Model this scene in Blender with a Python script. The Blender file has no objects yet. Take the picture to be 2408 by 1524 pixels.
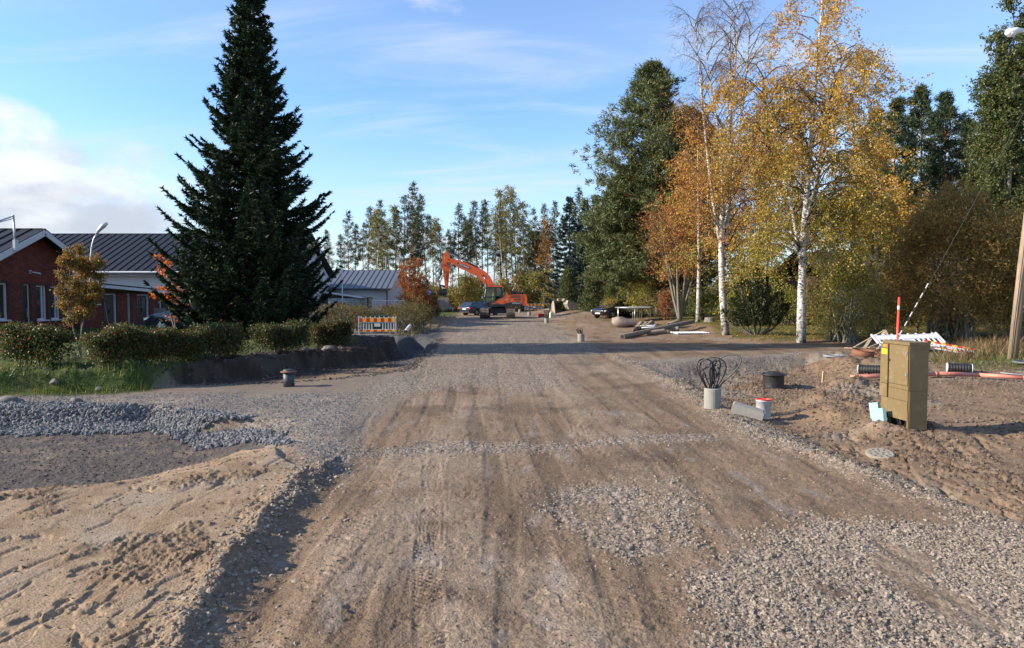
import bpy, bmesh, math, random
import numpy as np
from mathutils import Vector, Matrix

# ------------------------------------------------------------------ camera, sky, sun, exposure
scene = bpy.context.scene
COL = scene.collection
R = math.radians
random.seed(7)
rng = np.random.default_rng(11)

CAM_H = 2.3
PITCH = R(2.57)
FPX = 24 / 36 * 2407.0          # focal length in pixels of a 2407 px wide picture
cam_data = bpy.data.cameras.new('camera')
cam_data.lens = 24; cam_data.sensor_width = 36
cam_data.clip_start = 0.05; cam_data.clip_end = 6000
cam = bpy.data.objects.new('camera', cam_data)
cam.location = (0, 0, CAM_H); cam.rotation_euler = (R(90) - PITCH, 0, 0)
COL.objects.link(cam); scene.camera = cam

SUN_EL = R(24.0)
SUN_H = Vector((-0.993, -0.115))          # horizontal direction towards the sun
SUN_H.normalize()
sun_vec = Vector((SUN_H.x * math.cos(SUN_EL), SUN_H.y * math.cos(SUN_EL), math.sin(SUN_EL)))
sd = bpy.data.lights.new('sun', 'SUN')
sd.energy = 5.0; sd.angle = R(0.55); sd.color = (1.0, 0.89, 0.74)
sun = bpy.data.objects.new('sun', sd)
sun.rotation_euler = (-sun_vec).to_track_quat('-Z', 'Y').to_euler()
COL.objects.link(sun)

world = bpy.data.worlds.new('World'); scene.world = world
world.use_nodes = True
wn = world.node_tree; wn.nodes.clear()
def WN(t, **kw):
    n = wn.nodes.new(t)
    for k, v in kw.items(): setattr(n, k, v)
    return n
def wmath(op, a, b=None, c=None, clamp=False):
    n = WN('ShaderNodeMath', operation=op); n.use_clamp = clamp
    for i, v in enumerate((a, b, c)):
        if v is None: continue
        if isinstance(v, (int, float)): n.inputs[i].default_value = v
        else: wn.links.new(v, n.inputs[i])
    return n.outputs[0]
def wramp(v, a, b):
    n = WN('ShaderNodeMapRange', interpolation_type='SMOOTHSTEP')
    wn.links.new(v, n.inputs['Value'])
    n.inputs['From Min'].default_value = a; n.inputs['From Max'].default_value = b
    return n.outputs['Result']
sky = WN('ShaderNodeTexSky', sky_type='NISHITA')
sky.sun_disc = False; sky.sun_elevation = SUN_EL
sky.sun_rotation = math.atan2(sun_vec.x, sun_vec.y)
sky.altitude = 100; sky.air_density = 1.0; sky.dust_density = 0.15; sky.ozone_density = 3.0
tc = WN('ShaderNodeTexCoord')
sep = WN('ShaderNodeSeparateXYZ'); wn.links.new(tc.outputs['Generated'], sep.inputs[0])
dx, dy, dz = sep.outputs
elev = wmath('MAXIMUM', dz, 0.02)
# cloud layer: direction projected on a plane above the place
px = wmath('DIVIDE', dx, wmath('ADD', elev, 0.12)); py = wmath('DIVIDE', dy, wmath('ADD', elev, 0.12))
cv = WN('ShaderNodeCombineXYZ'); wn.links.new(px, cv.inputs[0]); wn.links.new(py, cv.inputs[1])
mp = WN('ShaderNodeMapping'); mp.inputs['Scale'].default_value = (0.55, 1.7, 1); mp.inputs['Rotation'].default_value = (0, 0, 0.22)
mp.inputs['Location'].default_value = (3.1, 1.7, 0)
wn.links.new(cv.outputs[0], mp.inputs[0])
def wnoise(vec, scale, detail, rough, dist=0.0):
    n = WN('ShaderNodeTexNoise'); n.inputs['Scale'].default_value = scale; n.inputs['Detail'].default_value = detail
    n.inputs['Roughness'].default_value = rough; n.inputs['Distortion'].default_value = dist
    wn.links.new(vec, n.inputs['Vector']); return n.outputs['Fac']
cirrus = wramp(wnoise(mp.outputs[0], 1.15, 7, 0.56, 0.7), 0.47, 0.72)
veil = wramp(wnoise(mp.outputs[0], 0.45, 3, 0.5, 0.4), 0.30, 0.75)
cir = wmath('MULTIPLY', wmath('ADD', wmath('MULTIPLY', cirrus, 0.62), wmath('MULTIPLY', veil, 0.30)), 1.0, clamp=True)
# low cumulus: direction space noise, only near the horizon
mc = WN('ShaderNodeMapping'); mc.inputs['Scale'].default_value = (1.0, 1.0, 1.9); mc.inputs['Location'].default_value = (0.35, 0.1, 0.60)
wn.links.new(tc.outputs['Generated'], mc.inputs[0])
cum_n = wnoise(mc.outputs[0], 3.4, 8, 0.52, 0.15)
low = wmath('SUBTRACT', 1.0, wramp(dz, 0.10, 0.30))
# a bank of cumulus low in the west-north-west, as in the photograph
bd = Vector((-1290 / FPX, 1.0, 300 / FPX)).normalized()
dot = wmath('ADD', wmath('ADD', wmath('MULTIPLY', dx, bd.x), wmath('MULTIPLY', dy, bd.y)), wmath('MULTIPLY', dz, bd.z))
bank = wramp(dot, 0.9915, 0.9995)
cum = wramp(wmath('ADD', wmath('ADD', cum_n, wmath('MULTIPLY', low, 0.075)), wmath('MULTIPLY', bank, 0.13)), 0.60, 0.74)
cshade = wramp(wmath('ADD', wmath('MULTIPLY', wnoise(mc.outputs[0], 5.5, 6, 0.55), 0.8), wmath('MULTIPLY', dz, 0.9)), 0.46, 0.66)
horiz = wmath('SUBTRACT', 1.0, wramp(dz, 0.0, 0.27))
ccol = WN('ShaderNodeMix', data_type='RGBA')
wn.links.new(cshade, ccol.inputs[0])
ccol.inputs[6].default_value = (2.2, 2.35, 2.7, 1); ccol.inputs[7].default_value = (3.9, 3.9, 3.9, 1)
tone = WN('ShaderNodeMix', data_type='RGBA', blend_type='MULTIPLY'); tone.inputs[0].default_value = 1.0
wn.links.new(sky.outputs[0], tone.inputs[6]); tone.inputs[7].default_value = (0.72, 0.86, 1.02, 1)
m1 = WN('ShaderNodeMix', data_type='RGBA'); wn.links.new(tone.outputs[2], m1.inputs[6]); m1.inputs[7].default_value = (2.85, 3.15, 3.45, 1)
wn.links.new(wmath('ADD', wmath('MULTIPLY', cir, 0.85), wmath('MULTIPLY', horiz, 0.50), clamp=True), m1.inputs[0])
m2 = WN('ShaderNodeMix', data_type='RGBA'); wn.links.new(m1.outputs[2], m2.inputs[6]); wn.links.new(ccol.outputs[2], m2.inputs[7])
wn.links.new(wmath('MULTIPLY', cum, 0.9), m2.inputs[0])
bg = WN('ShaderNodeBackground'); bg.inputs['Strength'].default_value = 0.15
wn.links.new(m2.outputs[2], bg.inputs['Color'])
wo = WN('ShaderNodeOutputWorld'); wn.links.new(bg.outputs[0], wo.inputs[0])

vs = scene.view_settings
vs.view_transform = 'Standard'; vs.look = 'None'; vs.exposure = 0.92; vs.gamma = 1.0; vs.use_curve_mapping = False
scene.render.engine = 'CYCLES'
scene.cycles.use_denoising = True
scene.cycles.max_bounces = 6; scene.cycles.transparent_max_bounces = 8

# ------------------------------------------------------------------ pixel helpers (photo at 2407 px wide)
def ray(u, v):
    a = (u - 1203.5) / FPX; b = -(v - 762.0) / FPX
    return Vector((a, math.cos(PITCH) + b * math.sin(PITCH), -math.sin(PITCH) + b * math.cos(PITCH)))
def G(u, v, z=0.0):
    d = ray(u, v); t = (z - CAM_H) / d.z
    return Vector((d.x * t, d.y * t, z))
def at(u, v, Y):
    d = ray(u, v); t = Y / d.y
    return Vector((d.x * t, Y, CAM_H + d.z * t))

# ------------------------------------------------------------------ numpy noise
_perm = np.random.default_rng(5).permutation(256)
_perm = np.concatenate([_perm, _perm, _perm])
_gx = np.cos(np.arange(256) * 2.399963); _gy = np.sin(np.arange(256) * 2.399963)
def perlin(x, y):
    x = np.asarray(x, float); y = np.asarray(y, float)
    xi = np.floor(x).astype(int); yi = np.floor(y).astype(int)
    xf = x - xi; yf = y - yi; xi &= 255; yi &= 255
    u = xf * xf * xf * (xf * (xf * 6 - 15) + 10); v = yf * yf * yf * (yf * (yf * 6 - 15) + 10)
    def g(ix, iy, fx, fy):
        h = _perm[_perm[ix & 255] + (iy & 255)]
        return _gx[h] * fx + _gy[h] * fy
    a = g(xi, yi, xf, yf); b = g(xi + 1, yi, xf - 1, yf)
    c = g(xi, yi + 1, xf, yf - 1); d = g(xi + 1, yi + 1, xf - 1, yf - 1)
    return (a + u * (b - a)) * (1 - v) + (c + u * (d - c)) * v
def fbm(x, y, s, octv=4, gain=0.5):
    t = 0; a = 1.0
    for i in range(octv):
        t = t + a * perlin(x * s + 17.3 * i, y * s - 9.1 * i); s *= 2.03; a *= gain
    return t
def sstep(x, a, b):
    t = np.clip((x - a) / (b - a), 0, 1); return t * t * (3 - 2 * t)
def poly_sd(X, Y, pts):
    """signed distance to a polygon, positive inside"""
    d2 = np.full(X.shape, 1e9); inside = np.zeros(X.shape, bool); n = len(pts)
    for i in range(n):
        x0, y0 = pts[i]; x1, y1 = pts[(i + 1) % n]
        ex, ey = x1 - x0, y1 - y0; wx, wy = X - x0, Y - y0
        t = np.clip((wx * ex + wy * ey) / (ex * ex + ey * ey + 1e-12), 0, 1)
        d2 = np.minimum(d2, (wx - ex * t) ** 2 + (wy - ey * t) ** 2)
        c = ((y0 > Y) != (y1 > Y))
        with np.errstate(divide='ignore', invalid='ignore'):
            xc = ex * (Y - y0) / (y1 - y0 if y1 != y0 else 1e-9) + x0
        inside ^= c & (X < xc)
    d = np.sqrt(d2); return np.where(inside, d, -d)
def line_d(X, Y, pts):
    d2 = np.full(X.shape, 1e9); side = np.zeros(X.shape)
    for (x0, y0), (x1, y1) in zip(pts[:-1], pts[1:]):
        ex, ey = x1 - x0, y1 - y0; wx, wy = X - x0, Y - y0
        t = np.clip((wx * ex + wy * ey) / (ex * ex + ey * ey + 1e-12), 0, 1)
        q = (wx - ex * t) ** 2 + (wy - ey * t) ** 2
        s = np.sign(ex * wy - ey * wx); m = q < d2
        d2 = np.where(m, q, d2); side = np.where(m, s, side)
    return np.sqrt(d2), side
def PG(*uv, z=0.0):
    return [tuple(G(u, v, z)[:2]) for u, v in uv]

# ------------------------------------------------------------------ mesh collector
class MB:
    def __init__(self): self.V = []; self.F = []; self.M = []; self.C = []; self.n = 0
    def add(self, V, F, m=0, c=None):
        V = np.asarray(V, float).reshape(-1, 3)
        F = np.asarray(F, int)
        self.V.append(V); self.F.append(F + self.n); self.M.append(np.full(len(F), m, int))
        if c is None: c = (1, 1, 1)
        c = np.asarray(c, float)
        if c.ndim == 1: c = np.tile(c, (len(V), 1))
        self.C.append(c); self.n += len(V); return self
    def box(self, x0, x1, y0, y1, z0, z1, M=None, m=0, c=None):
        V = np.array([(x, y, z) for z in (z0, z1) for y in (y0, y1) for x in (x0, x1)], float)
        if M is not None: V = np.array([(M @ Vector(v))[:] for v in V])
        F = [(0, 2, 3, 1), (4, 5, 7, 6), (0, 1, 5, 4), (2, 6, 7, 3), (0, 4, 6, 2), (1, 3, 7, 5)]
        return self.add(V, F, m, c)
    def bar(self, p0, p1, w, h, up=(0, 0, 1), m=0, c=None):
        p0 = Vector(p0); p1 = Vector(p1); a = (p1 - p0); L = a.length; a.normalize()
        upv = Vector(up); s = a.cross(upv)
        if s.length < 1e-4: s = a.cross(Vector((1, 0, 0)))
        s.normalize(); u = s.cross(a)
        M = Matrix((( a.x, s.x, u.x, p0.x), (a.y, s.y, u.y, p0.y), (a.z, s.z, u.z, p0.z), (0, 0, 0, 1)))
        return self.box(0, L, -w / 2, w / 2, -h / 2, h / 2, M, m, c)
    def prism(self, prof, y0, y1, M=None, m=0, c=None):
        """polygon in x,z pushed along y"""
        n = len(prof)
        V = [(x, y0, z) for x, z in prof] + [(x, y1, z) for x, z in prof]
        if M is not None: V = [(M @ Vector(v))[:] for v in V]
        base = self.n
        self.add(V, [(i, i + n, (i + 1) % n + n, (i + 1) % n) for i in range(n)], m, c)
        area = sum(prof[i][0] * prof[(i + 1) % n][1] - prof[(i + 1) % n][0] * prof[i][1] for i in range(n))
        from mathutils.geometry import tessellate_polygon
        T = tessellate_polygon([[Vector((x, z, 0)) for x, z in prof]])
        self.V.append(np.zeros((0, 3))); self.C.append(np.zeros((0, 3)))
        T = np.array(T, int)
        self.F.append(np.concatenate([T, T[:, ::-1] + n]) + base); self.M.append(np.full(2 * len(T), m, int))
        return self
    def tube(self, pts, rad, n=6, m=0, c=None, cap=True, ring=False):
        P = np.asarray(pts, float); k = len(P)
        rad = np.broadcast_to(np.asarray(rad, float), (k,))
        T = np.gradient(P, axis=0); T /= (np.linalg.norm(T, axis=1, keepdims=True) + 1e-9)
        ref = np.array((0, 0, 1.0)) if abs(T[0, 2]) < 0.9 else np.array((1.0, 0, 0))
        V = []
        s = np.cross(T[0], ref); s /= np.linalg.norm(s)
        ang = np.arange(n) * 2 * math.pi / n
        for i in range(k):
            s = s - T[i] * np.dot(s, T[i]); s /= (np.linalg.norm(s) + 1e-9); u = np.cross(T[i], s)
            V.append(P[i] + rad[i] * (np.cos(ang)[:, None] * s + np.sin(ang)[:, None] * u))
        V = np.concatenate(V); j = np.arange(n); j2 = (j + 1) % n
        F = np.concatenate([np.stack([i * n + j, i * n + j2, (i + 1) * n + j2, (i + 1) * n + j], 1) for i in range(k - 1)])
        if cap and rad[0] > 1e-4:
            self.add(V, F, m, c)
            b = self.n - len(V)
            tri = np.array([(0, i + 1, i) for i in range(1, n - 1)])
            e = (k - 1) * n
            tri2 = np.array([(e, e + i, e + i + 1) for i in range(1, n - 1)])
            self.V.append(np.zeros((0, 3))); self.C.append(np.zeros((0, 3)))
            self.F.append(np.concatenate([tri, tri2]) + b); self.M.append(np.full(2 * (n - 2), m, int))
            return self
        return self.add(V, F, m, c)
    def lathe(self, prof, n=20, M=None, m=0, c=None):
        """(r, z) profile turned about z"""
        a = np.arange(n) * 2 * math.pi / n; k = len(prof)
        V = np.concatenate([np.stack([r * np.cos(a), r * np.sin(a), np.full(n, z)], 1) for r, z in prof])
        if M is not None: V = np.array([(M @ Vector(v))[:] for v in V])
        j = np.arange(n); j2 = (j + 1) % n
        F = np.concatenate([np.stack([i * n + j, i * n + j2, (i + 1) * n + j2, (i + 1) * n + j], 1) for i in range(k - 1)])
        return self.add(V, F, m, c)
    def cards(self, P, D, N, L, W, c=None, m=0, shape='kite', bend=0.0):
        """leaf faces: base P, direction D, face normal hint N, length L, width W"""
        P = np.asarray(P, float); D = np.asarray(D, float); N = np.asarray(N, float)
        D = D / (np.linalg.norm(D, axis=1, keepdims=True) + 1e-9)
        S = np.cross(D, N); S /= (np.linalg.norm(S, axis=1, keepdims=True) + 1e-9)
        L = np.broadcast_to(np.asarray(L, float), (len(P),))[:, None]; W = np.broadcast_to(np.asarray(W, float), (len(P),))[:, None]
        U = np.cross(S, D)
        k = len(P)
        if shape == 'kite':
            a = P; b = P + D * L * 0.45 + S * W * 0.5 + U * L * bend; d = P + D * L * 0.45 - S * W * 0.5 + U * L * bend; e = P + D * L
            V = np.stack([a, b, e, d], 1).reshape(-1, 3)
            F = np.arange(k * 4).reshape(-1, 4)
        elif shape == 'tri':
            V = np.stack([P + S * W * 0.5, P - S * W * 0.5, P + D * L], 1).reshape(-1, 3)
            F = np.arange(k * 3).reshape(-1, 3)
        elif shape == 'blade':
            V = np.stack([P + S * W * .5, P - S * W * .5, P + D * L * .55 - S * W * .35 + U * L * bend * .3, P + D * L * .55 + S * W * .35 + U * L * bend * .3, P + D * L + U * L * bend], 1).reshape(-1, 3)
            b = np.arange(k)[:, None] * 5
            self_c = None if c is None else (np.repeat(np.asarray(c, float).reshape(-1, 3), 5, 0) if np.asarray(c).ndim == 2 else c)
            self.add(V, b + np.array((0, 1, 2, 3)), m, self_c)
            bb = self.n - len(V)
            self.V.append(np.zeros((0, 3))); self.C.append(np.zeros((0, 3)))
            self.F.append(b + np.array((3, 2, 4)) + bb); self.M.append(np.full(k, m, int)); return self
        q = V.shape[0] // k
        if c is not None and np.asarray(c).ndim == 2: c = np.repeat(np.asarray(c, float), q, 0)
        return self.add(V, F, m, c)
    def mesh(self, name, mats, smooth=False, col=True):
        me = bpy.data.meshes.new(name)
        V = np.concatenate(self.V); me.vertices.add(len(V)); me.vertices.foreach_set('co', V.astype(np.float32).ravel())
        loops = np.concatenate([f.ravel() for f in self.F]).astype(np.int32)
        tot = np.concatenate([np.full(len(f), f.shape[1], np.int32) for f in self.F])
        st = np.concatenate([[0], np.cumsum(tot)[:-1]]).astype(np.int32)
        me.loops.add(len(loops)); me.loops.foreach_set('vertex_index', loops)
        me.polygons.add(len(tot)); me.polygons.foreach_set('loop_start', st)
        M = np.concatenate(self.M).astype(np.int32)
        for mt in (mats if isinstance(mats, (list, tuple)) else [mats]): me.materials.append(mt)
        if M.any(): me.polygons.foreach_set('material_index', M)
        me.polygons.foreach_set('use_smooth', np.full(len(tot), bool(smooth)))
        if col:
            at_ = me.color_attributes.new('Col', 'FLOAT_COLOR', 'POINT')
            C = np.concatenate(self.C); C = np.concatenate([C, np.ones((len(C), 1))], 1)
            at_.data.foreach_set('color', C.astype(np.float32).ravel())
        me.update(calc_edges=True); me.validate(); return me
    def build(self, name, mats, parent=None, smooth=False, col=False, **kw):
        return obj(name, self.mesh(name, mats, smooth, col), parent, **kw)

def tag(o, label=None, cat=None, group=None, kind=None):
    if label: o['label'] = label
    if cat: o['category'] = cat
    if group: o['group'] = group
    if kind: o['kind'] = kind
    return o
def obj(name, me, parent=None, loc=None, rot=None, label=None, cat=None, group=None, kind=None):
    o = bpy.data.objects.new(name, me); COL.objects.link(o)
    if parent is not None: o.parent = parent
    if loc is not None: o.location = loc
    if rot is not None: o.rotation_euler = rot
    return tag(o, label, cat, group, kind)
def thing(name, label, cat, loc=(0, 0, 0), rz=0.0, group=None, rot=None):
    o = bpy.data.objects.new(name, None); COL.objects.link(o); o.empty_display_size = 0.2
    o.location = loc; o.rotation_euler = rot if rot is not None else (0, 0, rz)
    return tag(o, label, cat, group)
def dup(root, loc=None, rz=None, scale=None, label=None, group=None):
    r = root.copy(); COL.objects.link(r)
    if loc is not None: r.location = loc
    if rz is not None: r.rotation_euler = (root.rotation_euler.x, root.rotation_euler.y, rz)
    if scale is not None: r.scale = scale if hasattr(scale, '__len__') else (scale,) * 3
    if label: r['label'] = label
    if group: r['group'] = group
    for ch in list(root.children):
        c = ch.copy(); COL.objects.link(c); c.parent = r
        for g in list(ch.children):
            d = g.copy(); COL.objects.link(d); d.parent = c
    return r

# ------------------------------------------------------------------ materials
class NT:
    def __init__(self, name):
        self.m = bpy.data.materials.new(name); self.m.use_nodes = True
        self.t = self.m.node_tree; self.t.nodes.clear()
        self.out = self.N('ShaderNodeOutputMaterial')
    def N(self, t, ins=None, **kw):
        n = self.t.nodes.new(t)
        for k, v in kw.items(): setattr(n, k, v)
        for k, v in (ins or {}).items(): self.S(n, k, v)
        return n
    def S(self, n, k, v):
        if hasattr(v, 'is_output') or isinstance(v, bpy.types.NodeSocket): self.t.links.new(v, n.inputs[k])
        else: n.inputs[k].default_value = v
    def math(self, op, a, b=0.0, clamp=False):
        n = self.N('ShaderNodeMath', operation=op); n.use_clamp = clamp; self.S(n, 0, a); self.S(n, 1, b); return n.outputs[0]
    def mix(self, f, a, b, mode='MIX'):
        n = self.N('ShaderNodeMix', data_type='RGBA', blend_type=mode); self.S(n, 0, f); self.S(n, 6, a); self.S(n, 7, b); return n.outputs[2]
    def noise(self, vec, scale, detail=4, rough=0.55, dist=0.0, out='Fac'):
        n = self.N('ShaderNodeTexNoise', {'Scale': scale, 'Detail': detail, 'Roughness': rough, 'Distortion': dist})
        if vec is not None: self.S(n, 'Vector', vec)
        return n.outputs[out]
    def rampv(self, v, a, b, lo=0.0, hi=1.0):
        n = self.N('ShaderNodeMapRange', {'Value': v, 'From Min': a, 'From Max': b, 'To Min': lo, 'To Max': hi}); return n.outputs[0]
    def obco(self): return self.N('ShaderNodeTexCoord').outputs['Object']
    def pos(self): return self.N('ShaderNodeNewGeometry').outputs['Position']
    def attr(self, name, o='Color'): return self.N('ShaderNodeAttribute', attribute_name=name).outputs[o]
    def bump(self, h, strength=0.3, dist=0.02, normal=None):
        n = self.N('ShaderNodeBump', {'Height': h, 'Strength': strength, 'Distance': dist})
        if normal is not None: self.S(n, 'Normal', normal)
        return n.outputs[0]
    def bsdf(self, **kw):
        n = self.N('ShaderNodeBsdfPrincipled')
        for k, v in kw.items(): self.S(n, k.replace('_', ' '), v)
        self.t.links.new(n.outputs[0], self.out.inputs[0]); return n
_mats = {}
def rgba(c): return (c[0], c[1], c[2], 1.0)
def mat(name, c, rough=0.6, metal=0.0, var=0.15, scale=6.0, bump=0.0, bscale=40.0, spec=0.5, dirt=None, dirt_amt=0.0, coat=0.0):
    """plain surface with procedural mottling, optional dust and fine relief"""
    if name in _mats: return _mats[name]
    t = NT(name); co = t.obco()
    n = t.noise(co, scale, 5, 0.6)
    f = t.rampv(n, 0.25, 0.75)
    lo = [max(0, v * (1 - var)) for v in c]; hi = [min(1, v * (1 + var)) for v in c]
    col = t.mix(f, rgba(lo), rgba(hi))
    if dirt is not None:
        d = t.rampv(t.noise(co, scale * 2.3, 6, 0.65, 0.6), 0.62 - dirt_amt * 0.35, 0.75, 0, min(1, 0.5 + dirt_amt * 0.5))
        col = t.mix(d, col, rgba(dirt))
    kw = dict(Base_Color=col, Roughness=t.rampv(n, 0.2, 0.8, max(0.02, rough - 0.08), min(1, rough + 0.08)), Metallic=metal)
    b = t.bsdf(**kw); b.inputs['Specular IOR Level'].default_value = spec
    if coat: b.inputs['Coat Weight'].default_value = coat; b.inputs['Coat Roughness'].default_value = 0.05
    if bump: t.S(b, 'Normal', t.bump(t.noise(co, bscale, 4, 0.6), bump, 0.01))
    _mats[name] = t.m; return t.m
def leaf_mat(name, rough=0.55, trans=0.35, spec=0.3, sat=1.0):
    if name in _mats: return _mats[name]
    t = NT(name); col = t.attr('Col')
    v = t.noise(t.obco(), 1.3, 3, 0.6)
    col = t.mix(1.0, col, t.mix(t.rampv(v, 0.3, 0.7), (0.78, 0.8, 0.8, 1), (1.18, 1.14, 1.1, 1)), 'MULTIPLY')
    p = t.N('ShaderNodeBsdfPrincipled', {'Base Color': col, 'Roughness': rough, 'Specular IOR Level': spec})
    tr = t.N('ShaderNodeBsdfTranslucent', {'Color': t.mix(1.0, col, (1.25, 1.2, 0.8, 1), 'MULTIPLY')})
    mx = t.N('ShaderNodeMixShader', {0: trans, 1: p.outputs[0], 2: tr.outputs[0]})
    t.t.links.new(mx.outputs[0], t.out.inputs[0]); _mats[name] = t.m; return t.m
# ------------------------------------------------------------------ the ground: one height field, cut into road, street, lawn and bare ground
KR = 0.0393                                  # the road runs slightly to the left of the view axis
RIDGE = PG((765, 1092), (740, 1112), (650, 1205), (560, 1320), (470, 1440), (415, 1524), (330, 1650), (200, 1850))
RIDGE.reverse()
SHOULDER = PG((1450, 840), (1560, 890), (1640, 935), (1720, 985), (1800, 1030), (1950, 1075), (2100, 1130), (2250, 1180), (2407, 1225), (2800, 1330))
LOW = PG((-1500, 1003), (0, 1003), (273, 1000), (342, 994), (393, 1010), (454, 1026), (500, 1040), (480, 1085), (300, 1130), (0, 1160), (-1500, 1230), z=-0.3)
SAND = PG((575, 1030), (656, 1047), (663, 1075), (734, 1110), (640, 1215), (415, 1524), (200, 1850), (-1500, 1850), (-1500, 1230), (0, 1152), (160, 1128), (300, 1102), (420, 1062), (500, 1042))
STREET_L = PG((-1800, 966), (0, 962), (290, 966), (478, 980), (564, 992), (632, 1014), (666, 1041), (760, 1100), (1000, 905), (960, 872), (700, 897), (300, 908), (0, 915), (-1800, 915))
TRENCH = PG((430, 899), (560, 893), (700, 888), (850, 872), (940, 858), (975, 838), (1000, 815), (975, 811), (957, 820), (948, 838), (925, 850), (820, 860), (700, 872), (560, 882), (440, 892), z=-0.4)
YARD_L = PG((-3000, 905), (0, 904), (100, 902), (300, 897), (400, 889), (482, 873), (650, 864), (703, 849), (822, 838), (905, 829), (948, 817), (936, 803), (840, 800), (790, 786), (730, 772), (-3000, 772), z=0.2)
PIT_R = PG((1575, 897), (1640, 868), (1900, 850), (1975, 868), (1960, 905), (1890, 935), (1800, 962), (1725, 950), (1650, 925), z=-0.2)
MOUND_R = PG((1900, 935), (1960, 905), (2040, 898), (2090, 925), (2080, 985), (1960, 985), (1890, 965))
LAWN_R = PG((1590, 764), (1660, 778), (1700, 796), (1790, 803), (2000, 806), (2240, 803), (3600, 800), (3600, 722), (1480, 722), (1380, 742), (1400, 750), (1480, 752))
LAWN_R2 = PG((2170, 838), (2240, 822), (2330, 815), (3000, 812), (3000, 862), (2300, 868), (2190, 862))
TRACK_R = PG((1300, 800), (1420, 793), (1700, 804), (1800, 806), (2407, 803), (3600, 800), (3600, 812), (2330, 816), (2200, 822), (1900, 835), (1700, 848), (1480, 860), (1380, 850))
DRIVE_L = PG((1050, 770), (1000, 806), (950, 803), (840, 798), (790, 786), (730, 772), (820, 770), (940, 776), (1010, 786))
FAR_LAWN_L = PG((1000, 756), (1075, 742), (1080, 728), (560, 728), (560, 771), (730, 771), (860, 768))
TRACKS = [(-0.75, 0.26, 0.075, 1.0), (-0.2, 0.24, 0.07, -1.0), (0.45, .2, .06, .4), (1.9, .22, .065, -.5), (2.9, .26, .08, .6), (0.95, 0.26, 0.08, 0.6), (1.45, 0.24, 0.07, -0.5), (2.35, 0.24, 0.07, 0.7), (3.55, 0.30, 0.09, 0.8), (4.15, 0.28, 0.08, -0.8), (-1.35, 0.34, 0.10, 0.9)]
GRAVEL = {
    'a': PG((1690, 1300), (1800, 1258), (1930, 1224), (2120, 1232), (2250, 1215), (2407, 1228), (2800, 1340), (3000, 1750), (1800, 1800), (1700, 1560), (1652, 1420), (1592, 1270), (1540, 1150), (1575, 1128), (1612, 1180), (1640, 1260)),
    'c': PG((1290, 1190), (1330, 1150), (1430, 1135), (1530, 1140), (1540, 1220), (1590, 1290), (1500, 1312), (1380, 1280), (1300, 1240)),
    'd': PG((1070, 755), (1270, 755), (1300, 830), (1335, 905), (1230, 925), (1100, 905), (1000, 925), (900, 940), (830, 958), (850, 905), (960, 880), (1020, 820)),
    'e': PG((560, 925), (840, 925), (850, 975), (830, 1030), (870, 1055), (1000, 1050), (870, 1078), (800, 1110), (745, 1106), (670, 1041), (620, 1000), (480, 972), (300, 958), (-600, 952), (-600, 935), (300, 930)),
    'g': PG((860, 1050), (1100, 1040), (1350, 1040), (1560, 1018), (1690, 1018), (1690, 1034), (1500, 1045), (1300, 1055), (1000, 1070)),
    'h': PG((1480, 850), (1600, 842), (1800, 836), (1900, 828), (1850, 845), (1700, 862), (1640, 880), (1560, 892)),
    'w': PG((1690, 985), (1760, 980), (1860, 1020), (1945, 1055), (1900, 1060), (1800, 1030)),
}
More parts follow.
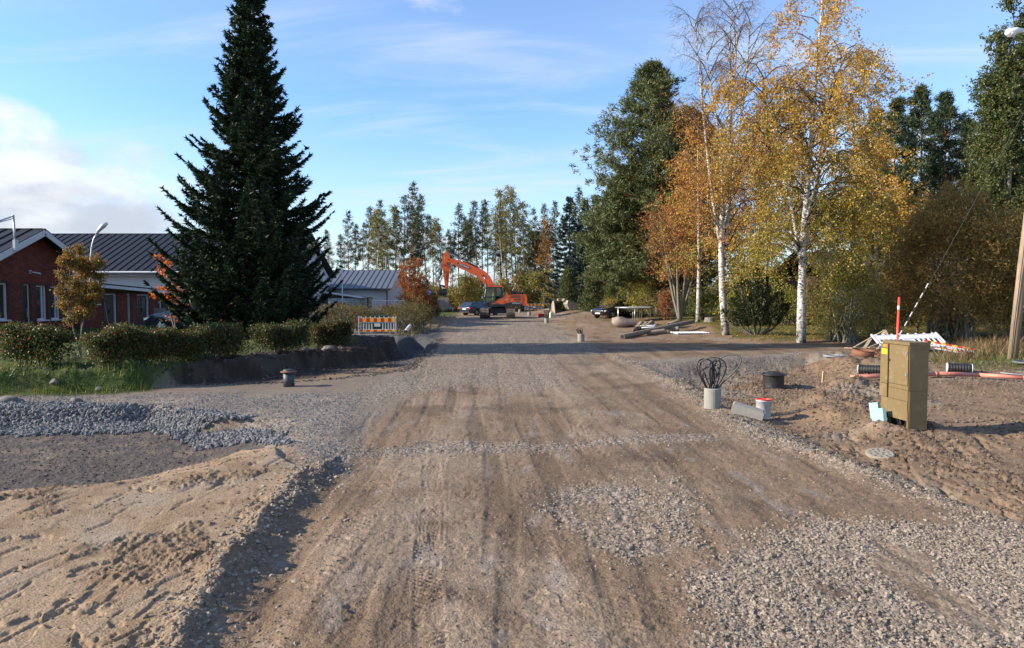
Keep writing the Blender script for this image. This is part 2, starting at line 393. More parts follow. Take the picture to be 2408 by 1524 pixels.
def zg(X, Y, detail=True, masks=False):
    X = np.asarray(X, float); Y = np.asarray(Y, float)
    shp = X.shape; X = np.atleast_1d(X).ravel(); Y = np.atleast_1d(Y).ravel()
    xr = X + KR * Y
    wob = fbm(X, Y, 0.55, 3) * 0.30
    n1 = fbm(X, Y, 0.35, 4); n2 = fbm(X, Y, 2.2, 4); n3 = fbm(X, Y, 9.0, 4, 0.6)
    z = np.zeros_like(X)
    roadm = sstep(xr + wob * .5, -2.45, -2.05) * (1 - sstep(xr + wob * .5, 4.75, 5.25))
    street = sstep(poly_sd(X + wob * .2, Y + wob * .2, STREET_L), -0.1, 0.15)
    track = sstep(poly_sd(X, Y + wob, TRACK_R), -0.4, 0.3)
    drive = sstep(poly_sd(X, Y + wob, DRIVE_L), -0.4, 0.3)
    paved = np.maximum(np.maximum(roadm, street), np.maximum(track, drive))
    # right side, lower than the roadbed
    right = sstep(xr, 4.9, 5.6)
    z += right * (-0.12 + 0.16 * sstep(Y, 24, 33)) * (1 - track)
    pit = sstep(poly_sd(X + wob * .6, Y + wob * .6, PIT_R), -0.6, 0.7)
    z += -0.30 * pit
    mound = sstep(poly_sd(X + wob * .6, Y, MOUND_R), -0.5, 0.5)
    z += 0.22 * mound * (1 + n2 * .5)
    z += 0.17 * sstep(poly_sd(X, Y + wob, LAWN_R), -1.0, 1.2) + 0.14 * sstep(poly_sd(X, Y, LAWN_R2), -0.7, 0.8)
    p = G(2140, 1000); z += .09 * np.exp(-((X - p.x) ** 2 + (Y - p.y) ** 2) / .8 ** 2)
    z += 0.55 * sstep(xr, 6.0, 10.0) * sstep(Y, 54, 74) + .15 * sstep(xr, 5.2, 8.0) * sstep(Y, 36, 50)
    for (u, v, s_, h) in ((2066, 1004, .30, .16), (2195, 1000, .25, .10)):
        p = G(u, v); z += h * np.exp(-((X - p.x) ** 2 + (Y - p.y) ** 2 * 1.5) / s_ ** 2)
    # left side
    lsd = poly_sd(X + wob * .25, Y + wob * .25, LOW)
    ramp = np.where(Y > 12.4, 0.42, 1.7)
    z += -0.30 * sstep(lsd, -ramp, 0.06)
    sand = sstep(poly_sd(X + wob * .3, Y + wob * .3, SAND), -0.05, 0.08)
    z += sand * 0.05
    yl = poly_sd(X + wob * .35, Y + wob * .45, YARD_L)
    yard = sstep(yl, -0.10, 0.22)
    z += 0.44 * yard * (1 + .30 * n2) + 0.14 * sstep(yl, 0.8, 5.0)
    left_far = (xr < -2.2)
    tr = sstep(poly_sd(X + wob * .15, Y + wob * .15, TRENCH), -0.45, 0.10)
    z += -0.62 * tr * (1 - 0.999 * sstep(yl, 0.1, 0.5))
    z += -0.10 * sstep(-xr, 2.3, 3.0) * (Y > 21) * (1 - drive) * (1 - yard)
    for (u, v, s, h) in ((1035, 762, 1.5, .55), (1000, 772, 1.2, .40), (1052, 754, 1.6, .40), (975, 778, 1.0, .30)):
        p = G(u, v); z += h * np.exp(-((X - p.x) ** 2 + (Y - p.y) ** 2 * .5) / s ** 2) * (1 + n2 * .8)
    for (u, v, s, h) in ((1600, 905, .5, .10), (2100, 868, 1.2, .16), (2050, 850, 1.6, .16), (2000, 835, 1.5, .10), (1985, 912, .5, .15)):
        p = G(u, v); z += h * np.exp(-((X - p.x) ** 2 + (Y - p.y) ** 2) / s ** 2) * (1 + n2)
    stk_ = fbm((xr + .35 * perlin(Y * .16, xr * .2)) * 2.6, Y * .16, 1.0, 3)
    z += roadm * -.011 * sstep(stk_, .02, .40)
    # windrow of earth and stones along the left edge of the roadbed
    rd, side = line_d(X + wob * .12, Y, RIDGE)
    ridge = np.exp(-(rd / 0.15) ** 2)
    z += ridge * 0.085 * (1 + 0.9 * n2)
    groove = np.exp(-((rd - 0.42) / 0.16) ** 2) * (side < 0)
    z += -0.030 * groove
    z += -0.03 * sstep(-xr, 1.2, 2.1) * roadm * (Y < 12)
    shd, _ = line_d(X + wob * .3, Y + wob * .2, SHOULDER)
    should = np.exp(-(shd / 0.30) ** 2)
    z += should * 0.055 * (1 + n2 * .8)
    # loose earth
    bare = np.clip(1 - paved - sand, 0, 1)
    z += n1 * (0.02 + 0.05 * bare * (1 - yard))
    rough = bare * right * sstep(n1 + 0.25, 0.0, 0.5) * (Y < 36) + pit * .6 + mound * .8
    grav = np.zeros_like(X)
    for k, p in (GRAVEL.items() if (detail or masks) else ()):
        d = poly_sd(X + wob * .5, Y + wob * .5, p)
        g = sstep(d + n2 * (.22 if k not in 'de' else .75), -0.10 if k not in 'de' else -.5, 0.16 if k not in 'de' else .7)
        if k == 'a':
            g = g * (1 - 0.85 * sstep(fbm(X + 4, Y * .8, 0.9, 3), 0.10, 0.38))
        if k in 'ce': g = g * (1 - 0.6 * sstep(fbm(X + 2, Y * .7, 1.1, 3), 0.12, 0.4))
        grav = np.maximum(grav, g)
    farroad = roadm * sstep(Y, 19, 30)
    grav = np.maximum(grav, farroad * sstep(fbm(X, Y * .35, .35, 3) + .25, -.05, .25))
    grav = np.maximum(grav, should * .9)
    if detail:
        fine = np.clip(1.2 - Y / 30, 0, 1); n4 = fbm(X, Y, 26.0, 3, .6); clod = sstep(fbm(X + 1, Y, 4.5, 3), .05, .35)
        z += rough * (0.035 * n2 + 0.050 * np.abs(n3) + (.022 + .05 * clod) * np.abs(n4)) * fine + right * (1 - track) * .010 * n4 * fine
        # compacted road: crumbs and wheel tracks
        crumb = sstep(fbm(X, Y, 3.1, 3), -0.1, 0.35)
        z += roadm * (0.010 * n2 + (0.005 + 0.012 * crumb) * n3 + .016 * n1) * fine
        lug = np.zeros_like(X)
        for i, (c, w, pt, sl) in enumerate(TRACKS):
            xc = c + 0.9 * perlin(Y * 0.10 + i * 7.7, Y * 0 + i * .37) - 0.02 * (Y - 6)
            q = (xr - xc) / (w / 2); ins = 1 - sstep(np.abs(q), 0.85, 1.0)
            on = sstep(fbm(X * .6 + i * 5, Y * .6, .8, 3), -0.05, 0.25) * sstep(n2 + .3, -.2, .3)
            ph = Y / pt + sl * np.abs(q) * 1.1
            ridge_w = sstep(np.sin(2 * math.pi * ph), 0.0, 0.6)
            lug = lug + ins * on * (ridge_w * 0.0085 * sstep(n2 + .15, -.25, .2) - 0.006) + on * np.exp(-((np.abs(q) - 1.08) / .12) ** 2) * .0025
        z += lug * roadm * (1 - grav) * fine * (1 + .5 * n2)
        # sand: smooth smears, long gouges and crumbly patches
        a = 1.42; xs = X * math.cos(a) + Y * math.sin(a); ys = -X * math.sin(a) + Y * math.cos(a)
        g1 = fbm(xs * .45 + fbm(X, Y, .6, 2) * .6, ys * 1.0, 1.5, 4)
        g2 = fbm(xs * .30 + 9, ys * 1.6 + fbm(X, Y, .8, 2) * .35, 3.6, 4)
        crust = sstep(fbm(X - 3, Y + 8, .9, 4) + .35 * g1, 0.20, 0.36)
        gouge = sstep(g2, 0.27, 0.33)
        step_ = sstep(g1, -0.02, 0.03) - .5
        g3 = fbm(xs * .9 + 3, ys * 1.1 + fbm(X, Y, .7, 2) * .7, 1.6, 5)
        z += sand * (crust * (0.030 * n2 + 0.045 * np.abs(n3)) - 0.013 * gouge - 0.022 * sstep(g3, .30, .34) + 0.006 * step_ + 0.0025 * n3 + .002 * n4)
        z += (1 - sand) * bare * (X < 0) * (Y < 15) * 0.016 * n3
        # dirt to the right: wheel ruts
        rr = right * bare * (Y < 12)
        z += rr * (-0.03 * gouge + 0.02 * step_)
        z += (pit + mound * .4) * 0.03 * np.abs(n3) + (ridge + should * .4) * 0.03 * n3 + drive * .006 * n3
        z += grav * 0.010 * n3 * fine
        z += yard * 0.012 * n3
    if not masks: return z.reshape(shp)
    return z, dict(road=roadm, street=street, track=track, drive=drive, right=right, pit=pit, mound=mound, sand=sand, yard=yard, yl=yl, trench=tr, ridge=ridge, grav=grav, should=should, n1=n1, n2=n2, n3=n3, lsd=lsd, wob=wob, xr=xr)
def gz(x, y): return float(zg(np.array([x]), np.array([y]), False)[0])
def GG(u, v):
    """point of the ground seen at a pixel"""
    z = 0.0
    for _ in range(7): p = G(u, v, z); z = 0.4 * z + 0.6 * gz(p.x, p.y)
    p = G(u, v, z); p.z = gz(p.x, p.y); return p
def on(x, y, dz=0.0): return Vector((x, y, gz(x, y) + dz))

# grid: rows follow the picture's rows, columns its columns, so relief is about a pixel fine
rows_v = np.concatenate([np.linspace(2750, 1560, 40), np.linspace(1558, 745, 430)[0:]])
rad = CAM_H / np.tan((rows_v - 690) / FPX)
rad = rad[(rad > 0.35)]
rad = np.concatenate([rad, np.geomspace(rad[-1] * 1.01, 260, 34), np.geomspace(300, 4000, 8)])
thin = np.linspace(-37.6, 37.6, 880); ang = np.concatenate([np.linspace(-88, -38, 36), thin, np.linspace(38, 88, 36)])
A, Rr = np.meshgrid(np.radians(ang), rad)
rcos = 1 / np.maximum(np.cos(A), 0.35)
GX = Rr * rcos * np.sin(A); GY = Rr * rcos * np.cos(A)
gX, gY = GX.ravel(), GY.ravel()
gZ, MK = zg(gX, gY, True, True)
def lerp(a, b, f): return a + (b - a) * f[:, None]
C3 = lambda r, g, b: np.tile(np.array((r, g, b), float), (len(gX), 1))
n1, n2, n3 = MK['n1'], MK['n2'], MK['n3']
soil = lerp(C3(.30, .205, .130), C3(.20, .130, .082), sstep(n2 + .4 * n1, -.05, .5))
soil = lerp(soil, C3(.33, .285, .225), sstep(fbm(gX + 5, gY, .5, 4), .12, .42) * .8)
farright = MK['right'] * (gX > 5.2)
col = soil
roadc = lerp(C3(.262, .180, .116), C3(.318, .236, .164), sstep(fbm(gX, gY * .6, .5, 4), -.1, .4))
roadc = lerp(roadc, C3(.175, .122, .082), sstep(fbm(gX + 8, gY * .7, .8, 4), .08, .42) * .8)
roadc = lerp(roadc, C3(.38, .34, .30), sstep(fbm(gX * 2 + 3, gY * .8, 1.2, 4), .22, .6) * .40)
stk = fbm((MK['xr'] + .35 * perlin(gY * .16, MK['xr'] * .2)) * 2.6, gY * .16, 1.0, 4) + .25 * n2
roadc = lerp(roadc, roadc * .76, sstep(stk, .02, .45))
roadc = lerp(roadc, roadc * 1.2, sstep(-stk, .10, .45))
col = lerp(col, roadc, np.maximum(MK['road'], np.maximum(MK['street'], MK['track'])))
col = lerp(col, lerp(C3(.30, .275, .25), C3(.24, .20, .165), sstep(n1, -.2, .3)), MK['drive'])
col = lerp(col, C3(.245, .205, .168), MK['street'] * .7)
darkleft = (MK['lsd'] > -.9) * (1 - MK['sand']) * (1 - MK['street']) * (gX < 0)
col = lerp(col, lerp(C3(.125, .105, .092), C3(.21, .165, .125), sstep(n2 + n1, -.1, .5)), darkleft * 1.0)
crustm = sstep(fbm(gX - 3, gY + 8, .9, 4), 0.20, 0.36)
sandc = lerp(C3(.41, .292, .185), C3(.34, .23, .14), sstep(n2 + .7 * fbm(gX, gY, .9, 3), 0.0, .45))
sandc = lerp(sandc, C3(.25, .17, .105), crustm * (.55 + .45 * sstep(n3, -.2, .3)))
sandc = lerp(sandc, C3(.40, .33, .25), sstep(fbm(gX + 2, gY + 4, .7, 3), .1, .4) * .6)
col = lerp(col, sandc, MK['sand'])
gravc = lerp(C3(.36, .315, .265), C3(.26, .222, .185), sstep(n3, -.3, .4))
col = lerp(col, gravc, MK['grav'] * .55)
col = lerp(col, C3(.24, .18, .135), MK['ridge'] * .7)
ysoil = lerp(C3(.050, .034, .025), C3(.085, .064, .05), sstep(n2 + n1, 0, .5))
cut = np.maximum(MK['trench'], sstep(MK['yl'], -1.7, -1.1)) * (MK['xr'] < -2.2) * (gY > 17.0) * (gY < 34)  # dark bank soil, carried out to the street edge as painted shade
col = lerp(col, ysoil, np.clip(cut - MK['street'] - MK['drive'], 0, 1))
grassc = lerp(C3(.060, .092, .022), C3(.11, .12, .035), sstep(n1 + .6 * n2, -.1, .5))
gsd = poly_sd(gX, gY, PG((-3000, 900), (0, 900), (250, 897), (352, 889), (433, 868), (528, 850), (703, 830), (822, 820), (850, 806), (780, 778), (-3000, 778), z=.3))
gl = sstep(gsd + n2 * .3, -.2, .25)
col = lerp(col, grassc, gl)
lr = np.maximum(sstep(poly_sd(gX, gY, LAWN_R) + n2 * .8 + n1, -.3, .5), sstep(poly_sd(gX, gY, LAWN_R2) + n2 * .7, -.2, .5))
lr = np.maximum(lr, (sstep(MK['xr'], 7.5, 10.5) * sstep(gY, 40, 46) * sstep(fbm(gX, gY, .35, 3), .0, .25)) * (1 - MK['track']))
col = lerp(col, lerp(grassc, C3(.20, .135, .045), sstep(fbm(gX, gY, .8, 4), -.05, .3) * .75), lr)
fl = sstep(poly_sd(gX, gY, FAR_LAWN_L) + n2, -.2, .4)
col = lerp(col, grassc * 1.25, fl)
forest = sstep(gY, 84, 92)
col = lerp(col, C3(.13, .115, .04), forest)
col = lerp(col, C3(.42, .30, .22), (np.exp(-((gX - G(2075, 1000).x) ** 2 + (gY - G(2075, 1000).y) ** 2) / .45 ** 2) > .45) * .85)
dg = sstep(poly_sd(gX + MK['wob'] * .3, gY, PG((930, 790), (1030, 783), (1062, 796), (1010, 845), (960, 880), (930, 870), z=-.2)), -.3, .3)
col = lerp(col, C3(.085, .085, .088), dg * (1 - MK['road']))  # dark crushed stone, the trench slope's shade put into its colour
col = col * .72
gravel_w = np.clip(MK['grav'] + .25 * MK['road'] + darkleft * .5 + MK['drive'] * .7, 0, 1)

def ground_material():
    t = NT('ground_earth'); p = t.pos(); col_ = t.attr('Col'); g = t.attr('gravel', 'Fac')
    fine = t.noise(p, 38, 5, 0.7); mid = t.noise(p, 7, 5, 0.65, 0.4)
    vor = t.N('ShaderNodeTexVoronoi', {'Scale': 26.0, 'Vector': p, 'Randomness': 1.0})
    vor2 = t.N('ShaderNodeTexVoronoi', {'Scale': 55.0, 'Vector': p, 'Randomness': 1.0})
    hsv = t.N('ShaderNodeSeparateColor', {0: vor.outputs['Color']})
    peb = t.rampv(hsv.outputs[0], 0, 1, 0.55, 1.5)
    c1 = t.mix(1.0, col_, t.mix(t.rampv(fine, .3, .7), (.70, .70, .70, 1), (1.28, 1.28, 1.28, 1)), 'MULTIPLY')
    c1 = t.mix(1.0, c1, t.mix(t.rampv(mid, .3, .7), (.86, .85, .84, 1), (1.12, 1.12, 1.12, 1)), 'MULTIPLY')
    pc = t.N('ShaderNodeCombineColor', {0: peb, 1: peb, 2: peb})
    c2 = t.mix(1.0, c1, pc.outputs[0], 'MULTIPLY')
    c3 = t.mix(g, c1, c2)
    hv = t.math('MULTIPLY', t.math('SUBTRACT', 0.6, vor.outputs['Distance']), g)
    hv2 = t.math('MULTIPLY', t.math('SUBTRACT', 0.6, vor2.outputs['Distance']), 0.35)
    h = t.math('ADD', t.math('ADD', hv, hv2), t.math('MULTIPLY', fine, 0.7))
    b = t.bsdf(Base_Color=c3, Roughness=0.93)
    b.inputs['Specular IOR Level'].default_value = 0.15
    t.S(b, 'Normal', t.bump(h, 0.6, 0.022)); return t.m
GROUND = ground_material()
nr, nc = GX.shape
idx = np.arange(nr * nc).reshape(nr, nc)
Q = np.stack([idx[:-1, :-1], idx[:-1, 1:], idx[1:, 1:], idx[1:, :-1]], -1).reshape(-1, 4)
def qm(a): return a[Q].mean(1)
cls = np.zeros(len(Q), int)                                   # 0 bare ground
cls[qm(np.maximum(gl, np.maximum(lr, fl))) > .5] = 2          # lawn
cls[qm(np.maximum(MK['street'], np.maximum(MK['track'], MK['drive']))) > .5] = 3
cls[qm(MK['road'] * (gY < 100)) > .5] = 1
cls[(qm(MK['sand']) > .5) & (cls == 0)] = 4
cls[(qm(forest) > .5) & (cls != 1)] = 5
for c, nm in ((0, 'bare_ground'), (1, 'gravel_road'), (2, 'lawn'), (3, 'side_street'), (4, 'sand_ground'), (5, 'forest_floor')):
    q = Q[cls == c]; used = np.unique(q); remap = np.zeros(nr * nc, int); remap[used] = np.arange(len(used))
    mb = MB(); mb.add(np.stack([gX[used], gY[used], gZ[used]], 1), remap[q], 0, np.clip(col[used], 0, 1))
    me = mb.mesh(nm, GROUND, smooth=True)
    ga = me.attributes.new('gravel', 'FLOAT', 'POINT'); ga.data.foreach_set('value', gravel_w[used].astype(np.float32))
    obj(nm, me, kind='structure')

# ------------------------------------------------------------------ scattered stones (geometry nodes, uncountable)
def stone_mesh(seed, flat=0.7, mt=None):
    r = np.random.default_rng(seed)
    bm = bmesh.new(); bmesh.ops.create_icosphere(bm, subdivisions=1, radius=1.0)
    ax = r.normal(size=(7, 3)); ax /= np.linalg.norm(ax, axis=1, keepdims=True); cutd = r.uniform(.55, .85, 7)
    sc = np.array((1.0, r.uniform(.65, .9), flat * r.uniform(.7, 1.0)))
    for v in bm.verts:
        p = np.array(v.co)
        for a, d in zip(ax, cutd):
            e = p @ a
            if e > d: p = p - a * (e - d)
        v.co = Vector(p * sc * (1 + r.normal() * .04))
    me = bpy.data.meshes.new('stone'); bm.to_mesh(me); bm.free(); me.materials.append(mt); return me
def stone_mat(name, a, b, c):
    t = NT(name); oi = t.N('ShaderNodeObjectInfo').outputs['Random']
    r = t.N('ShaderNodeValToRGB'); t.S(r, 0, oi)
    e = r.color_ramp.elements; e[0].color = rgba(a); e[1].color = rgba(c); e[1].position = 1.0
    m_ = e.new(0.5); m_.color = rgba(b)
    n = t.noise(t.obco(), 2.2, 5, .7)
    colr = t.mix(1.0, r.outputs[0], t.mix(t.rampv(n, .3, .7), (.72, .70, .68, 1), (1.18, 1.18, 1.18, 1)), 'MULTIPLY')
    bs = t.bsdf(Base_Color=colr, Roughness=.85); bs.inputs['Specular IOR Level'].default_value = .25
    t.S(bs, 'Normal', t.bump(t.noise(t.obco(), 6, 4, .7), .35, .1)); return t.m
def stone_set(name, mt, flat):
    c = bpy.data.collections.new(name)
    for i in range(6): c.objects.link(bpy.data.objects.new('stone', stone_mesh(hash_(name) + i, flat, mt)))
    return c
def hash_(s): return sum(ord(ch) * (i + 3) for i, ch in enumerate(s)) % 9973
TAN = stone_set('tan_stones', stone_mat('tan_stone', (.165, .132, .10), (.265, .218, .168), (.36, .305, .245)), .62)
BLUE = stone_set('blue_stones', stone_mat('blue_stone', (.095, .097, .102), (.165, .166, .17), (.25, .245, .235)), .75)
EARTH = stone_set('earth_clods', stone_mat('earth_clod', (.09, .062, .042), (.15, .107, .073), (.21, .165, .125)), .7)
DARK = stone_set('dark_clods', stone_mat('dark_clod', (.035, .027, .022), (.075, .06, .05), (.15, .135, .12)), .7)
def scatter_group(coll):
    g = bpy.data.node_groups.new('scatter', 'GeometryNodeTree')
    g.interface.new_socket('Geometry', in_out='INPUT', socket_type='NodeSocketGeometry')
    g.interface.new_socket('Geometry', in_out='OUTPUT', socket_type='NodeSocketGeometry')
    gi = g.nodes.new('NodeGroupInput'); go = g.nodes.new('NodeGroupOutput')
    ci = g.nodes.new('GeometryNodeCollectionInfo'); ci.inputs['Collection'].default_value = coll
    ci.inputs['Separate Children'].default_value = True; ci.inputs['Reset Children'].default_value = True
    ip = g.nodes.new('GeometryNodeInstanceOnPoints'); ip.inputs['Pick Instance'].default_value = True
    def na(n, t):
        a = g.nodes.new('GeometryNodeInputNamedAttribute'); a.data_type = t; a.inputs['Name'].default_value = n; return a.outputs['Attribute']
    L = g.links.new
    L(gi.outputs[0], ip.inputs['Points']); L(ci.outputs[0], ip.inputs['Instance'])
    L(na('idx', 'INT'), ip.inputs['Instance Index']); L(na('rot', 'FLOAT_VECTOR'), ip.inputs['Rotation']); L(na('scl', 'FLOAT_VECTOR'), ip.inputs['Scale'])
    L(ip.outputs[0], go.inputs[0]); return g
def scatter(name, coll, X, Y, size, label, cat, sink=.50, tilt=.5, Z=None):
    k = len(X)
    if k == 0: return
    z = zg(X, Y) if Z is None else Z
    s = size[:, None] * rng.uniform(.75, 1.25, (k, 3)); z = z + size * (.45 - sink)
    me = bpy.data.meshes.new(name); me.vertices.add(k); me.vertices.foreach_set('co', np.stack([X, Y, z], 1).astype(np.float32).ravel())
    rot = np.stack([rng.normal(0, tilt, k), rng.normal(0, tilt, k), rng.uniform(0, 6.28, k)], 1)
    for n_, t_, d_ in (('rot', 'FLOAT_VECTOR', rot), ('scl', 'FLOAT_VECTOR', s)):
        a = me.attributes.new(n_, t_, 'POINT'); a.data.foreach_set('vector', d_.astype(np.float32).ravel())
    a = me.attributes.new('idx', 'INT', 'POINT'); a.data.foreach_set('value', rng.integers(0, 6, k).astype(np.int32))
    o = obj(name, me, label=label, cat=cat, kind='stuff')
    md = o.modifiers.new('scatter', 'NODES'); md.node_group = scatter_group(coll); return o
def sample(poly, dens, fuzz=.12, hole=0.0, seed=0, ymax=99):
    P = np.array(poly); x0, y0 = P.min(0) - .3; x1, y1 = P.max(0) + .3; y1 = min(y1, ymax)
    x0 = max(x0, -y1 * .95 - 1); x1 = min(x1, y1 * .95 + 1)
    n = int((x1 - x0) * (y1 - y0) * dens); X = rng.uniform(x0, x1, n); Y = rng.uniform(y0, y1, n)
    w = fbm(X, Y, .55, 3) * .30
    d = poly_sd(X + w * .5, Y + w * .5, poly) + fbm(X, Y, 2.2, 4) * .22 + rng.normal(0, fuzz, n)
    keep = (d > 0) & (np.abs(X) < Y * .84 + 1.2)
    if hole: keep &= rng.uniform(size=n) > hole * sstep(fbm(X + 4, Y * .8, .9, 3), .06, .34)
    return X[keep], Y[keep]
def sample_line(pts, per_m, width, ymax=99):
    XX, YY = [], []
    for (x0, y0), (x1, y1) in zip(pts[:-1], pts[1:]):
        L = math.hypot(x1 - x0, y1 - y0); n = int(L * per_m); t = rng.uniform(size=n); o = rng.normal(0, width, n)
        nx, ny = -(y1 - y0) / L, (x1 - x0) / L
        XX.append(x0 + (x1 - x0) * t + nx * o); YY.append(y0 + (y1 - y0) * t + ny * o)
    X = np.concatenate(XX); Y = np.concatenate(YY); k = (Y < ymax) & (Y > 2); return X[k], Y[k]
def cat_xy(*l): return np.concatenate([a for a, _ in l]), np.concatenate([b for _, b in l])
def sz(n, a, b, p=1.6): return a + (b - a) * rng.uniform(size=n) ** p

X, Y = cat_xy(sample(GRAVEL['a'], 1900, .14, .97), sample(GRAVEL['c'], 1000, .22, .9), sample_line(SHOULDER, 520, .22))
scatter('gravel', TAN, X, Y, sz(len(X), .007, .028, 1.4), 'pale tan gravel spread loose along the right of the roadbed', 'gravel')
X, Y = cat_xy(sample(GRAVEL['d'], 330, .25, .75, ymax=27), sample(GRAVEL['g'], 380, .22, .6), sample_line(PG((960, 885), (1010, 835), (1045, 795), (1072, 765)), 130, .25))
scatter('gravel', TAN, X, Y, sz(len(X), .009, .028), 'pale gravel rolled into the middle of the roadbed', 'gravel')
X, Y = cat_xy(sample(GRAVEL['e'], 520, .22, .85), sample(GRAVEL['h'], 230, .25), sample(GRAVEL['w'], 420, .15))
scatter('gravel', BLUE, X, Y, sz(len(X), .008, .028), 'blue-grey crushed gravel on the side street and track mouths', 'gravel')
# coarse crushed stone on the slope below the side street
slope_poly = PG((-700, 950), (0, 950), (290, 953), (478, 966), (564, 980), (632, 1003), (676, 1036)) + PG((600, 1052), (540, 1054), (488, 1054), (454, 1042), (393, 1024), (342, 1012), (273, 1018), (0, 1020), (-700, 1020), z=-.28)
X, Y = sample(slope_poly, 1250, .06)
scatter('crushed_stone', BLUE, X, Y, sz(len(X), .024, .062), 'coarse blue-grey crushed stone banked below the side street', 'stones', .1, .9)
X, Y = cat_xy(sample_line(RIDGE, 260, .13), sample_line(RIDGE, 90, .30))
scatter('windrow_stones', TAN, X, Y, sz(len(X), .010, .045, 2.2), 'stones in the earth windrow beside the smooth sand', 'stones')
road_poly = [(-2.1 - KR * 3, 3), (4.9 - KR * 3, 3), (4.9 - KR * 16, 16), (-2.1 - KR * 16, 16)]
right_poly = PG((1600, 900), (1900, 850), (2500, 850), (2600, 1300), (2407, 1240), (2200, 1160), (1950, 1080), (1720, 985))
X, Y = sample(road_poly, 190, .1, .3); 
scatter('road_crumbs', EARTH, X, Y, sz(len(X), .004, .016, 2.4), 'small brown crumbs of earth on the compacted roadbed', 'crumbs')
X, Y = sample(road_poly, 60, .1, .3); 
scatter('loose_pebbles', TAN, X, Y, sz(len(X), .006, .022, 2.4), 'single pale pebbles lying on the brown roadbed', 'pebbles')
X, Y = cat_xy(sample(right_poly, 190, .2, .6), sample(PIT_R, 130, .3), sample(MOUND_R, 160, .2))
scatter('earth_clods', EARTH, X, Y, sz(len(X), .006, .055, 2.8), 'brown earth clods around the dug manhole pit', 'clods')
X, Y = cat_xy(sample(SAND, 24, .1, .0), sample(SAND, 120, .1, 1.0)); 
scatter('sand_crumbs', EARTH, X, Y, sz(len(X), .004, .020, 3.0), 'small crumbs scattered over the smooth yellow sand', 'crumbs')
X, Y = sample(LOW, 130, .3)
scatter('dirty_gravel', DARK, X, Y, sz(len(X), .008, .030, 2.0), 'dark dirty gravel in the hollow below the stone bank', 'gravel')
bank = PG((330, 905), (500, 897), (700, 892), (950, 866), (1005, 812), (940, 800), (820, 822), (703, 836), (528, 858), (433, 880))
X, Y = sample(bank, 55, .2)
scatter('dark_clods', DARK, X, Y, sz(len(X), .012, .07, 2.6), 'dark clods on the cut earth bank beside the hedges', 'clods')
X, Y = sample_line(PG((-500, 915), (0, 914), (300, 908), (560, 903), (700, 897), (860, 884), (960, 870), (1000, 835), (1040, 795)), 90, .12)
scatter('verge_stones', DARK, X, Y, sz(len(X), .015, .055, 2.0), 'grey stones in a thin row along the far edge of the side street', 'stones')
X, Y = sample(PG((950, 790), (1085, 745), (1060, 738), (990, 760), (940, 775)), 14, .3)
scatter('dark_clods', DARK, X, Y, sz(len(X), .03, .13, 2.0), 'dark clods on the dug heap beside the yellow hose', 'clods')
# ------------------------------------------------------------------ vegetation
def unit(v): return v / (np.linalg.norm(v, axis=-1, keepdims=True) + 1e-9)
def rv(n, r): return unit(r.normal(size=(n, 3)))
def pick(pal, n, r, jit=.12):
    pal = np.asarray(pal, float); c = pal[r.integers(0, len(pal), n)]
    return np.clip(c * (1 + r.normal(0, jit, (n, 1))) * (1 + r.normal(0, .05, (n, 3))), 0.003, 1)
LEAF = leaf_mat('leaf', .45, .38, .35)
NEEDLE = leaf_mat('needles', .6, .12, .25)
DRY = leaf_mat('dry_leaf', .8, .25, .1)
def bark_mat(name, a, b, scale=3.0, zs=.25, bump=.6):
    t = NT(name); co = t.obco(); mp_ = t.N('ShaderNodeMapping', {'Vector': co, 'Scale': (1, 1, zs)}).outputs[0]
    n = t.noise(mp_, scale * 6, 6, .7, .6); col_ = t.mix(t.rampv(n, .35, .65), rgba(a), rgba(b))
    b_ = t.bsdf(Base_Color=col_, Roughness=.9); b_.inputs['Specular IOR Level'].default_value = .15
    t.S(b_, 'Normal', t.bump(n, bump, .03)); return t.m
BARK = bark_mat('grey_brown_bark', (.055, .042, .032), (.16, .13, .10))
BARK_G = bark_mat('grey_green_bark', (.11, .10, .08), (.27, .255, .21))
def pine_bark():
    t = NT('pine_bark'); co = t.obco(); z = t.N('ShaderNodeSeparateXYZ', {0: co}).outputs[2]
    mp_ = t.N('ShaderNodeMapping', {'Vector': co, 'Scale': (1, 1, .22)}).outputs[0]
    n = t.noise(mp_, 16, 6, .7, .5)
    low = t.mix(t.rampv(n, .35, .65), (.075, .055, .042, 1), (.22, .17, .135, 1))
    up = t.mix(t.rampv(n, .35, .65), (.20, .085, .035, 1), (.42, .20, .09, 1))
    col_ = t.mix(t.rampv(t.math('ADD', z, t.math('MULTIPLY', n, 3.0)), 4.0, 8.5), low, up)
    b_ = t.bsdf(Base_Color=col_, Roughness=.85); b_.inputs['Specular IOR Level'].default_value = .15
    t.S(b_, 'Normal', t.bump(n, .6, .03)); return t.m
PINEBARK = pine_bark()
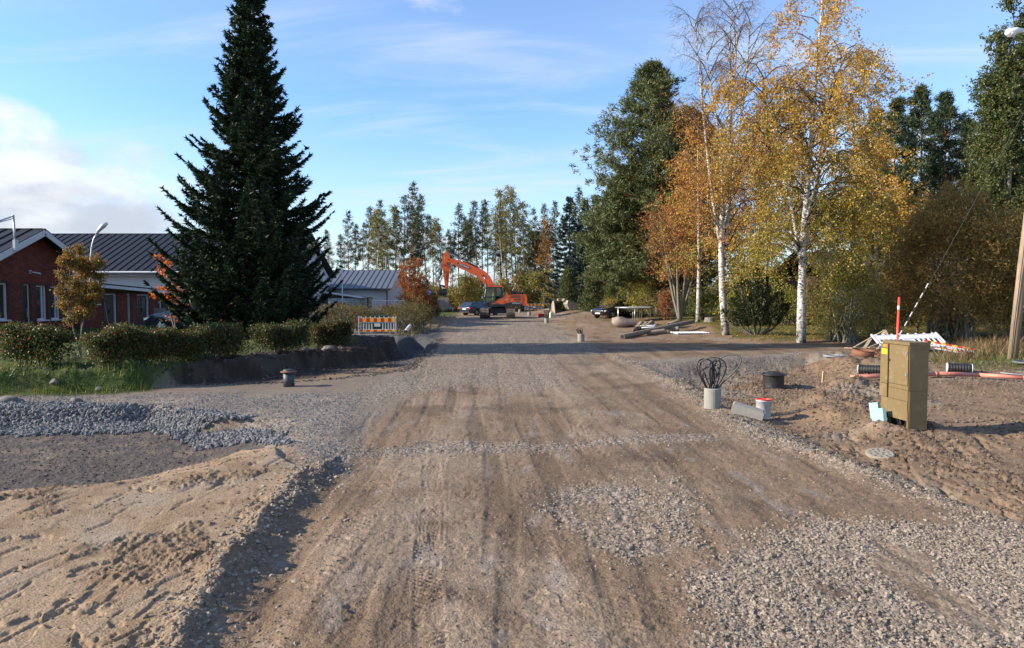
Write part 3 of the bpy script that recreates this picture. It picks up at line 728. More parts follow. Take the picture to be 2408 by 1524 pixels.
def birch_bark():
    t = NT('birch_bark'); co = t.obco(); z = t.N('ShaderNodeSeparateXYZ', {0: co}).outputs[2]
    m1_ = t.N('ShaderNodeMapping', {'Vector': co, 'Scale': (1.0, 1.0, 4.5)}).outputs[0]
    m2_ = t.N('ShaderNodeMapping', {'Vector': co, 'Scale': (1.0, 1.0, 1.6)}).outputs[0]
    a = t.rampv(t.noise(m1_, 6.5, 4, .6, .5), .52, .60); b = t.rampv(t.noise(m2_, 4.2, 5, .7, .8), .54, .60)
    basew = t.rampv(z, 0.1, 2.0, 1.0, 0.0)
    b = t.math('ADD', b, t.math('MULTIPLY', basew, t.rampv(t.noise(co, 4, 5, .7), .42, .6)), True)
    f = t.math('MAXIMUM', t.math('MULTIPLY', a, .8), b)
    wh = t.mix(t.rampv(t.noise(co, 9, 4), .3, .7), (.44, .41, .37, 1), (.66, .63, .59, 1))
    col_ = t.mix(f, wh, (.035, .03, .026, 1))
    b_ = t.bsdf(Base_Color=col_, Roughness=.75); b_.inputs['Specular IOR Level'].default_value = .2
    t.S(b_, 'Normal', t.bump(t.math('ADD', f, t.noise(co, 20, 4)), .35, .02)); return t.m
BIRCHBARK = birch_bark()
def trunk_line(H, r, lean=(0, 0), wob=.15, k=14, z0=-.15):
    z = np.linspace(z0, H, k); a = r.normal(0, wob, 2); ph = r.uniform(0, 6, 2)
    x = lean[0] * z / H + a[0] * np.sin(z / H * 4 + ph[0]) - a[0] * math.sin(ph[0]); y = lean[1] * z / H + a[1] * np.sin(z / H * 3.3 + ph[1]) - a[1] * math.sin(ph[1])
    return np.stack([x, y, z], 1)
def on_line(P, h):
    return np.array([np.interp(h, P[:, 2], P[:, i]) for i in range(3)])
class Tree:
    def __init__(self, seed): self.r = np.random.default_rng(seed); self.wood = MB(); self.leaf = MB()
    def finish(self, name, label, cat, loc, bark, leafm, rz=0, group=None, wood='trunk', leafn='crown'):
        t = thing(name, label, cat, loc, rz, group)
        if self.wood.n: self.wood.build(wood, bark, t, smooth=True)
        if self.leaf.n: self.leaf.build(leafn, leafm, t, col=True, kind='stuff')
        return t

def spruce(seed, H, prof, pal, step=.28, nb=6, sprig=.17, z0=.55, rtr=.22, dens=1.0, tipup=.28, droop=.22, wid=.48):
    """prof: list of (height, half width)"""
    T = Tree(seed); r = T.r; pz = [p[0] for p in prof]; pr = [p[1] for p in prof]
    line = trunk_line(H, r, wob=.04); T.wood.tube(line, np.linspace(rtr, .02, len(line)), 9)
    PP, DD, NN, LL = [], [], [], []
    z = z0
    while z < H - .15:
        base = r.uniform(0, 6.28); Rz = np.interp(z, pz, pr)
        for b in range(nb):
            az = base + b * 6.283 / nb + r.normal(0, .22); L = max(.18, Rz * r.uniform(.70, 1.18))
            f = z / H
            up0 = -.05 + .75 * max(0, f - .45) ; k = 9
            t = np.linspace(0, 1, k); o = np.array((math.cos(az), math.sin(az), 0.0))
            zz = L * (up0 * t - droop * (1 - f) * np.sin(t * 2.6) + tipup * t ** 3)
            p0 = on_line(line, z + r.normal(0, .06)); path = p0 + o * (L * t)[:, None]; path[:, 2] += zz
            if L > .7: T.wood.tube(path[::2], np.linspace(.012 + .012 * L, .005, len(path[::2])), 4, cap=False)
            nt = max(3, int(L / .11 * dens)); tt = r.uniform(.12, 1.0, nt) ** .8
            for sgn in (-1, 1):
                q = np.stack([np.interp(tt, t, path[:, i]) for i in range(3)], 1)
                d1 = np.stack([np.interp(np.minimum(tt + .05, 1.02), t, path[:, i]) for i in range(3)], 1) - np.stack([np.interp(tt - .05, t, path[:, i]) for i in range(3)], 1)
                d1 = unit(d1); side = unit(np.cross(d1, (0, 0, 1.0))) * sgn
                tw = unit(d1 * r.uniform(.5, 1.0, (nt, 1)) + side * r.uniform(.5, 1.0, (nt, 1)) + np.array((0, 0, -1.0)) * r.uniform(-.05, .35, (nt, 1)))
                tl = np.clip((.10 + .42 * L * (1 - tt) * .75), .10, .75) * r.uniform(.6, 1.15, nt)
                for s in range(6):
                    fr = (s + r.uniform(0, 1, nt)) / 6; ok = (tl * (s / 6) < tl) & ((s < 3) | (tl > .22))
                    P = q + tw * (tl * fr)[:, None]
                    D = unit(tw * 1.0 + r.normal(0, .42, (nt, 3)) + np.array((0, 0, -.06)))
                    PP.append(P[ok]); DD.append(D[ok]); NN.append(rv(ok.sum(), r)); LL.append(r.uniform(.7, 1.25, ok.sum()) * sprig)
        z += step * r.uniform(.8, 1.2) * (1.0 if z < H * .6 else .85)
    P = np.concatenate(PP); D = np.concatenate(DD); N = np.concatenate(NN); L = np.concatenate(LL)
    T.leaf.cards(P, D, N, L, L * wid, pick(pal, len(P), r), shape='tri'); return T

def pine(seed, H, base, Rmax, pal, nb=60, tuft=9, nt=16, needle=.20, rtr=.17, lean=(0, 0), shape='cone', width=.2, low=.9):
    T = Tree(seed); r = T.r
    line = trunk_line(H, r, lean, wob=.18); T.wood.tube(line, rtr * (1 - .85 * np.linspace(0, 1, len(line)) ** 1.1), 8)
    PP, DD = [], []
    for i in range(nb):
        f = (i + r.uniform(0, 1)) / nb; h = base + (H - base) * f ** .92
        prof_ = (1 - f) ** .75 * (.55 + .45 * min(1, f / .22)) if shape == 'cone' else math.sin(min(1, .12 + f * .95) * math.pi) ** .65
        if shape == 'full': prof_ = (low + (1 - low) * min(1, f / .25)) * (1 - f) ** .62
        L = max(.25, Rmax * prof_ * r.uniform(.42, 1.2)); az = i * 2.39996 + r.normal(0, .35)
        o = np.array((math.cos(az), math.sin(az), 0.0)); up = r.uniform(-.12, .28) + .45 * f
        t = np.linspace(0, 1, 6); p0 = on_line(line, h)
        path = p0 + o * (L * t)[:, None]; path[:, 2] += L * (up * t + .22 * t ** 2)
        T.wood.tube(path, np.linspace(.018 + .012 * L, .006, 6), 4, cap=False)
        n = max(3, int(nt * (.35 + .65 * L / Rmax))); tt = r.uniform(.28, 1.0, n) ** .7
        q = np.stack([np.interp(tt, t, path[:, j]) for j in range(3)], 1)
        off = r.normal(0, 1, (n, 3)) * np.array((.28, .28, .13)) * (.35 + .45 * L); off[:, 2] = np.abs(off[:, 2]) * .6 - .03
        c = q + off * (tt * .6 + .45)[:, None]
        d = unit(o * .6 + off * 1.2 + np.array((0, 0, .45)))
        PP.append(np.repeat(c, tuft, 0)); DD.append(unit(np.repeat(d, tuft, 0) * .75 + r.normal(0, .55, (n * tuft, 3))))
    # leader tufts
    c = np.repeat(line[-1:] , tuft * 3, 0); PP.append(c); DD.append(unit(r.normal(0, .5, (len(c), 3)) + np.array((0, 0, 1.0))))
    P = np.concatenate(PP); D = np.concatenate(DD); P = P + r.normal(0, needle * .45, P.shape)
    L = r.uniform(.75, 1.3, len(P)) * needle
    T.leaf.cards(P, D, rv(len(P), r), L, L * width * 1.25, pick(pal, len(P), r), shape='tri'); return T

def broadleaf(seed, H, stems, nb, crown0, R, leafL, nleaf, pal, droop=.5, rise=.6, ntw=10, twl=.8, hang=.5, wr=.008, wcol=(.10, .06, .05), sparse=None, pal_low=None, asp=.75, ecc=(1, 1), rtop=.02):
    """stems: list of (radius, lean, height); R(f) crown radius by height fraction; sparse(f) share of leaves kept"""
    T = Tree(seed); r = T.r; lines = []; T.br = MB()
    for st_ in stems:
        rad_, lean_, hh = st_[:3]
        ln = trunk_line(hh, r, lean_, wob=.10 + .01 * hh, k=16)
        if len(st_) > 3:                                   # a stem that forks off the first one
            zf = st_[3]; p0 = on_line(lines[0], zf); k_ = np.linspace(0, 1, 16); sw = r.normal(0, .12, 2)
            ln = np.stack([p0[0] + lean_[0] * k_ ** .8 + sw[0] * np.sin(k_ * 5), p0[1] + lean_[1] * k_ ** .8 + sw[1] * np.sin(k_ * 4), zf + (hh - zf) * k_], 1)
        lines.append(ln); T.wood.tube(ln, rad_ * (1 - .93 * np.linspace(0, 1, 16) ** .9) + .004, 9)
    TP, TD, TL, TF = [], [], [], []
    for i in range(nb):
        ln = lines[i % len(lines)]; hh = ln[-1, 2]
        f = r.uniform(0, 1) ** .85; h = crown0 + (hh - crown0) * f * .985
        L = max(.2, R(h / H) * r.uniform(.65, 1.1)); az = i * 2.39996 + r.normal(0, .5)
        o = np.array((math.cos(az) * ecc[0], math.sin(az) * ecc[1], 0.0)); t = np.linspace(0, 1, 7); p0 = on_line(ln, h)
        path = p0 + o * (L * t)[:, None] + (r.normal(0, .05 * L, (7, 3)) * t[:, None]); rs = rise * r.uniform(.6, 1.4)
        path[:, 2] += L * (rs * np.sin(t * 1.5) - droop * t ** 2.2)
        T.br.tube(path, np.linspace(.010 + .010 * L, .005, 7), 4, cap=False)
        tt = r.uniform(.2, 1.0, ntw) ** .75
        q = np.stack([np.interp(tt, t, path[:, j]) for j in range(3)], 1)
        d = unit(o * .5 + r.normal(0, .65, (ntw, 3)) + np.array((0, 0, -hang)))
        TP.append(q); TD.append(d); TL.append(r.uniform(.5, 1.2, ntw) * twl * (.5 + .5 * min(1, L))); TF.append(np.full(ntw, h / H))
    P = np.concatenate(TP); D = np.concatenate(TD); L = np.concatenate(TL); F = np.concatenate(TF)
    T.twig = MB(); m = 2
    P2 = np.concatenate([P, P + D * (L * r.uniform(.3, .7, len(L)))[:, None]]); D2 = np.concatenate([D, unit(D + r.normal(0, .5, D.shape))]); L2 = np.concatenate([L, L * .6]); F2 = np.concatenate([F, F])
    T.leaf.cards(P2, D2, rv(len(P2), r), L2, wr, pick([wcol], len(P2), r), m=1, shape='tri')
    k = nleaf; LP = np.repeat(P2, k, 0); LD = np.repeat(D2, k, 0); LLn = np.repeat(L2, k); LF = np.repeat(F2, k)
    u = r.uniform(0.1, 1.05, len(LP)); pos = LP + LD * (LLn * u)[:, None] + r.normal(0, .05, LP.shape)
    if sparse is not None:
        kp = r.uniform(size=len(LP)) < sparse(LF); pos, LD, LF = pos[kp], LD[kp], LF[kp]
    n = len(pos); c = pick(pal, n, r)
    if pal_low is not None:
        lowm = r.uniform(size=n) < np.clip(1.15 - LF * 1.5, 0, .9); c[lowm] = pick(pal_low, int(lowm.sum()), r)
    dl = unit(LD * .3 + r.normal(0, .7, (n, 3)) + np.array((0, 0, -.45)))
    s = r.uniform(.7, 1.25, n) * leafL
    T.leaf.cards(pos, dl, rv(n, r), s, s * asp, c, bend=.08); return T
TWIG = None
def leafed(T, name, label, cat, loc, bark, rz=0, group=None, lm=None):
    t = thing(name, label, cat, loc, rz, group)
    T.wood.build('trunk', bark, t, smooth=True)
    T.br.build('branches', BARK, t, smooth=True, kind='stuff')
    T.leaf.build('crown', [lm or LEAF, DRY], t, col=True, kind='stuff'); return t

def bush(seed, dims, ncl, per, leafL, asp, pal, nst=14, sig=.16, top=1.0, shape='dome', stem=(.10, .075, .05), base_r=.15, up=.2, hollow=.45, dl=None):
    """leaf clumps over a dome or hedge volume on many stems"""
    T = Tree(seed); r = T.r; a, b, h = dims
    if shape == 'dome':
        d = rv(ncl, r); d[:, 2] = np.where(d[:, 2] < -.62, -d[:, 2], d[:, 2]); rad_ = r.uniform(hollow, 1.0, ncl) ** .6
        lump = 1 + .16 * np.sin(d[:, 0] * 5 + seed) * np.sin(d[:, 1] * 4 + d[:, 2] * 5)
        C = d * rad_[:, None] * lump[:, None] * np.array((a, b, h * .58)); C[:, 2] += h * .42
    elif shape == 'cone':
        z = r.uniform(0, 1, ncl) ** 1.35; an = r.uniform(0, 6.28, ncl); rr = (1 - z) ** .7 * r.uniform(.55, 1, ncl) * (1 + .12 * np.sin(an * 4 + seed))
        C = np.stack([np.cos(an) * rr * a, np.sin(an) * rr * b, .06 + z * h * .97], 1)
    else:
        C = np.stack([r.uniform(-a, a, ncl), r.uniform(-b, b, ncl), h * (.18 + .8 * r.uniform(0, 1, ncl) ** .7)], 1)
        s_ = r.integers(0, 3, ncl); C[s_ == 0, 2] = h * r.uniform(.88, 1.02, (s_ == 0).sum()); C[s_ == 1, 1] = -b * r.uniform(.8, 1.05, (s_ == 1).sum())
        C[:, 2] *= 1 + .10 * np.sin(C[:, 0] * 2.1 + seed) + .07 * np.sin(C[:, 0] * 5.3 + seed * 2)
    C[:, 2] = np.maximum(C[:, 2], .05)
    for i in range(nst):
        tgt = C[r.integers(0, ncl)] * np.array((.9, .9, .95))
        if shape == 'hedge': st = np.array((tgt[0] + r.normal(0, .08), r.normal(0, b * .4), -.05))
        else: st = np.array((r.normal(0, base_r * a), r.normal(0, base_r * b), -.05))
        mid = (st + tgt) / 2 + np.array((0, 0, up * h)) + r.normal(0, .04, 3) * a
        T.wood.tube(np.array([st, (st + mid) / 2 + np.array((0, 0, .04 * h)), mid, tgt]), [.010 + .008 * h, .009 + .006 * h, .012, .005], 4, cap=False)
    n = ncl * per; P = np.repeat(C, per, 0) + r.normal(0, sig, (n, 3)) * np.array((1, 1, .8)); P[:, 2] = np.maximum(P[:, 2], .02)
    D = rv(n, r) if dl is None else unit(rv(n, r) * dl[1] + np.array(dl[0])); L = r.uniform(.7, 1.3, n) * leafL
    c = pick(pal, n, r); cl = np.repeat(1 + r.normal(0, .16, ncl), per)[:, None]
    T.leaf.cards(P, D, rv(n, r), L, L * asp, np.clip(c * cl, .003, 1), bend=.06); return T

GR = [(.045, .085, .018), (.06, .10, .022), (.035, .065, .014)]
SPR = [(.018, .036, .016), (.027, .050, .021), (.012, .024, .012)]
# the big dark spruce
tr = spruce(3, 16.4, [(0, 2.5), (.6, 2.9), (1.7, 3.2), (3.5, 3.1), (5.2, 2.85), (6.0, 2.6), (6.9, 2.25), (8.6, 1.6), (10.4, 1.1), (12.1, .76), (13.8, .56), (16.4, .1)], SPR, step=.24, nb=8, dens=2.5, sprig=.17, z0=.45, rtr=.26, wid=.40)
p = on(at(590, 803, 27.3).x, 27.3)
tr.finish('spruce_tree', 'tall dark conical spruce standing behind the clipped hedges', 'tree', p, BARK, NEEDLE)

# birches and their neighbours on the right
GOLD = [(.54, .31, .065), (.47, .25, .045), (.61, .39, .10), (.40, .245, .055), (.42, .19, .045)]
GOLDG = [(.34, .27, .05), (.20, .22, .05), (.45, .30, .05), (.14, .18, .04)]
RUST = [(.40, .16, .05), (.48, .22, .06), (.33, .12, .05), (.52, .28, .07)]
p = GG(1883, 800)
T = broadleaf(21, 16.6, [(.215, (.25, -.2), 16.4), (.09, (1.9, .6), 13.6, 4.2), (.085, (-1.7, .5), 13.0, 3.6), (.06, (.6, -1.2), 12.0, 5.5)], 130, 2.7, lambda f: 3.45 * np.interp(f, [.12, .25, .5, .72, .9, 1], [.55, .9, 1.0, .82, .55, .15]), .085, 16, GOLD + [(.36, .22, .04), (.30, .24, .05), (.66, .45, .12)], droop=.75, rise=.75, ntw=20, twl=1.25, hang=.9, pal_low=GOLDG)
leafed(T, 'birch_tree', 'golden leafy birch with a thick white trunk beside the dirt track', 'tree', p, BIRCHBARK)
p = GG(1706, 788)
T = broadleaf(22, 17.6, [(.20, (-.3, 0), 16.8), (.10, (-1.5, .4), 16.6, 4.6), (.11, (.6, .3), 17.6, 3.4), (.09, (1.4, -.3), 16.6, 5.2), (.075, (-.9, -.4), 15.6, 6.0)], 150, 3.8, lambda f: 2.5 * np.interp(f, [.2, .35, .55, .75, .95, 1], [.8, 1.0, .95, .8, .5, .3]), .08, 7, RUST, droop=.25, rise=1.0, ntw=24, twl=.95, hang=.35, wr=.012, wcol=(.15, .08, .06), sparse=lambda f: np.clip(1.25 - f * 1.75, .02, 1) * .9, pal_low=GOLD)
leafed(T, 'birch_tree', 'tall half bare birch with several upright white stems', 'tree', p, BIRCHBARK)
for i, (u, v, h, lab) in enumerate(((1789, 762, 13.5, 'slender golden birch rising behind the juniper'), (1640, 757, 13.5, 'full rusty birch close behind the half bare birch'), (1545, 741, 12.0, 'thin white birch behind the old concrete pipes'), (2060, 762, 12.0, 'golden birch behind the small brown twiggy willow'))):
    p = GG(u, v)
    T = broadleaf(30 + i, h, [(.15, (.3 - .3 * i, 0), h), (.06, (.9, .4), h * .8, h * .3)], 85, 2.4, lambda f: 3.2 * np.interp(f, [.15, .3, .6, 1], [.6, 1.0, .9, .25]), .125, 13, GOLD if i != 1 else RUST + GOLD[:2], droop=.7, rise=.8, ntw=13, twl=1.1, hang=.8, pal_low=GOLDG, sparse=((lambda f: .75 + 0 * f), (lambda f: .42 + 0 * f), (lambda f: .3 + 0 * f), (lambda f: .8 + 0 * f))[i])
    leafed(T, 'birch_tree', lab, 'tree', p, BIRCHBARK)
# grey multi-stemmed tree, nearly bare
p = GG(1598, 755)
st = [(.13, (math.cos(a) * 1.8, math.sin(a) * 1.2, )[:2], 7.6 + .8 * math.sin(a * 3)) for a in np.linspace(.2, 6.0, 7)]
T = broadleaf(41, 8.6, st, 130, 2.4, lambda f: 2.1 * np.interp(f, [.2, .5, 1], [.7, 1, .4]), .08, 6, RUST, droop=.05, rise=.9, ntw=18, twl=.8, hang=.0, wr=.013, wcol=(.20, .11, .08), sparse=lambda f: .55 + 0 * f, rtop=.03)
leafed(T, 'rowan_tree', 'nearly bare grey tree fanning out in many stems behind the pipes', 'tree', p, BARK_G)
# pines behind
PN = [(.090, .115, .042), (.12, .14, .052), (.065, .085, .034), (.15, .16, .065)]
PD = [(.045, .068, .030), (.062, .086, .038), (.032, .05, .024)]
for i, (u, v, h, R_, lab) in enumerate(((1530, 745, 20.4, 6.0, 'broad full-crowned pine behind the trampoline'), (1612, 744, 17.0, 5.0, 'brown-trunked pine behind the grey many-stemmed tree'), (1476, 744, 12.5, 4.4, 'pale green spreading pine behind the black car'))):
    T = pine(50 + i, h, 2.2, R_, PN, nb=170, tuft=20, nt=36, needle=.29, rtr=.2, shape='full', low=.75)
    T.finish('pine_tree', lab, 'tree', GG(u, v), PINEBARK, NEEDLE)
T = pine(55, 11.5, 1.5, 3.6, PN, nb=90, tuft=16, nt=24, needle=.28, rtr=.2, shape='full', low=.8)
p = G(1262, 722, .2)
T.finish('pine_tree', 'low-branched green pine by the far barrier', 'tree', p, PINEBARK, NEEDLE)
BS = [(.050, .078, .072), (.07, .10, .09), (.035, .055, .05)]
T = spruce(57, 12.6, [(0, 3.0), (1, 3.2), (4, 2.9), (8, 1.7), (12.6, .1)], BS, step=.42, nb=6, sprig=.34, dens=.55, rtr=.2)
T.finish('spruce_tree', 'blue-grey spruce behind the clipped fir bushes', 'tree', on(at(1338, 700, 78).x, 78), BARK, NEEDLE)
dk = spruce(58, 13.4, [(0, 3.2), (1, 3.3), (4, 2.9), (8, 1.7), (13.4, .1)], SPR + [(.03, .06, .03)], step=.42, nb=6, sprig=.34, dens=.55, rtr=.2)
dk0 = dk.finish('spruce_tree', 'dark spruce in the row behind the black car', 'tree', on(at(1398, 700, 84).x, 84), BARK, NEEDLE, group='dark spruces behind the black car')
for u, y, s in ((1432, 82, .95), (1375, 88, 1.0), (1455, 88, .85)):
    dup(dk0, on(at(u, 700, y).x, y), random.uniform(0, 6), s)
# right edge: pines, poplar
for i, (u, Y_, h, R_) in enumerate(((2092, 58, 18.0, 4.6), (2150, 62, 19.4, 4.2), (2216, 60, 19.0, 2.9), (2262, 66, 18.0, 2.8), (2045, 66, 19.0, 3.0))):
    if i < 2: T = pine(60 + i, 20.0, 4.5, R_, PD, nb=72, tuft=18, nt=26, needle=.32, rtr=.18, shape='cone')
    loc = on(at(u, 700, Y_).x, Y_)
    if i == 0: pr0 = T.finish('pine_tree', 'dark pine in the stand behind the round willow', 'tree', loc, PINEBARK, NEEDLE, group='dark pines behind the round willow'); pr0.scale = (h / 20,) * 3
    elif i == 1: pr1 = T.finish('pine_tree', 'dark pine in the stand behind the round willow', 'tree', loc, PINEBARK, NEEDLE, group='dark pines behind the round willow')
    else: dup((pr0, pr1)[i % 2], loc, i * 1.7, h / 20)
PO = [(.075, .105, .032), (.10, .13, .045), (.05, .075, .025), (.16, .15, .05)]
for i, (u, Y_, h) in enumerate(((2352, 44, 20.6), (2400, 46, 19.0), (2312, 47, 14.5))):
    T = broadleaf(70 + i, h, [(.2, (0, 0), h), (.1, (.5, .2), h * .86), (.1, (-.5, .1), h * .8)], 150, 1.2, lambda f: 1.25 * np.interp(f, [0, .15, .5, .8, 1], [.8, 1, .9, .75, .4]), .135, 11, PO, droop=-.3, rise=1.7, ntw=15, twl=.8, hang=-.7, wr=.01)
    leafed(T, 'poplar_tree', ('tall columnar green poplar behind the leaning wooden pole', 'broad columnar poplar at the foot of the street lamp arm', 'shorter columnar poplar beside the dark pines')[i], 'tree', on(at(u, 700, Y_).x, Y_), BARK_G)
# willows
WL = [(.33, .20, .05), (.27, .165, .045), (.20, .135, .038), (.42, .29, .10), (.16, .12, .035)]
p = GG(2235, 792); T = bush(80, (3.35, 3.1, 6.9), 2600, 24, .19, .19, WL, nst=60, sig=.24, base_r=.18, hollow=.35)
T.finish('willow_shrub', 'huge round brownish willow shrub behind the utility cabinet', 'shrub', p, BARK_G, LEAF, wood='stems', leafn='foliage')
p = GG(2420, 800); T = bush(81, (2.6, 2.3, 5.6), 1100, 22, .15, .17, WL, nst=40, sig=.24, base_r=.18, hollow=.35)
T.finish('willow_shrub', 'brownish willow shrub behind the leaning wooden pole', 'shrub', p, BARK_G, LEAF, wood='stems', leafn='foliage')
WL2 = [(.26, .22, .05), (.19, .19, .045), (.32, .25, .07), (.15, .15, .035)]
p = GG(1985, 800); T = bush(82, (1.75, 1.5, 3.9), 750, 20, .15, .17, WL2, nst=40, sig=.24, base_r=.2, hollow=.25)
T.finish('willow_shrub', 'yellow-green leafy willow shrub hiding the brown house', 'shrub', p, BARK_G, LEAF, wood='stems', leafn='foliage')
p = GG(2055, 797); T = bush(83, (1.3, 1.2, 2.6), 420, 18, .12, .2, [(.24, .15, .05), (.18, .13, .04), (.14, .10, .035)], nst=40, sig=.2, base_r=.2, hollow=.25)
T.finish('willow_shrub', 'small brown twiggy willow between the two larger willows', 'shrub', p, BARK_G, LEAF, wood='stems', leafn='foliage')
# juniper: several upright plumes
p = GG(1778, 787); T = Tree(84); JN = [(.050, .066, .026), (.07, .085, .032), (.035, .05, .022), (.09, .085, .035)]
for k, (ax_, ay_, hh, rr) in enumerate(((-1.2, 0, 1.6, .42), (-.7, .3, 2.6, .45), (-.1, .1, 3.5, .42), (.5, .4, 2.9, .4), (1.15, 0, 1.9, .42), (1.6, .2, 1.3, .36), (-1.6, .1, 1.0, .36), (-.4, -.4, 1.3, .35), (.8, -.4, 1.1, .35))):
    r = T.r; T.wood.tube(np.array([(ax_ * .15, ay_ * .15, -.05), (ax_ * .5, ay_ * .5, .25), (ax_ * .8, ay_, hh * .5), (ax_, ay_, hh)]), [.06, .05, .035, .01], 6, cap=False)
    n = int(2600 * hh * rr / 1.4); zz = r.uniform(.12, 1, n); an = r.uniform(0, 6.28, n); q = rr * np.sin(np.clip(zz, 0, 1) * 2.75 + .3) ** .7 * r.uniform(.4, 1, n) ** .5 * (1 + .25 * np.sin(an * 3 + zz * 14))
    P = np.stack([ax_ * (.35 + .65 * zz) + np.cos(an) * q, ay_ + np.sin(an) * q, .28 + zz * hh * .95], 1)
    D = unit(np.stack([np.cos(an), np.sin(an), np.full(n, 1.0)], 1) + r.normal(0, .45, (n, 3)))
    T.leaf.cards(P, D, rv(n, r), r.uniform(.1, .2, n), .05, pick(JN, n, r))
T.finish('juniper_shrub', 'dark olive juniper with upright plumes between two white birches', 'shrub', p, BARK_G, NEEDLE, wood='stems', leafn='foliage')
# clipped fir bushes by the digging buckets
FB = [(.055, .085, .028), (.075, .105, .035), (.04, .066, .022), (.15, .12, .05)]
for i, (u, v, w, h, lab) in enumerate(((1334, 70.5, 1.25, 4.2, 'tall green fir bush behind the stacked digging buckets'), (1393, 66, 1.3, 4.0, 'green fir bush between the digging bucket and the black car'))):
    T = bush(90 + i, (w, w * .9, h), 520, 16, .22, .26, FB, nst=12, sig=.2, shape='cone', dl=((0, 0, 1.1), 1.0)); T.finish('fir_bush', lab, 'shrub', on(at(u, 700, v).x, v), BARK, NEEDLE, wood='stems', leafn='foliage')
YG = [(.34, .30, .05), (.26, .25, .045), (.42, .34, .07), (.18, .20, .04)]
for i, (u, v, d, pal, lab, cl) in enumerate((
    (1512, 747, (1.5, 1.2, 3.3), YG, 'loose yellow-green shrub behind the trampoline', 260), (1436, 741, (.85, .8, 1.7), [(.30, .24, .06), (.22, .20, .05), (.35, .2, .06)], 'small olive shrub in front of the black car', 160),
    (1566, 752, (.7, .6, 2.3), [(.26, .10, .05), (.33, .15, .06), (.20, .09, .04)], 'rusty red shrub at the foot of the pines', 170), (1292, 720, (1.5, 1.2, 3.0), [(.12, .17, .07), (.2, .24, .11), (.09, .13, .05)], 'pale green shrub beside the far barrier', 200),
    (1652, 752, (1.3, 1.1, 2.0), GR + YG[:1], 'green shrub in the shade behind the half bare birch', 220), (1735, 757, (1.6, 1.2, 2.0), YG, 'yellow-green shrub behind the juniper', 220), (1850, 764, (1.8, 1.4, 2.4), YG + GR, 'mixed green shrub behind the golden birch', 280),
    (2130, 768, (2.2, 1.4, 2.3), YG + WL, 'olive shrub in shade behind the willows', 240), (2330, 775, (1.9, 1.4, 2.2), WL, 'brown shrub in shade behind the round willow', 220))):
    p = GG(u, v); T = bush(100 + i, d, cl, 16, .12, .45, pal, nst=22, sig=.2, hollow=.2); T.finish('shrub', lab, 'shrub', p, BARK, LEAF, wood='stems', leafn='foliage')

# left: hedges, young rowan, maple, shrubs by the barrier
HG = [(.050, .070, .020), (.07, .09, .026), (.036, .055, .016), (.10, .05, .03), (.08, .085, .025)]
HR = HG + [(.055, .08, .022), (.065, .085, .024), (.22, .07, .035)]
def hedge(seed, a, b, h, wd, pal, ncl, lab):
    A_, B_ = GG(*a), GG(*b); c = (A_ + B_) / 2; L = (B_ - A_).length / 2; rz = math.atan2(B_.y - A_.y, B_.x - A_.x)
    T = bush(seed, (L, wd, h), ncl, 24, .062, .62, pal, nst=int(L * 26), sig=.085, shape='hedge', stem=(.1, .07, .05), up=.05)
    T.finish('hedge', lab, 'hedge', on(c.x, c.y), BARK_G, LEAF, rz, wood='stems', leafn='foliage')
hedge(110, (34, 880), (154, 877), .92, .28, HR + GR, 520, 'short leafy hedge tinged red beside the young rowan')
hedge(111, (208, 869), (553, 838), .84, .34, HR + [(.06, .09, .02)] * 2, 1500, 'long dark clipped hedge in front of the parked dark car')
hedge(112, (606, 832), (702, 826), .77, .40, HG, 620, 'dark green hedge to the right of the spruce trunk')
hedge(113, (732, 814), (818, 809), .75, .38, HR + [(.10, .10, .03)], 620, 'reddish hedge section ending at the driveway')
RW = [(.17, .14, .03), (.11, .12, .028), (.28, .13, .035), (.22, .18, .04), (.33, .10, .03)]
T = broadleaf(115, 3.1, [(.026, (.05, 0), 3.0), (.022, (-.12, .1), 2.7), (.02, (.14, .1), 2.6)], 75, .9, lambda f: .30 * np.interp(f, [.2, .4, .7, 1], [.6, 1, .8, .25]), .048, 14, RW, droop=.1, rise=1.1, ntw=9, twl=.2, hang=.1, wr=.006)
leafed(T, 'rowan_tree', 'slim young rowan in autumn colour between the two hedges', 'tree', on(at(190, 850, 19.3).x, 19.3), BARK_G)
MP = [(.70, .20, .04), (.60, .15, .035), (.78, .30, .07), (.45, .12, .03)]
T = broadleaf(116, 3.2, [(.04, (-.4, 0), 3.2), (.03, (-.1, .2), 2.6)], 17, .7, lambda f: .62 * np.interp(f, [.1, .5, 1], [.7, 1, .4]), .10, 4, MP, droop=.2, rise=.6, ntw=6, twl=.4, hang=.1, asp=.9)
leafed(T, 'maple_tree', 'small bright orange maple beside the spruce and the brick wall', 'tree', on(at(415, 800, 27.5).x, 27.5), BARK_G)
RR_ = [(.42, .07, .03), (.33, .10, .035), (.26, .13, .04), (.15, .12, .03)]
T = broadleaf(117, 5.0, [(.08, (.2, 0), 5.0), (.06, (-.5, .2), 4.4), (.05, (.6, .1), 4.2)], 60, .8, lambda f: 1.35 * np.interp(f, [.1, .45, .8, 1], [.8, 1, .7, .2]), .10, 9, RR_, droop=.15, rise=.8, ntw=9, twl=.6, hang=.1)
leafed(T, 'rowan_tree', 'dense red-leaved rowan standing left of the digging bucket', 'tree', on(at(978, 742, 55).x, 55), BARK)
SB = [(.15, .13, .04), (.11, .12, .035), (.21, .15, .05), (.08, .09, .028), (.20, .09, .04)]
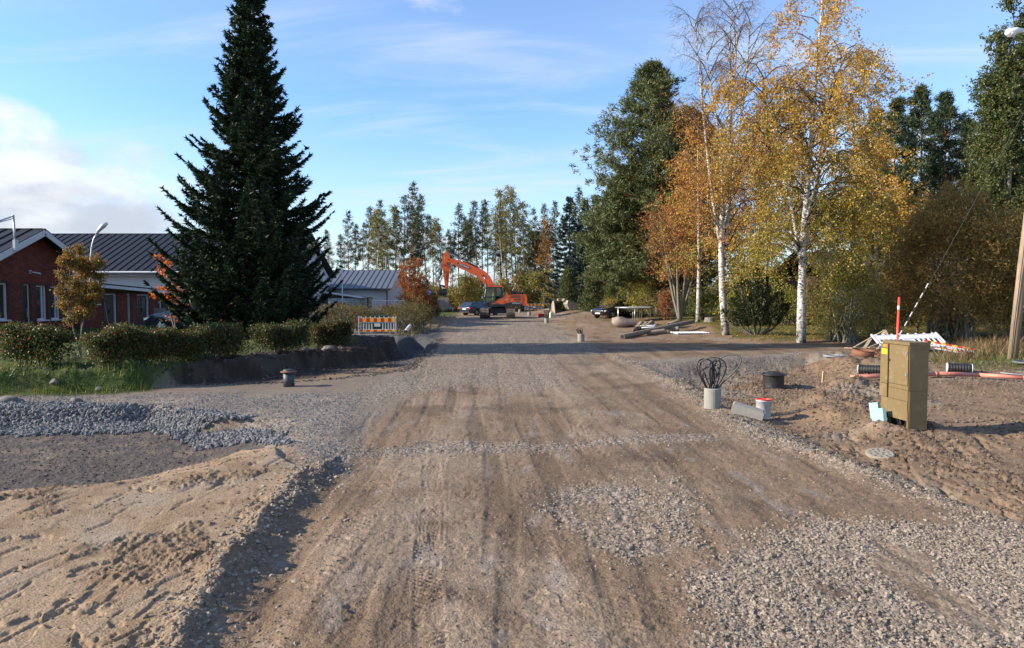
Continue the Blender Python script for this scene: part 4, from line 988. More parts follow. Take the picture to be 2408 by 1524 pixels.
for i, (u, Y_, d, lab) in enumerate(((806, 39.5, (1.5, 1.0, 1.75), 'olive shrub left of the striped barrier'), (845, 41.5, (1.3, .9, 1.6), 'twiggy olive shrub behind the left end of the barrier'), (900, 42, (1.4, 1.0, 1.65), 'dense shrub behind the middle of the barrier'), (950, 41, (1.2, 1.0, 1.7), 'dark shrub at the right end of the barrier'), (982, 43, (1.2, 1.0, 1.75), 'yellowing shrub beside the heap of dug earth'), (842, 46, (1.4, 1.0, 1.9), 'green shrub below the porch of the grey-roofed house'), (925, 47, (1.3, 1.0, 1.6), 'leafy shrub in front of the white mesh fence'), (768, 37, (1.1, .8, 1.6), 'brownish shrub in shade under the spruce'), (690, 33.5, (1.2, .8, 1.5), 'yellowing shrub under the lowest spruce branches'))):
    T = bush(120 + i, d, 230, 16, .075, .5, SB, nst=30, sig=.15, hollow=.2); T.finish('shrub', lab, 'shrub', on(at(u, 760, Y_).x, Y_), BARK_G, LEAF, wood='stems', leafn='foliage')
T = bush(131, (.8, .8, 2.3), 260, 16, .14, .3, FB, nst=8, sig=.14, shape='cone', dl=((0, 0, .8), 1.0)); T.finish('fir_bush', 'young green fir between the red rowan and the digging bucket', 'shrub', on(at(1017, 735, 60).x, 60), BARK, NEEDLE, wood='stems', leafn='foliage')

# the far belt of forest
FP = [(.060, .080, .030), (.08, .10, .038), (.045, .062, .024), (.10, .105, .04)]
FPK = [(.045, .064, .026), (.06, .08, .032), (.034, .05, .022)]
protos = []
LB = 'tall slender pine in the forest belt beyond the orange excavator'; GB = 'pines in the far forest belt'
for i in range(5):
    T = pine(140 + i, 18.0, (7.5, 8.5, 6.0, 9.5, 7.0)[i], (2.2, 1.9, 2.5, 1.8, 2.3)[i], FP if i % 2 else FPK, nb=36, tuft=9, nt=11, needle=.36, rtr=.15, lean=((-.3, .2, .5, -.4, .1)[i], 0), shape='cone', width=.22)
    protos.append(T)
far = [(742, 100, 14), (776, 95, 13.5), (800, 104, 15.5), (822, 98, 16.2), (836, 100, 17.5), (868, 104, 18.0), (884, 96, 18.2), (898, 100, 20), (914, 112, 17), (930, 98, 20.0), (945, 104, 19.6), (962, 96, 20.4), (976, 100, 21.4), (992, 103, 20.8), (1004, 98, 20.6), (1018, 110, 18.2), (1030, 104, 17.0), (1048, 118, 15.5), (1064, 104, 15.5), (1080, 96, 17.2), (1094, 100, 18.0), (1106, 108, 17.5), (1120, 98, 19.0), (1134, 96, 20.0), (1146, 104, 19.0), (1162, 100, 17.6), (1178, 104, 18.4), (1196, 98, 18.6), (1214, 110, 18.6), (1228, 102, 17.0), (1250, 100, 19.5), (1268, 106, 18.0), (1290, 112, 17.5), (860, 120, 17), (905, 124, 18), (985, 122, 19), (1060, 126, 16), (1110, 122, 17), (1180, 124, 18), (640, 110, 15), (690, 104, 14.5), (285, 92, 9.5)] + [(1310 + 47 * k, 92 + (k * 13) % 30, 17 + (k * 5) % 6) for k in range(24)]
roots = [None] * 5
for i, (u, Y_, h) in enumerate(far):
    k = (i * 3 + i // 4) % 5; loc = on(at(u, 700, Y_).x, Y_); h *= .78 * (1 + .10 * math.sin(i * 2.7)); sc = h / 18.0
    if roots[k] is None:
        o = roots[k] = protos[k].finish('pine_tree', LB, 'tree', loc, PINEBARK, NEEDLE, i * 1.3, GB); roots[k].scale = (sc,) * 3
    else: o = dup(roots[k], loc, i * 1.3, (sc * random.uniform(.9, 1.1), sc * random.uniform(.9, 1.1), sc))
    z_ = 0 if u < 795 else 1 if u < 1040 else 2 if u < 1300 else 3
    o['label'] = ('pine showing beyond the big spruce, the long house and the flagpoles', 'tall slender pine in the belt beyond the small house and red rowan', 'tall slender pine in the belt straight behind the orange excavator', 'pine in the far row behind the fir bushes, birches and willows')[z_]
    o['group'] = ('pines beyond the spruce', 'pines beyond the small house', 'pines behind the excavator', 'pines behind the birches')[z_]
FBi = [(.24, .21, .05), (.17, .18, .045), (.32, .25, .06), (.12, .14, .04)]
broot = []
for i in range(2):
    broot.append(broadleaf(160 + i, 17.0, [(.12, (.3, 0), 17.0)], 50, 5.0, lambda f: 1.6 * np.interp(f, [.3, .45, .7, 1], [.5, 1, .8, .2]), .18, 3, FBi, droop=.6, rise=.9, ntw=11, twl=1.3, hang=.7, wr=.03))
bobj = [None, None]
for i, (u, Y_, h) in enumerate(((878, 93, 14), (938, 108, 16), (1030, 96, 13), (1186, 92, 16), (1208, 96, 17.5), (1232, 95, 15), (1090, 110, 14))):
    k = i % 2; loc = on(at(u, 700, Y_).x, Y_); sc = h / 17
    if bobj[k] is None:
        bobj[k] = leafed(broot[k], 'birch_tree', 'slender yellow-green birch in the forest belt beyond the excavator', 'tree', loc, BIRCHBARK, group='birches in the far forest belt'); bobj[k].scale = (sc,) * 3
    else: dup(bobj[k], loc, i * 2.1, sc)
T = broadleaf(165, 12.0, [(.1, (0, 0), 12.0)], 45, 4.5, lambda f: 1.4 * np.interp(f, [.2, .5, 1], [.7, 1, .2]), .17, 4, [(.50, .23, .06), (.55, .29, .08), (.40, .19, .05), (.35, .24, .07)], droop=.5, rise=.8, ntw=10, twl=1.1, hang=.6)
leafed(T, 'birch_tree', 'orange autumn birch rising beside the blue-grey spruce', 'tree', on(at(1274, 700, 92).x, 92), BIRCHBARK)
ug = []
UGP = [[(.20, .15, .035), (.26, .19, .045), (.13, .13, .035)], [(.10, .13, .035), (.15, .17, .045), (.07, .10, .03)], [(.27, .20, .05), (.18, .16, .045), (.2, .12, .04)]]
for i in range(3): ug.append(bush(170 + i, (2.6, 1.6, 4.6), 230, 15, .26, .5, UGP[i], nst=14, sig=.32, hollow=.2))
uroot = [None] * 3
for i, u in enumerate(list(range(700, 1310, 22)) + [1400, 1440, 1480, 1520, 1570, 1620, 1660, 1700, 1740, 1780, 1820, 1860, 1900, 1950, 2000, 2060, 2110, 2160, 2210, 2260, 2310, 2360, 2410]):
    Y_ = 86 + (i * 7) % 9 - (16 if u > 1320 else 0); k = (i * 2 + i // 3) % 3; loc = on(at(u, 700, Y_).x, Y_); s = random.uniform(.6, 1.05)
    if uroot[k] is None:
        uroot[k] = ug[k].finish('shrub', ('ochre undergrowth shrub at the foot of the far forest belt', 'green undergrowth shrub at the foot of the far forest belt', 'golden undergrowth shrub at the foot of the far forest belt')[k], 'shrub', loc, BARK, LEAF, 0, 'undergrowth of the far forest', 'stems', 'foliage'); uroot[k].scale = (s,) * 3; o = uroot[k]
    else: o = dup(uroot[k], loc, i * 1.1, (s, s, s * random.uniform(.8, 1.2)))
    z_ = 0 if u < 1040 else 1 if u < 1310 else 2; wh = ('beyond the small house and red rowan', 'straight behind the excavator', 'behind the birches and willows')[z_]
    o['label'] = ('ochre', 'green', 'golden')[k] + ' undergrowth shrub at the forest foot ' + wh; o['group'] = 'undergrowth ' + wh

# ------------------------------------------------------------------ grass and fallen leaves (uncountable)
def grass(name, poly, dens, h, pal, label, seed, cond=None, ymax=60, fall=None):
    r = np.random.default_rng(seed); P = np.array(poly); x0, y0 = P.min(0); x1, y1 = P.max(0); y1 = min(y1, ymax); x0 = max(x0, -y1 * .9); x1 = min(x1, y1 * .9)
    n = int((x1 - x0) * (y1 - y0) * dens); X = r.uniform(x0, x1, n); Y = r.uniform(y0, y1, n)
    k = (poly_sd(X, Y, poly) + r.normal(0, .15, n) > 0) & (np.abs(X) < Y * .82 + 1) & (fbm(X, Y, 1.3, 3) > -.18 + (cond or 0))
    X, Y = X[k], Y[k]; n = len(X); Z = zg(X, Y) - .01
    D = unit(np.stack([r.normal(0, .35, n), r.normal(0, .35, n), np.ones(n)], 1))
    mb = MB(); L = h * r.uniform(.45, 1.3, n) * (1 + .6 * np.clip(fbm(X, Y, .9, 2), -1, 1))
    mb.cards(np.stack([X, Y, Z], 1), D, rv(n, r), L, .008 + .03 * h, pick(pal, n, r, .2), shape='blade', bend=.35)
    mb.build(name, LEAF, col=True, label=label, cat='grass', kind='stuff')
GL = PG((-700, 905), (0, 903), (250, 899), (352, 891), (433, 870), (528, 852), (703, 832), (822, 822), (850, 806), (780, 782), (-700, 782), z=.3)
grass('grass', GL, 130, .075, [(.060, .10, .02), (.085, .13, .03), (.045, .08, .016), (.12, .13, .04)], 'green lawn grass under the hedges and the spruce', 1, ymax=32)
GE = PG((-700, 912), (0, 910), (250, 905), (352, 898), (433, 878), (425, 868), (340, 884), (240, 889), (0, 886), (-700, 886), z=.2)
grass('weeds', GE, 260, .20, [(.075, .12, .025), (.11, .15, .035), (.05, .085, .018), (.16, .15, .05)], 'taller green weeds along the lawn edge by the side street', 2)
grass('grass', LAWN_R, 36, .10, [(.10, .13, .03), (.15, .16, .04), (.20, .17, .05), (.07, .10, .022)], 'lawn grass under the white birches', 3, ymax=62)
grass('grass', LAWN_R2, 220, .14, [(.10, .13, .03), (.15, .16, .04), (.22, .16, .07), (.07, .11, .022)], 'rough green grass at the foot of the wooden pole', 4)
grass('dry_weeds', PG((2205, 842), (2260, 815), (2340, 812), (2420, 815), (2420, 838), (2330, 846), (2215, 862)), 90, .42, [(.20, .115, .065), (.26, .17, .09), (.15, .08, .05), (.13, .13, .045)], 'tall dry reddish weeds around the wooden pole', 5)
grass('dry_weeds', PG((1010, 775), (940, 780), (900, 788), (960, 792), (1040, 772)), 40, .4, [(.24, .18, .09), (.16, .14, .05), (.12, .13, .04)], 'dry weeds on the heap of dug earth', 6)
def litter(poly, dens, pal, label, seed, s=.055):
    r = np.random.default_rng(seed); P = np.array(poly); x0, y0 = P.min(0); x1, y1 = P.max(0); y1 = min(y1, 60); x1 = min(x1, y1 * .9)
    n = int((x1 - x0) * (y1 - y0) * dens); X = r.uniform(x0, x1, n); Y = r.uniform(y0, y1, n)
    k = (poly_sd(X, Y, poly) + r.normal(0, .6, n) > 0) & (fbm(X, Y, .5, 3) > -.35); X, Y = X[k], Y[k]; n = len(X)
    a = r.uniform(0, 6.28, n); D = np.stack([np.cos(a), np.sin(a), r.normal(0, .25, n)], 1); N = unit(np.stack([r.normal(0, .4, n), r.normal(0, .4, n), np.ones(n)], 1))
    mb = MB(); L = s * r.uniform(.7, 1.3, n); mb.cards(np.stack([X, Y, zg(X, Y) + .035], 1), D, N, L, L * .75, pick(pal, n, r), bend=.1)
    mb.build('fallen_leaves', LEAF, col=True, label=label, cat='leaves', kind='stuff')
litter(PG((1640, 775), (1700, 797), (1800, 806), (2300, 806), (2600, 800), (2600, 740), (1600, 740)), 46, GOLD + [(.35, .22, .08)], 'golden birch leaves lying on the lawn', 8)
litter(PG((1540, 765), (1500, 800), (1800, 815), (2300, 812), (2300, 800), (1700, 790)), 9, RUST, 'rusty leaves blown over the dirt beside the track', 9)
# ------------------------------------------------------------------ buildings
def atX(u, v, X):
    d = ray(u, v); t = X / d.x; return Vector((X, d.y * t, CAM_H + d.z * t))
def c1(x, y): return x / 3.457, 499.5 + y / 3.457
def c2(x, y): return 352.6 + x / 3.7055, 528.9 + y / 3.7055
def c3(x, y): return 734.6 + x / 4.322, 528.9 + y / 4.322
def c4(x, y): return 999.0 + x / 6.824, 564.1 + y / 6.824
def c5(x, y): return 1175.3 + x / 5.188, 587.6 + y / 5.188
def c6(x, y): return 1527.9 + x / 4.322, 528.9 + y / 4.322
def c7(x, y): return 1880.5 + x / 3.242, 587.6 + y / 3.242
def c8(x, y): return 1527.9 + x / 4.322, 763.9 + y / 4.322
def brick_mat():
    t = NT('red_brick'); oi = t.N('ShaderNodeObjectInfo').outputs['Random']; p = t.pos()
    cell = t.N('ShaderNodeTexWhiteNoise', {'Vector': t.N('ShaderNodeVectorMath', {0: t.N('ShaderNodeVectorMath', {0: p, 1: (0.0, 3.4, 10.0)}, operation='MULTIPLY').outputs[0]}, operation='FLOOR').outputs[0]}).outputs['Value']
    f = t.math('ADD', t.math('MULTIPLY', cell, .7), t.math('MULTIPLY', t.noise(p, 6, 4), .5))
    c_ = t.mix(t.rampv(f, .2, .95), (.10, .019, .011, 1), (.20, .042, .022, 1))
    b = t.bsdf(Base_Color=c_, Roughness=.85); t.S(b, 'Normal', t.bump(t.noise(p, 60, 4), .3, .01)); return t.m
BRICK = brick_mat()
MORTAR = mat('brick_mortar', (.06, .038, .032), .95, var=.2, bump=.3)
ROOF_D = mat('dark_metal_roof', (.017, .016, .019), .55, .0, .25, 1.5, dirt=(.03, .028, .026), dirt_amt=.3, spec=.3)
ROOF_G = mat('grey_metal_roof', (.115, .12, .13), .4, .0, .15, 1.5)
ROOF_B = mat('brown_tile_roof', (.10, .082, .07), .8, 0, .25, 3, bump=.3)
WHITE = mat('white_paint', (.60, .61, .62), .55, 0, .06, 2.5, dirt=(.5, .5, .48), dirt_amt=.2)
SOFFIT = mat('dark_soffit', (.035, .03, .028), .8, 0, .2)
GLASSM = None
def glass_mat():
    t = NT('window_glass'); p = t.pos()
    b = t.bsdf(Base_Color=(.025, .03, .032, 1), Roughness=.04); b.inputs['Specular IOR Level'].default_value = .9
    t.S(b, 'Normal', t.bump(t.noise(p, .9, 2), .05, .05)); return t.m
GLASS = glass_mat()
CURT = mat('pale_curtain', (.42, .44, .46), .9, 0, .2, 8)
DOORB = mat('dark_brown_door', (.045, .030, .024), .45, 0, .2, 5, bump=.15)
STEEL = mat('galvanised_steel', (.45, .46, .47), .38, .7, .15, 6)
BLACKP = mat('black_plastic', (.018, .018, .019), .45, 0, .25, 6, dirt=(.12, .10, .08), dirt_amt=.25)
CONC = mat('concrete', (.25, .24, .215), .9, 0, .14, 9, bump=.35, bscale=60, dirt=(.24, .2, .16), dirt_amt=.3)

def window(parent, X, y0, y1, z0, z1, fr=.07, nx=1, inset=.10, sill=True, blind=False, mull=()):
    """window set back in a wall facing +x (local coordinates), frame, panes and sill as parts"""
    w = MB(); xf = X - inset
    for a, b, c_, d in ((y0, y1, z1 - fr, z1), (y0, y1, z0, z0 + fr), (y0, y0 + fr, z0 + fr, z1 - fr), (y1 - fr, y1, z0 + fr, z1 - fr)): w.box(xf - .08, xf, a, b, c_, d)
    for m_ in mull: yy = y0 + (y1 - y0) * m_; w.box(xf - .07, xf - .004, yy - .03, yy + .03, z0 + fr, z1 - fr)
    f = w.build('window', WHITE, parent)
    MB().box(xf - .075, xf - .055, y0 + fr, y1 - fr, z0 + fr, z1 - fr).build('pane', GLASS, f)
    if blind: MB().box(xf - .16, xf - .15, y0 + fr, y0 + (y1 - y0) * .35, z0 + fr, z1 - fr).build('curtain', CURT, f)
    if sill: MB().box(xf - .05, X + .06, y0 - .04, y1 + .04, z0 - .05, z0 + .004).build('sill', WHITE, f)
    return f
def seam_roof(parent, x0, x1, pitch, ridge, eave, m_, over=.0, name='roof_panel', th=.03):
    """standing-seam roof slope between ridge (y, z) and eave (y, z): a panel for every seam"""
    (ry, rz_), (ey, ez) = ridge, eave; n = int(round((x1 - x0) / pitch)); L = math.hypot(ry - ey, rz_ - ez); a = math.atan2(rz_ - ez, ry - ey)
    mb = MB(); mb.box(.006, pitch - .006, 0, L, 0, th); mb.box(0, .028, 0, L, th * .5, th + .045); me = mb.mesh(name, m_, col=False)
    for i in range(n):
        o = obj(name, me, parent, loc=(x0 + i * pitch, ey, ez), rot=(a, 0, 0)) if ry > ey else obj(name, me, parent, loc=(x0 + (i + 1) * pitch, ey, ez), rot=(math.pi - a, 0, math.pi)) 
XW = -20.8
# --- red brick house, gable towards the road
Z0 = .30
hs = thing('brick_house', 'low red brick house with white framed windows and a dark metal roof', 'house', (XW, 29.8, Z0))
AP_Y, AP_Z, SL = 29.8, 5.06, .45
def wtop(y): return AP_Z - .12 - SL * abs(y - AP_Y)
def wy(u): return atX(u, 700, XW).y
def cz(x, y): p_ = atX(*c1(x, y), XW); return p_.y, p_.z
ops = []                                                    # openings: y0, y1, z0, z1 in world
for (xa, xb, ya, yb, kind) in ((-95, 66, 568, 878, 'w0'), (190, 246, 580, 1004, 'd'), (293, 383, 588, 876, 'w1'), (407, 490, 596, 870, 'w1'), (520, 592, 600, 868, 'w1')):
    y0, zt = cz(xa, ya); y1, _ = cz(xb, ya); _, zb = cz((xa + xb) / 2, yb); _, zt = cz((xa + xb) / 2, ya + 4)
    if kind == 'd': zb = Z0 + .12
    ops.append((y0, y1, zb, zt, kind))
ops.sort(); YA, YB = 24.6, 32.35
LY = lambda y: y - 29.8
LZ = lambda z: z - Z0
wallmb = MB(); TH = .30; ys = [YA] + [v for o in ops for v in o[:2]] + [YB]; ZC = 3.02
for a, b in zip(ys[:-1], ys[1:]):
    oo = [o for o in ops if o[0] <= a + 1e-6 and o[1] >= b - 1e-6]
    for (zl, zh) in ([(Z0 - .3, ZC)] if not oo else [(Z0 - .3, oo[0][2] - .055), (oo[0][3], ZC)]):
        if zh > zl: wallmb.box(-TH, 0, LY(a), LY(b), LZ(zl), LZ(zh))
tri = [(YA, ZC), (YB, ZC), (YB, wtop(YB)), (AP_Y, wtop(AP_Y)), (YA, wtop(YA))]
n = len(tri); V = [(0, LY(y), LZ(z)) for y, z in tri] + [(-TH, LY(y), LZ(z)) for y, z in tri]
wallmb.add(V, [(0, 1, 2), (0, 2, 3), (0, 3, 4), (5, 7, 6), (5, 8, 7), (5, 9, 8)][:3]); wallmb.add(V, [(1, 6, 7, 2), (2, 7, 8, 3), (3, 8, 9, 4)])
wallmb.box(-14, -TH, LY(YB) - .3, LY(YB), -.3, LZ(wtop(YB))); wallmb.box(-14, -TH, LY(YA), LY(YA) + .3, -.3, LZ(wtop(YA)))
wall = wallmb.build('wall', MORTAR, hs)
MB().box(-.02, .02, LY(YA), LY(YB), -.3, .10).build('plinth', CONC, hs)
bl, bh = .285, .100; cand = []
for r_ in range(48):
    z = Z0 + .12 + r_ * bh
    for c_ in range(-1, 30):
        y = YA + c_ * bl + (bl / 2 if r_ % 2 else 0)
        if y < YA or y + bl > YB or z + bh > min(wtop(y), wtop(y + bl)) : continue
        if any(y + bl > o[0] + .01 and y < o[1] - .01 and z + bh > o[2] - .05 and z < o[3] for o in ops): continue
        cand.append((y, z))
bme = MB().box(-.02, .012, .005, bl - .005, .005, bh - .006).mesh('brick', BRICK, col=False)
vis = sorted([c_ for c_ in cand if c_[0] > 26.7], key=lambda c_: c_[0])
for y, z in vis[:290]: obj('brick', bme, wall, loc=(0, LY(y), LZ(z)))
rest = MB()
for y, z in [c_ for c_ in cand if c_[0] <= 26.7] + vis[290:]: rest.box(-.02, .012, LY(y) + .005, LY(y) + bl - .005, LZ(z) + .005, LZ(z) + bh - .006)
for o in ops:                                               # brick reveals inside the openings
    for r_ in range(30):
        z = Z0 + .12 + r_ * bh
        if o[2] <= z and z + bh <= o[3] + .03: rest.box(-.14, -.022, LY(o[1]) - .003, LY(o[1]) + .01, LZ(z) + .004, LZ(z) + bh - .004)
rest.build('brickwork', BRICK, wall, kind='stuff')
for o in ops:
    if o[4] == 'd':
        d = MB().box(-.16, -.11, LY(o[0]) + .05, LY(o[1]) - .05, LZ(o[2]), LZ(o[3]) - .05).build('door', DOORB, hs)
        for k in range(3): yy = LY(o[0]) + .15 + k * (o[1] - o[0] - .3) / 2.2; MB().box(-.11, -.098, yy, yy + .05, LZ(o[2]) + .3, LZ(o[3]) - .3).build('door_groove', BLACKP, d)
        MB().box(-.11, -.05, LY(o[1]) - .16, LY(o[1]) - .12, LZ(o[2]) + .85, LZ(o[2]) + 1.25).build('door_handle', STEEL, d)
        MB().box(-.17, -.09, LY(o[1]) - .05, LY(o[1]), LZ(o[2]), LZ(o[3])).box(-.17, -.09, LY(o[0]) + .0, LY(o[1]) - .05, LZ(o[3]) - .05, LZ(o[3])).build('door_frame', WHITE, hs)
    else: window(hs, 0, LY(o[0]) + .004, LY(o[1]) - .004, LZ(o[2]), LZ(o[3]) - .004, mull=(.36, .62) if o[4] == 'w0' else (.7,), blind=True)
rf = MB().box(-14, .42, -.06, .06, LZ(AP_Z) - .05, LZ(AP_Z) + .06).build('roof', ROOF_D, hs)
seam_roof(rf, -13.8, .5, .55, (0, LZ(AP_Z)), (-5.4, LZ(AP_Z) - 5.4 * SL), ROOF_D)
seam_roof(rf, -13.8, .5, .55, (0, LZ(AP_Z)), (2.75, LZ(AP_Z) - 2.75 * SL), ROOF_D)
barge = MB()
for (ya, yb) in ((0, -5.4), (0, 2.75)): barge.bar((.525, ya, LZ(AP_Z) - .13), (.525, yb, LZ(AP_Z) - .13 - abs(yb) * SL), .04, .24)
barge.build('barge_board', WHITE, rf)
sf = MB()
for (ya, yb) in ((-.01, -5.4), (.01, 2.75)): sf.bar((.24, ya, LZ(AP_Z) - .05), (.24, yb, LZ(AP_Z) - .05 - abs(yb) * SL), .50, .03)
sf.build('soffit', SOFFIT, rf)
# wall lamp, mast with a cable arm
y_, z_ = cz(236, 484)
wl = thing('wall_lamp', 'small grey spotlight on the brick gable above the door', 'lamp', (XW + .012, y_, z_))
MB().box(0, .05, -.06, .06, -.08, .08).build('bracket', STEEL, wl); MB().tube([(.05, 0, 0), (.16, .10, -.03), (.30, .25, -.09)], [.035, .04, .06], 8).build('lamp_head', STEEL, wl, smooth=True)
pm = atX(*c1(128, 300), XW + .6); pt = atX(*c1(107, 22), XW + .6)
ms = thing('roof_mast', 'thin grey cable mast clamped to the white gable edge', 'mast', (XW + .6, pm.y, pm.z))
MB().tube([(0, 0, 0), (0, pt.y - pm.y, pt.z - pm.z)], .045, 8).build('pole', STEEL, ms, smooth=True)
dm = Vector((0, pt.y - pm.y, pt.z - pm.z)); q = atX(*c1(-60, 88), XW + .6)
MB().tube([dm * .97, (0, q.y - pm.y, q.z - pm.z)], .03, 6).tube([dm * .90, (0, q.y - pm.y, q.z - pm.z - .03)], .02, 6).build('arm', STEEL, ms)
MB().box(-.05, .05, -.10, .10, -.05, .38).build('clamp', WHITE, ms)
# --- flat-roofed brick wing with doors
XL = -20.4
lk = thing('brick_wing', 'low brick wing with brown doors and a mossy flat roof', 'house', (XL, 36.5, Z0))
def lz(x, y): p_ = atX(*c1(x, y), XL); return p_.y, p_.z
lops = []
for xa, xb, ya, yb, k in ((842, 944, 652, 985, 'D'), (1028, 1056, 662, 975, 'd'), (1112, 1208, 668, 970, 'G'), (1286, 1322, 722, 868, 'w'), (1348, 1398, 726, 870, 'w'), (752, 806, 640, 745, 'w')):
    y0, zt = lz(xa, ya); y1, _ = lz(xb, ya); _, zb = lz((xa + xb) / 2, yb); lops.append((y0, y1, zb if k == 'w' else Z0 + .06, min(zt, 2.28), k))
lops.sort(); LA, LB_ = 32.45, 41.4; wmb = MB(); ys = [LA] + [v for o in lops for v in o[:2]] + [LB_]; top = 2.34
for a, b in zip(ys[:-1], ys[1:]):
    if b - a < 1e-4: continue
    oo = [o for o in lops if o[0] <= a + 1e-6 and o[1] >= b - 1e-6]
    for zl, zh in ([(Z0 - .3, top)] if not oo else [(Z0 - .3, oo[0][2] - .06), (oo[0][3], top)]):
        if zh > zl + .01: wmb.box(-.3, 0, a - 36.5, b - 36.5, zl - Z0, zh - Z0)
wmb.box(-7, -.3, LA - 36.5, LA - 36.2, -.3, top - Z0); wmb.box(-7, -.3, LB_ - 36.8, LB_ - 36.5, -.3, top - Z0)
lw = wmb.build('wall', MORTAR, lk); rest = MB()
for r_ in range(20):
    z = Z0 + .08 + r_ * bh
    for c_ in range(-1, 33):
        y = LA + c_ * bl + (bl / 2 if r_ % 2 else 0)
        if y < LA or y + bl > LB_ or z + bh > top or any(y + bl > o[0] and y < o[1] and z + bh > o[2] - .05 and z < o[3] for o in lops): continue
        rest.box(-.02, .012, y - 36.5 + .005, y - 36.5 + bl - .005, z - Z0 + .005, z - Z0 + bh - .006)
rest.build('brickwork', BRICK, lw, kind='stuff')
for o in lops:
    a, b, zl, zh = o[0] - 36.5, o[1] - 36.5, o[2] - Z0, o[3] - Z0
    if o[4] == 'w': window(lk, 0, a + .004, b - .004, zl, zh - .004, fr=.09)
    else:
        fr_ = MB().box(-.17, -.04, b - .05, b, zl, zh).box(-.17, -.04, a, b - .05, zh - .05, zh).build('door_frame', WHITE, lk)
        n_ = 2 if o[4] in 'DG' else 1; w_ = (b - a - .06) / n_
        for k in range(n_):
            d = MB().box(-.16, -.12, a + .01 + k * w_, a + k * w_ + w_ - .012, zl, zh - .06).build('door', DOORB, lk)
            if o[4] == 'G': MB().box(-.12, -.112, a + .10 + k * w_, a + k * w_ + w_ - .10, zl + (zh - zl) * .6, zh - .18).build('pane', GLASS, d)
            if k == n_ - 1 or n_ == 1: MB().box(-.12, -.07, a + k * w_ + .06, a + k * w_ + .09, zl + .9, zl + 1.1).build('door_handle', BLACKP, d)
MOSS = mat('mossy_felt', (.028, .026, .022), .95, 0, .4, 3, bump=.4, dirt=(.08, .085, .03), dirt_amt=.35)
sl = -.045; zr = 2.68
V = [(x, y - 36.5, zr + sl * (y - 33.2) + dz_ - Z0) for dz_ in (0, .12) for x, y in ((-7.2, LA + .02), (.48, LA + .02), (.48, LB_ + .5), (-7.2, LB_ + .5))]
lr_ = MB().add(V, [(3, 2, 1, 0), (4, 5, 6, 7), (0, 1, 5, 4), (1, 2, 6, 5), (2, 3, 7, 6), (3, 0, 4, 7)]).build('roof', MOSS, lk)
MB().bar((.50, LA - 36.48, zr + sl * (LA - 33.2) - .03 - Z0), (.50, LB_ - 36.0, zr + sl * (LB_ + .5 - 33.2) - .03 - Z0), .035, .15).build('fascia', WHITE, lr_)
MB().bar((.24, LA - 36.45, zr - .03 - Z0 - .02), (.24, LB_ - 36.1, zr + sl * (LB_ + .4 - 33.2) - .03 - Z0 - .02), .46, .02).build('soffit', WHITE, lr_)
# --- long house behind with dark standing-seam roof
lh = thing('long_house', 'long white boarded house under a dark standing-seam roof', 'house', (-25, 43.6, Z0))
MB().box(-12, 10.2, 0, 12, -.3, 3.45 - Z0).build('wall', WHITE, lh)
BOARD = mat('white_board', (.56, .59, .62), .6, 0, .05, 2)
bm_ = MB().box(-12, 10.2, -.03, 0, .006, .165).mesh('board', BOARD, col=False)
for i in range(18): obj('board', bm_, lh, loc=(0, 0, .1 + i * .172))
rf = MB().box(-12.3, 10.5, 5.64, 5.76, 6.48 - Z0, 6.60 - Z0).build('roof', ROOF_D, lh)
seam_roof(rf, -12.25, 10.5, .52, (5.7, 6.54 - Z0), (-.6, 3.70 - Z0), ROOF_D)
seam_roof(rf, -12.25, 10.5, .52, (5.7, 6.54 - Z0), (12.4, 3.55 - Z0), ROOF_D)
MB().tube([(-12.3, -.68, 3.62 - Z0), (10.5, -.68, 3.62 - Z0)], .07, 8).build('gutter', WHITE, rf)
MB().box(-12.3, 10.5, -.6, 0, 3.44 - Z0, 3.47 - Z0).build('soffit', WHITE, rf)
V = [(10.21, y, z - Z0) for y, z in ((0, 3.45), (12, 3.45), (5.7, 6.4))]; MB().add(V, [(0, 1, 2)]).build('gable', WHITE, lh)
# --- small white house with grey roof behind the barrier
gh = thing('small_house', 'small white house with a grey seamed roof behind the shrubs', 'house', (-16, 55.6, .3))
MB().box(-7, 5.9, 0, 8, -.3, 2.28).build('wall', WHITE, gh)
bm_ = MB().box(-7, 5.9, -.025, 0, .006, .165).mesh('board', BOARD, col=False)
for i in range(13): obj('board', bm_, gh, loc=(0, 0, .02 + i * .172))
rf = MB().box(-7.2, 6.2, 3.95, 4.05, 3.92, 4.02).build('roof', ROOF_G, gh)
seam_roof(rf, -7.2, 6.2, .45, (4.0, 3.98), (-.55, 2.36), ROOF_G)
seam_roof(rf, -7.2, 6.2, .45, (4.0, 3.98), (8.5, 2.36), ROOF_G)
MB().box(-7.2, 6.2, -.62, -.56, 2.24, 2.40).build('gutter', mat('dark_gutter', (.04, .045, .055), .4, .3), rf)
MB().tube([(5.85, -.12, 2.2), (5.85, -.12, -.2)], .05, 6).build('downpipe', mat('dark_gutter', (.04, .045, .055)), gh)
V = [(5.91, y, z) for y, z in ((0, 2.28), (8, 2.28), (4, 3.85))]; MB().add(V, [(0, 1, 2)]).build('gable', WHITE, gh)
w = MB().box(4.15, 4.75, -.06, -.026, .75, 1.75).build('window', WHITE, gh); MB().box(4.22, 4.68, -.07, -.061, .82, 1.68).build('pane', GLASS, w)
pc = MB().box(1.6, 3.9, -2.2, -.03, -.3, 1.62).build('porch', mat('blue_grey_board', (.42, .50, .58), .7, 0, .06), gh)
V = [(x, y, z + dz_) for dz_ in (0, .08) for x, y, z in ((1.2, -2.5, 2.05), (4.2, -2.5, 1.62), (4.2, -.03, 1.62), (1.2, -.03, 2.05))]
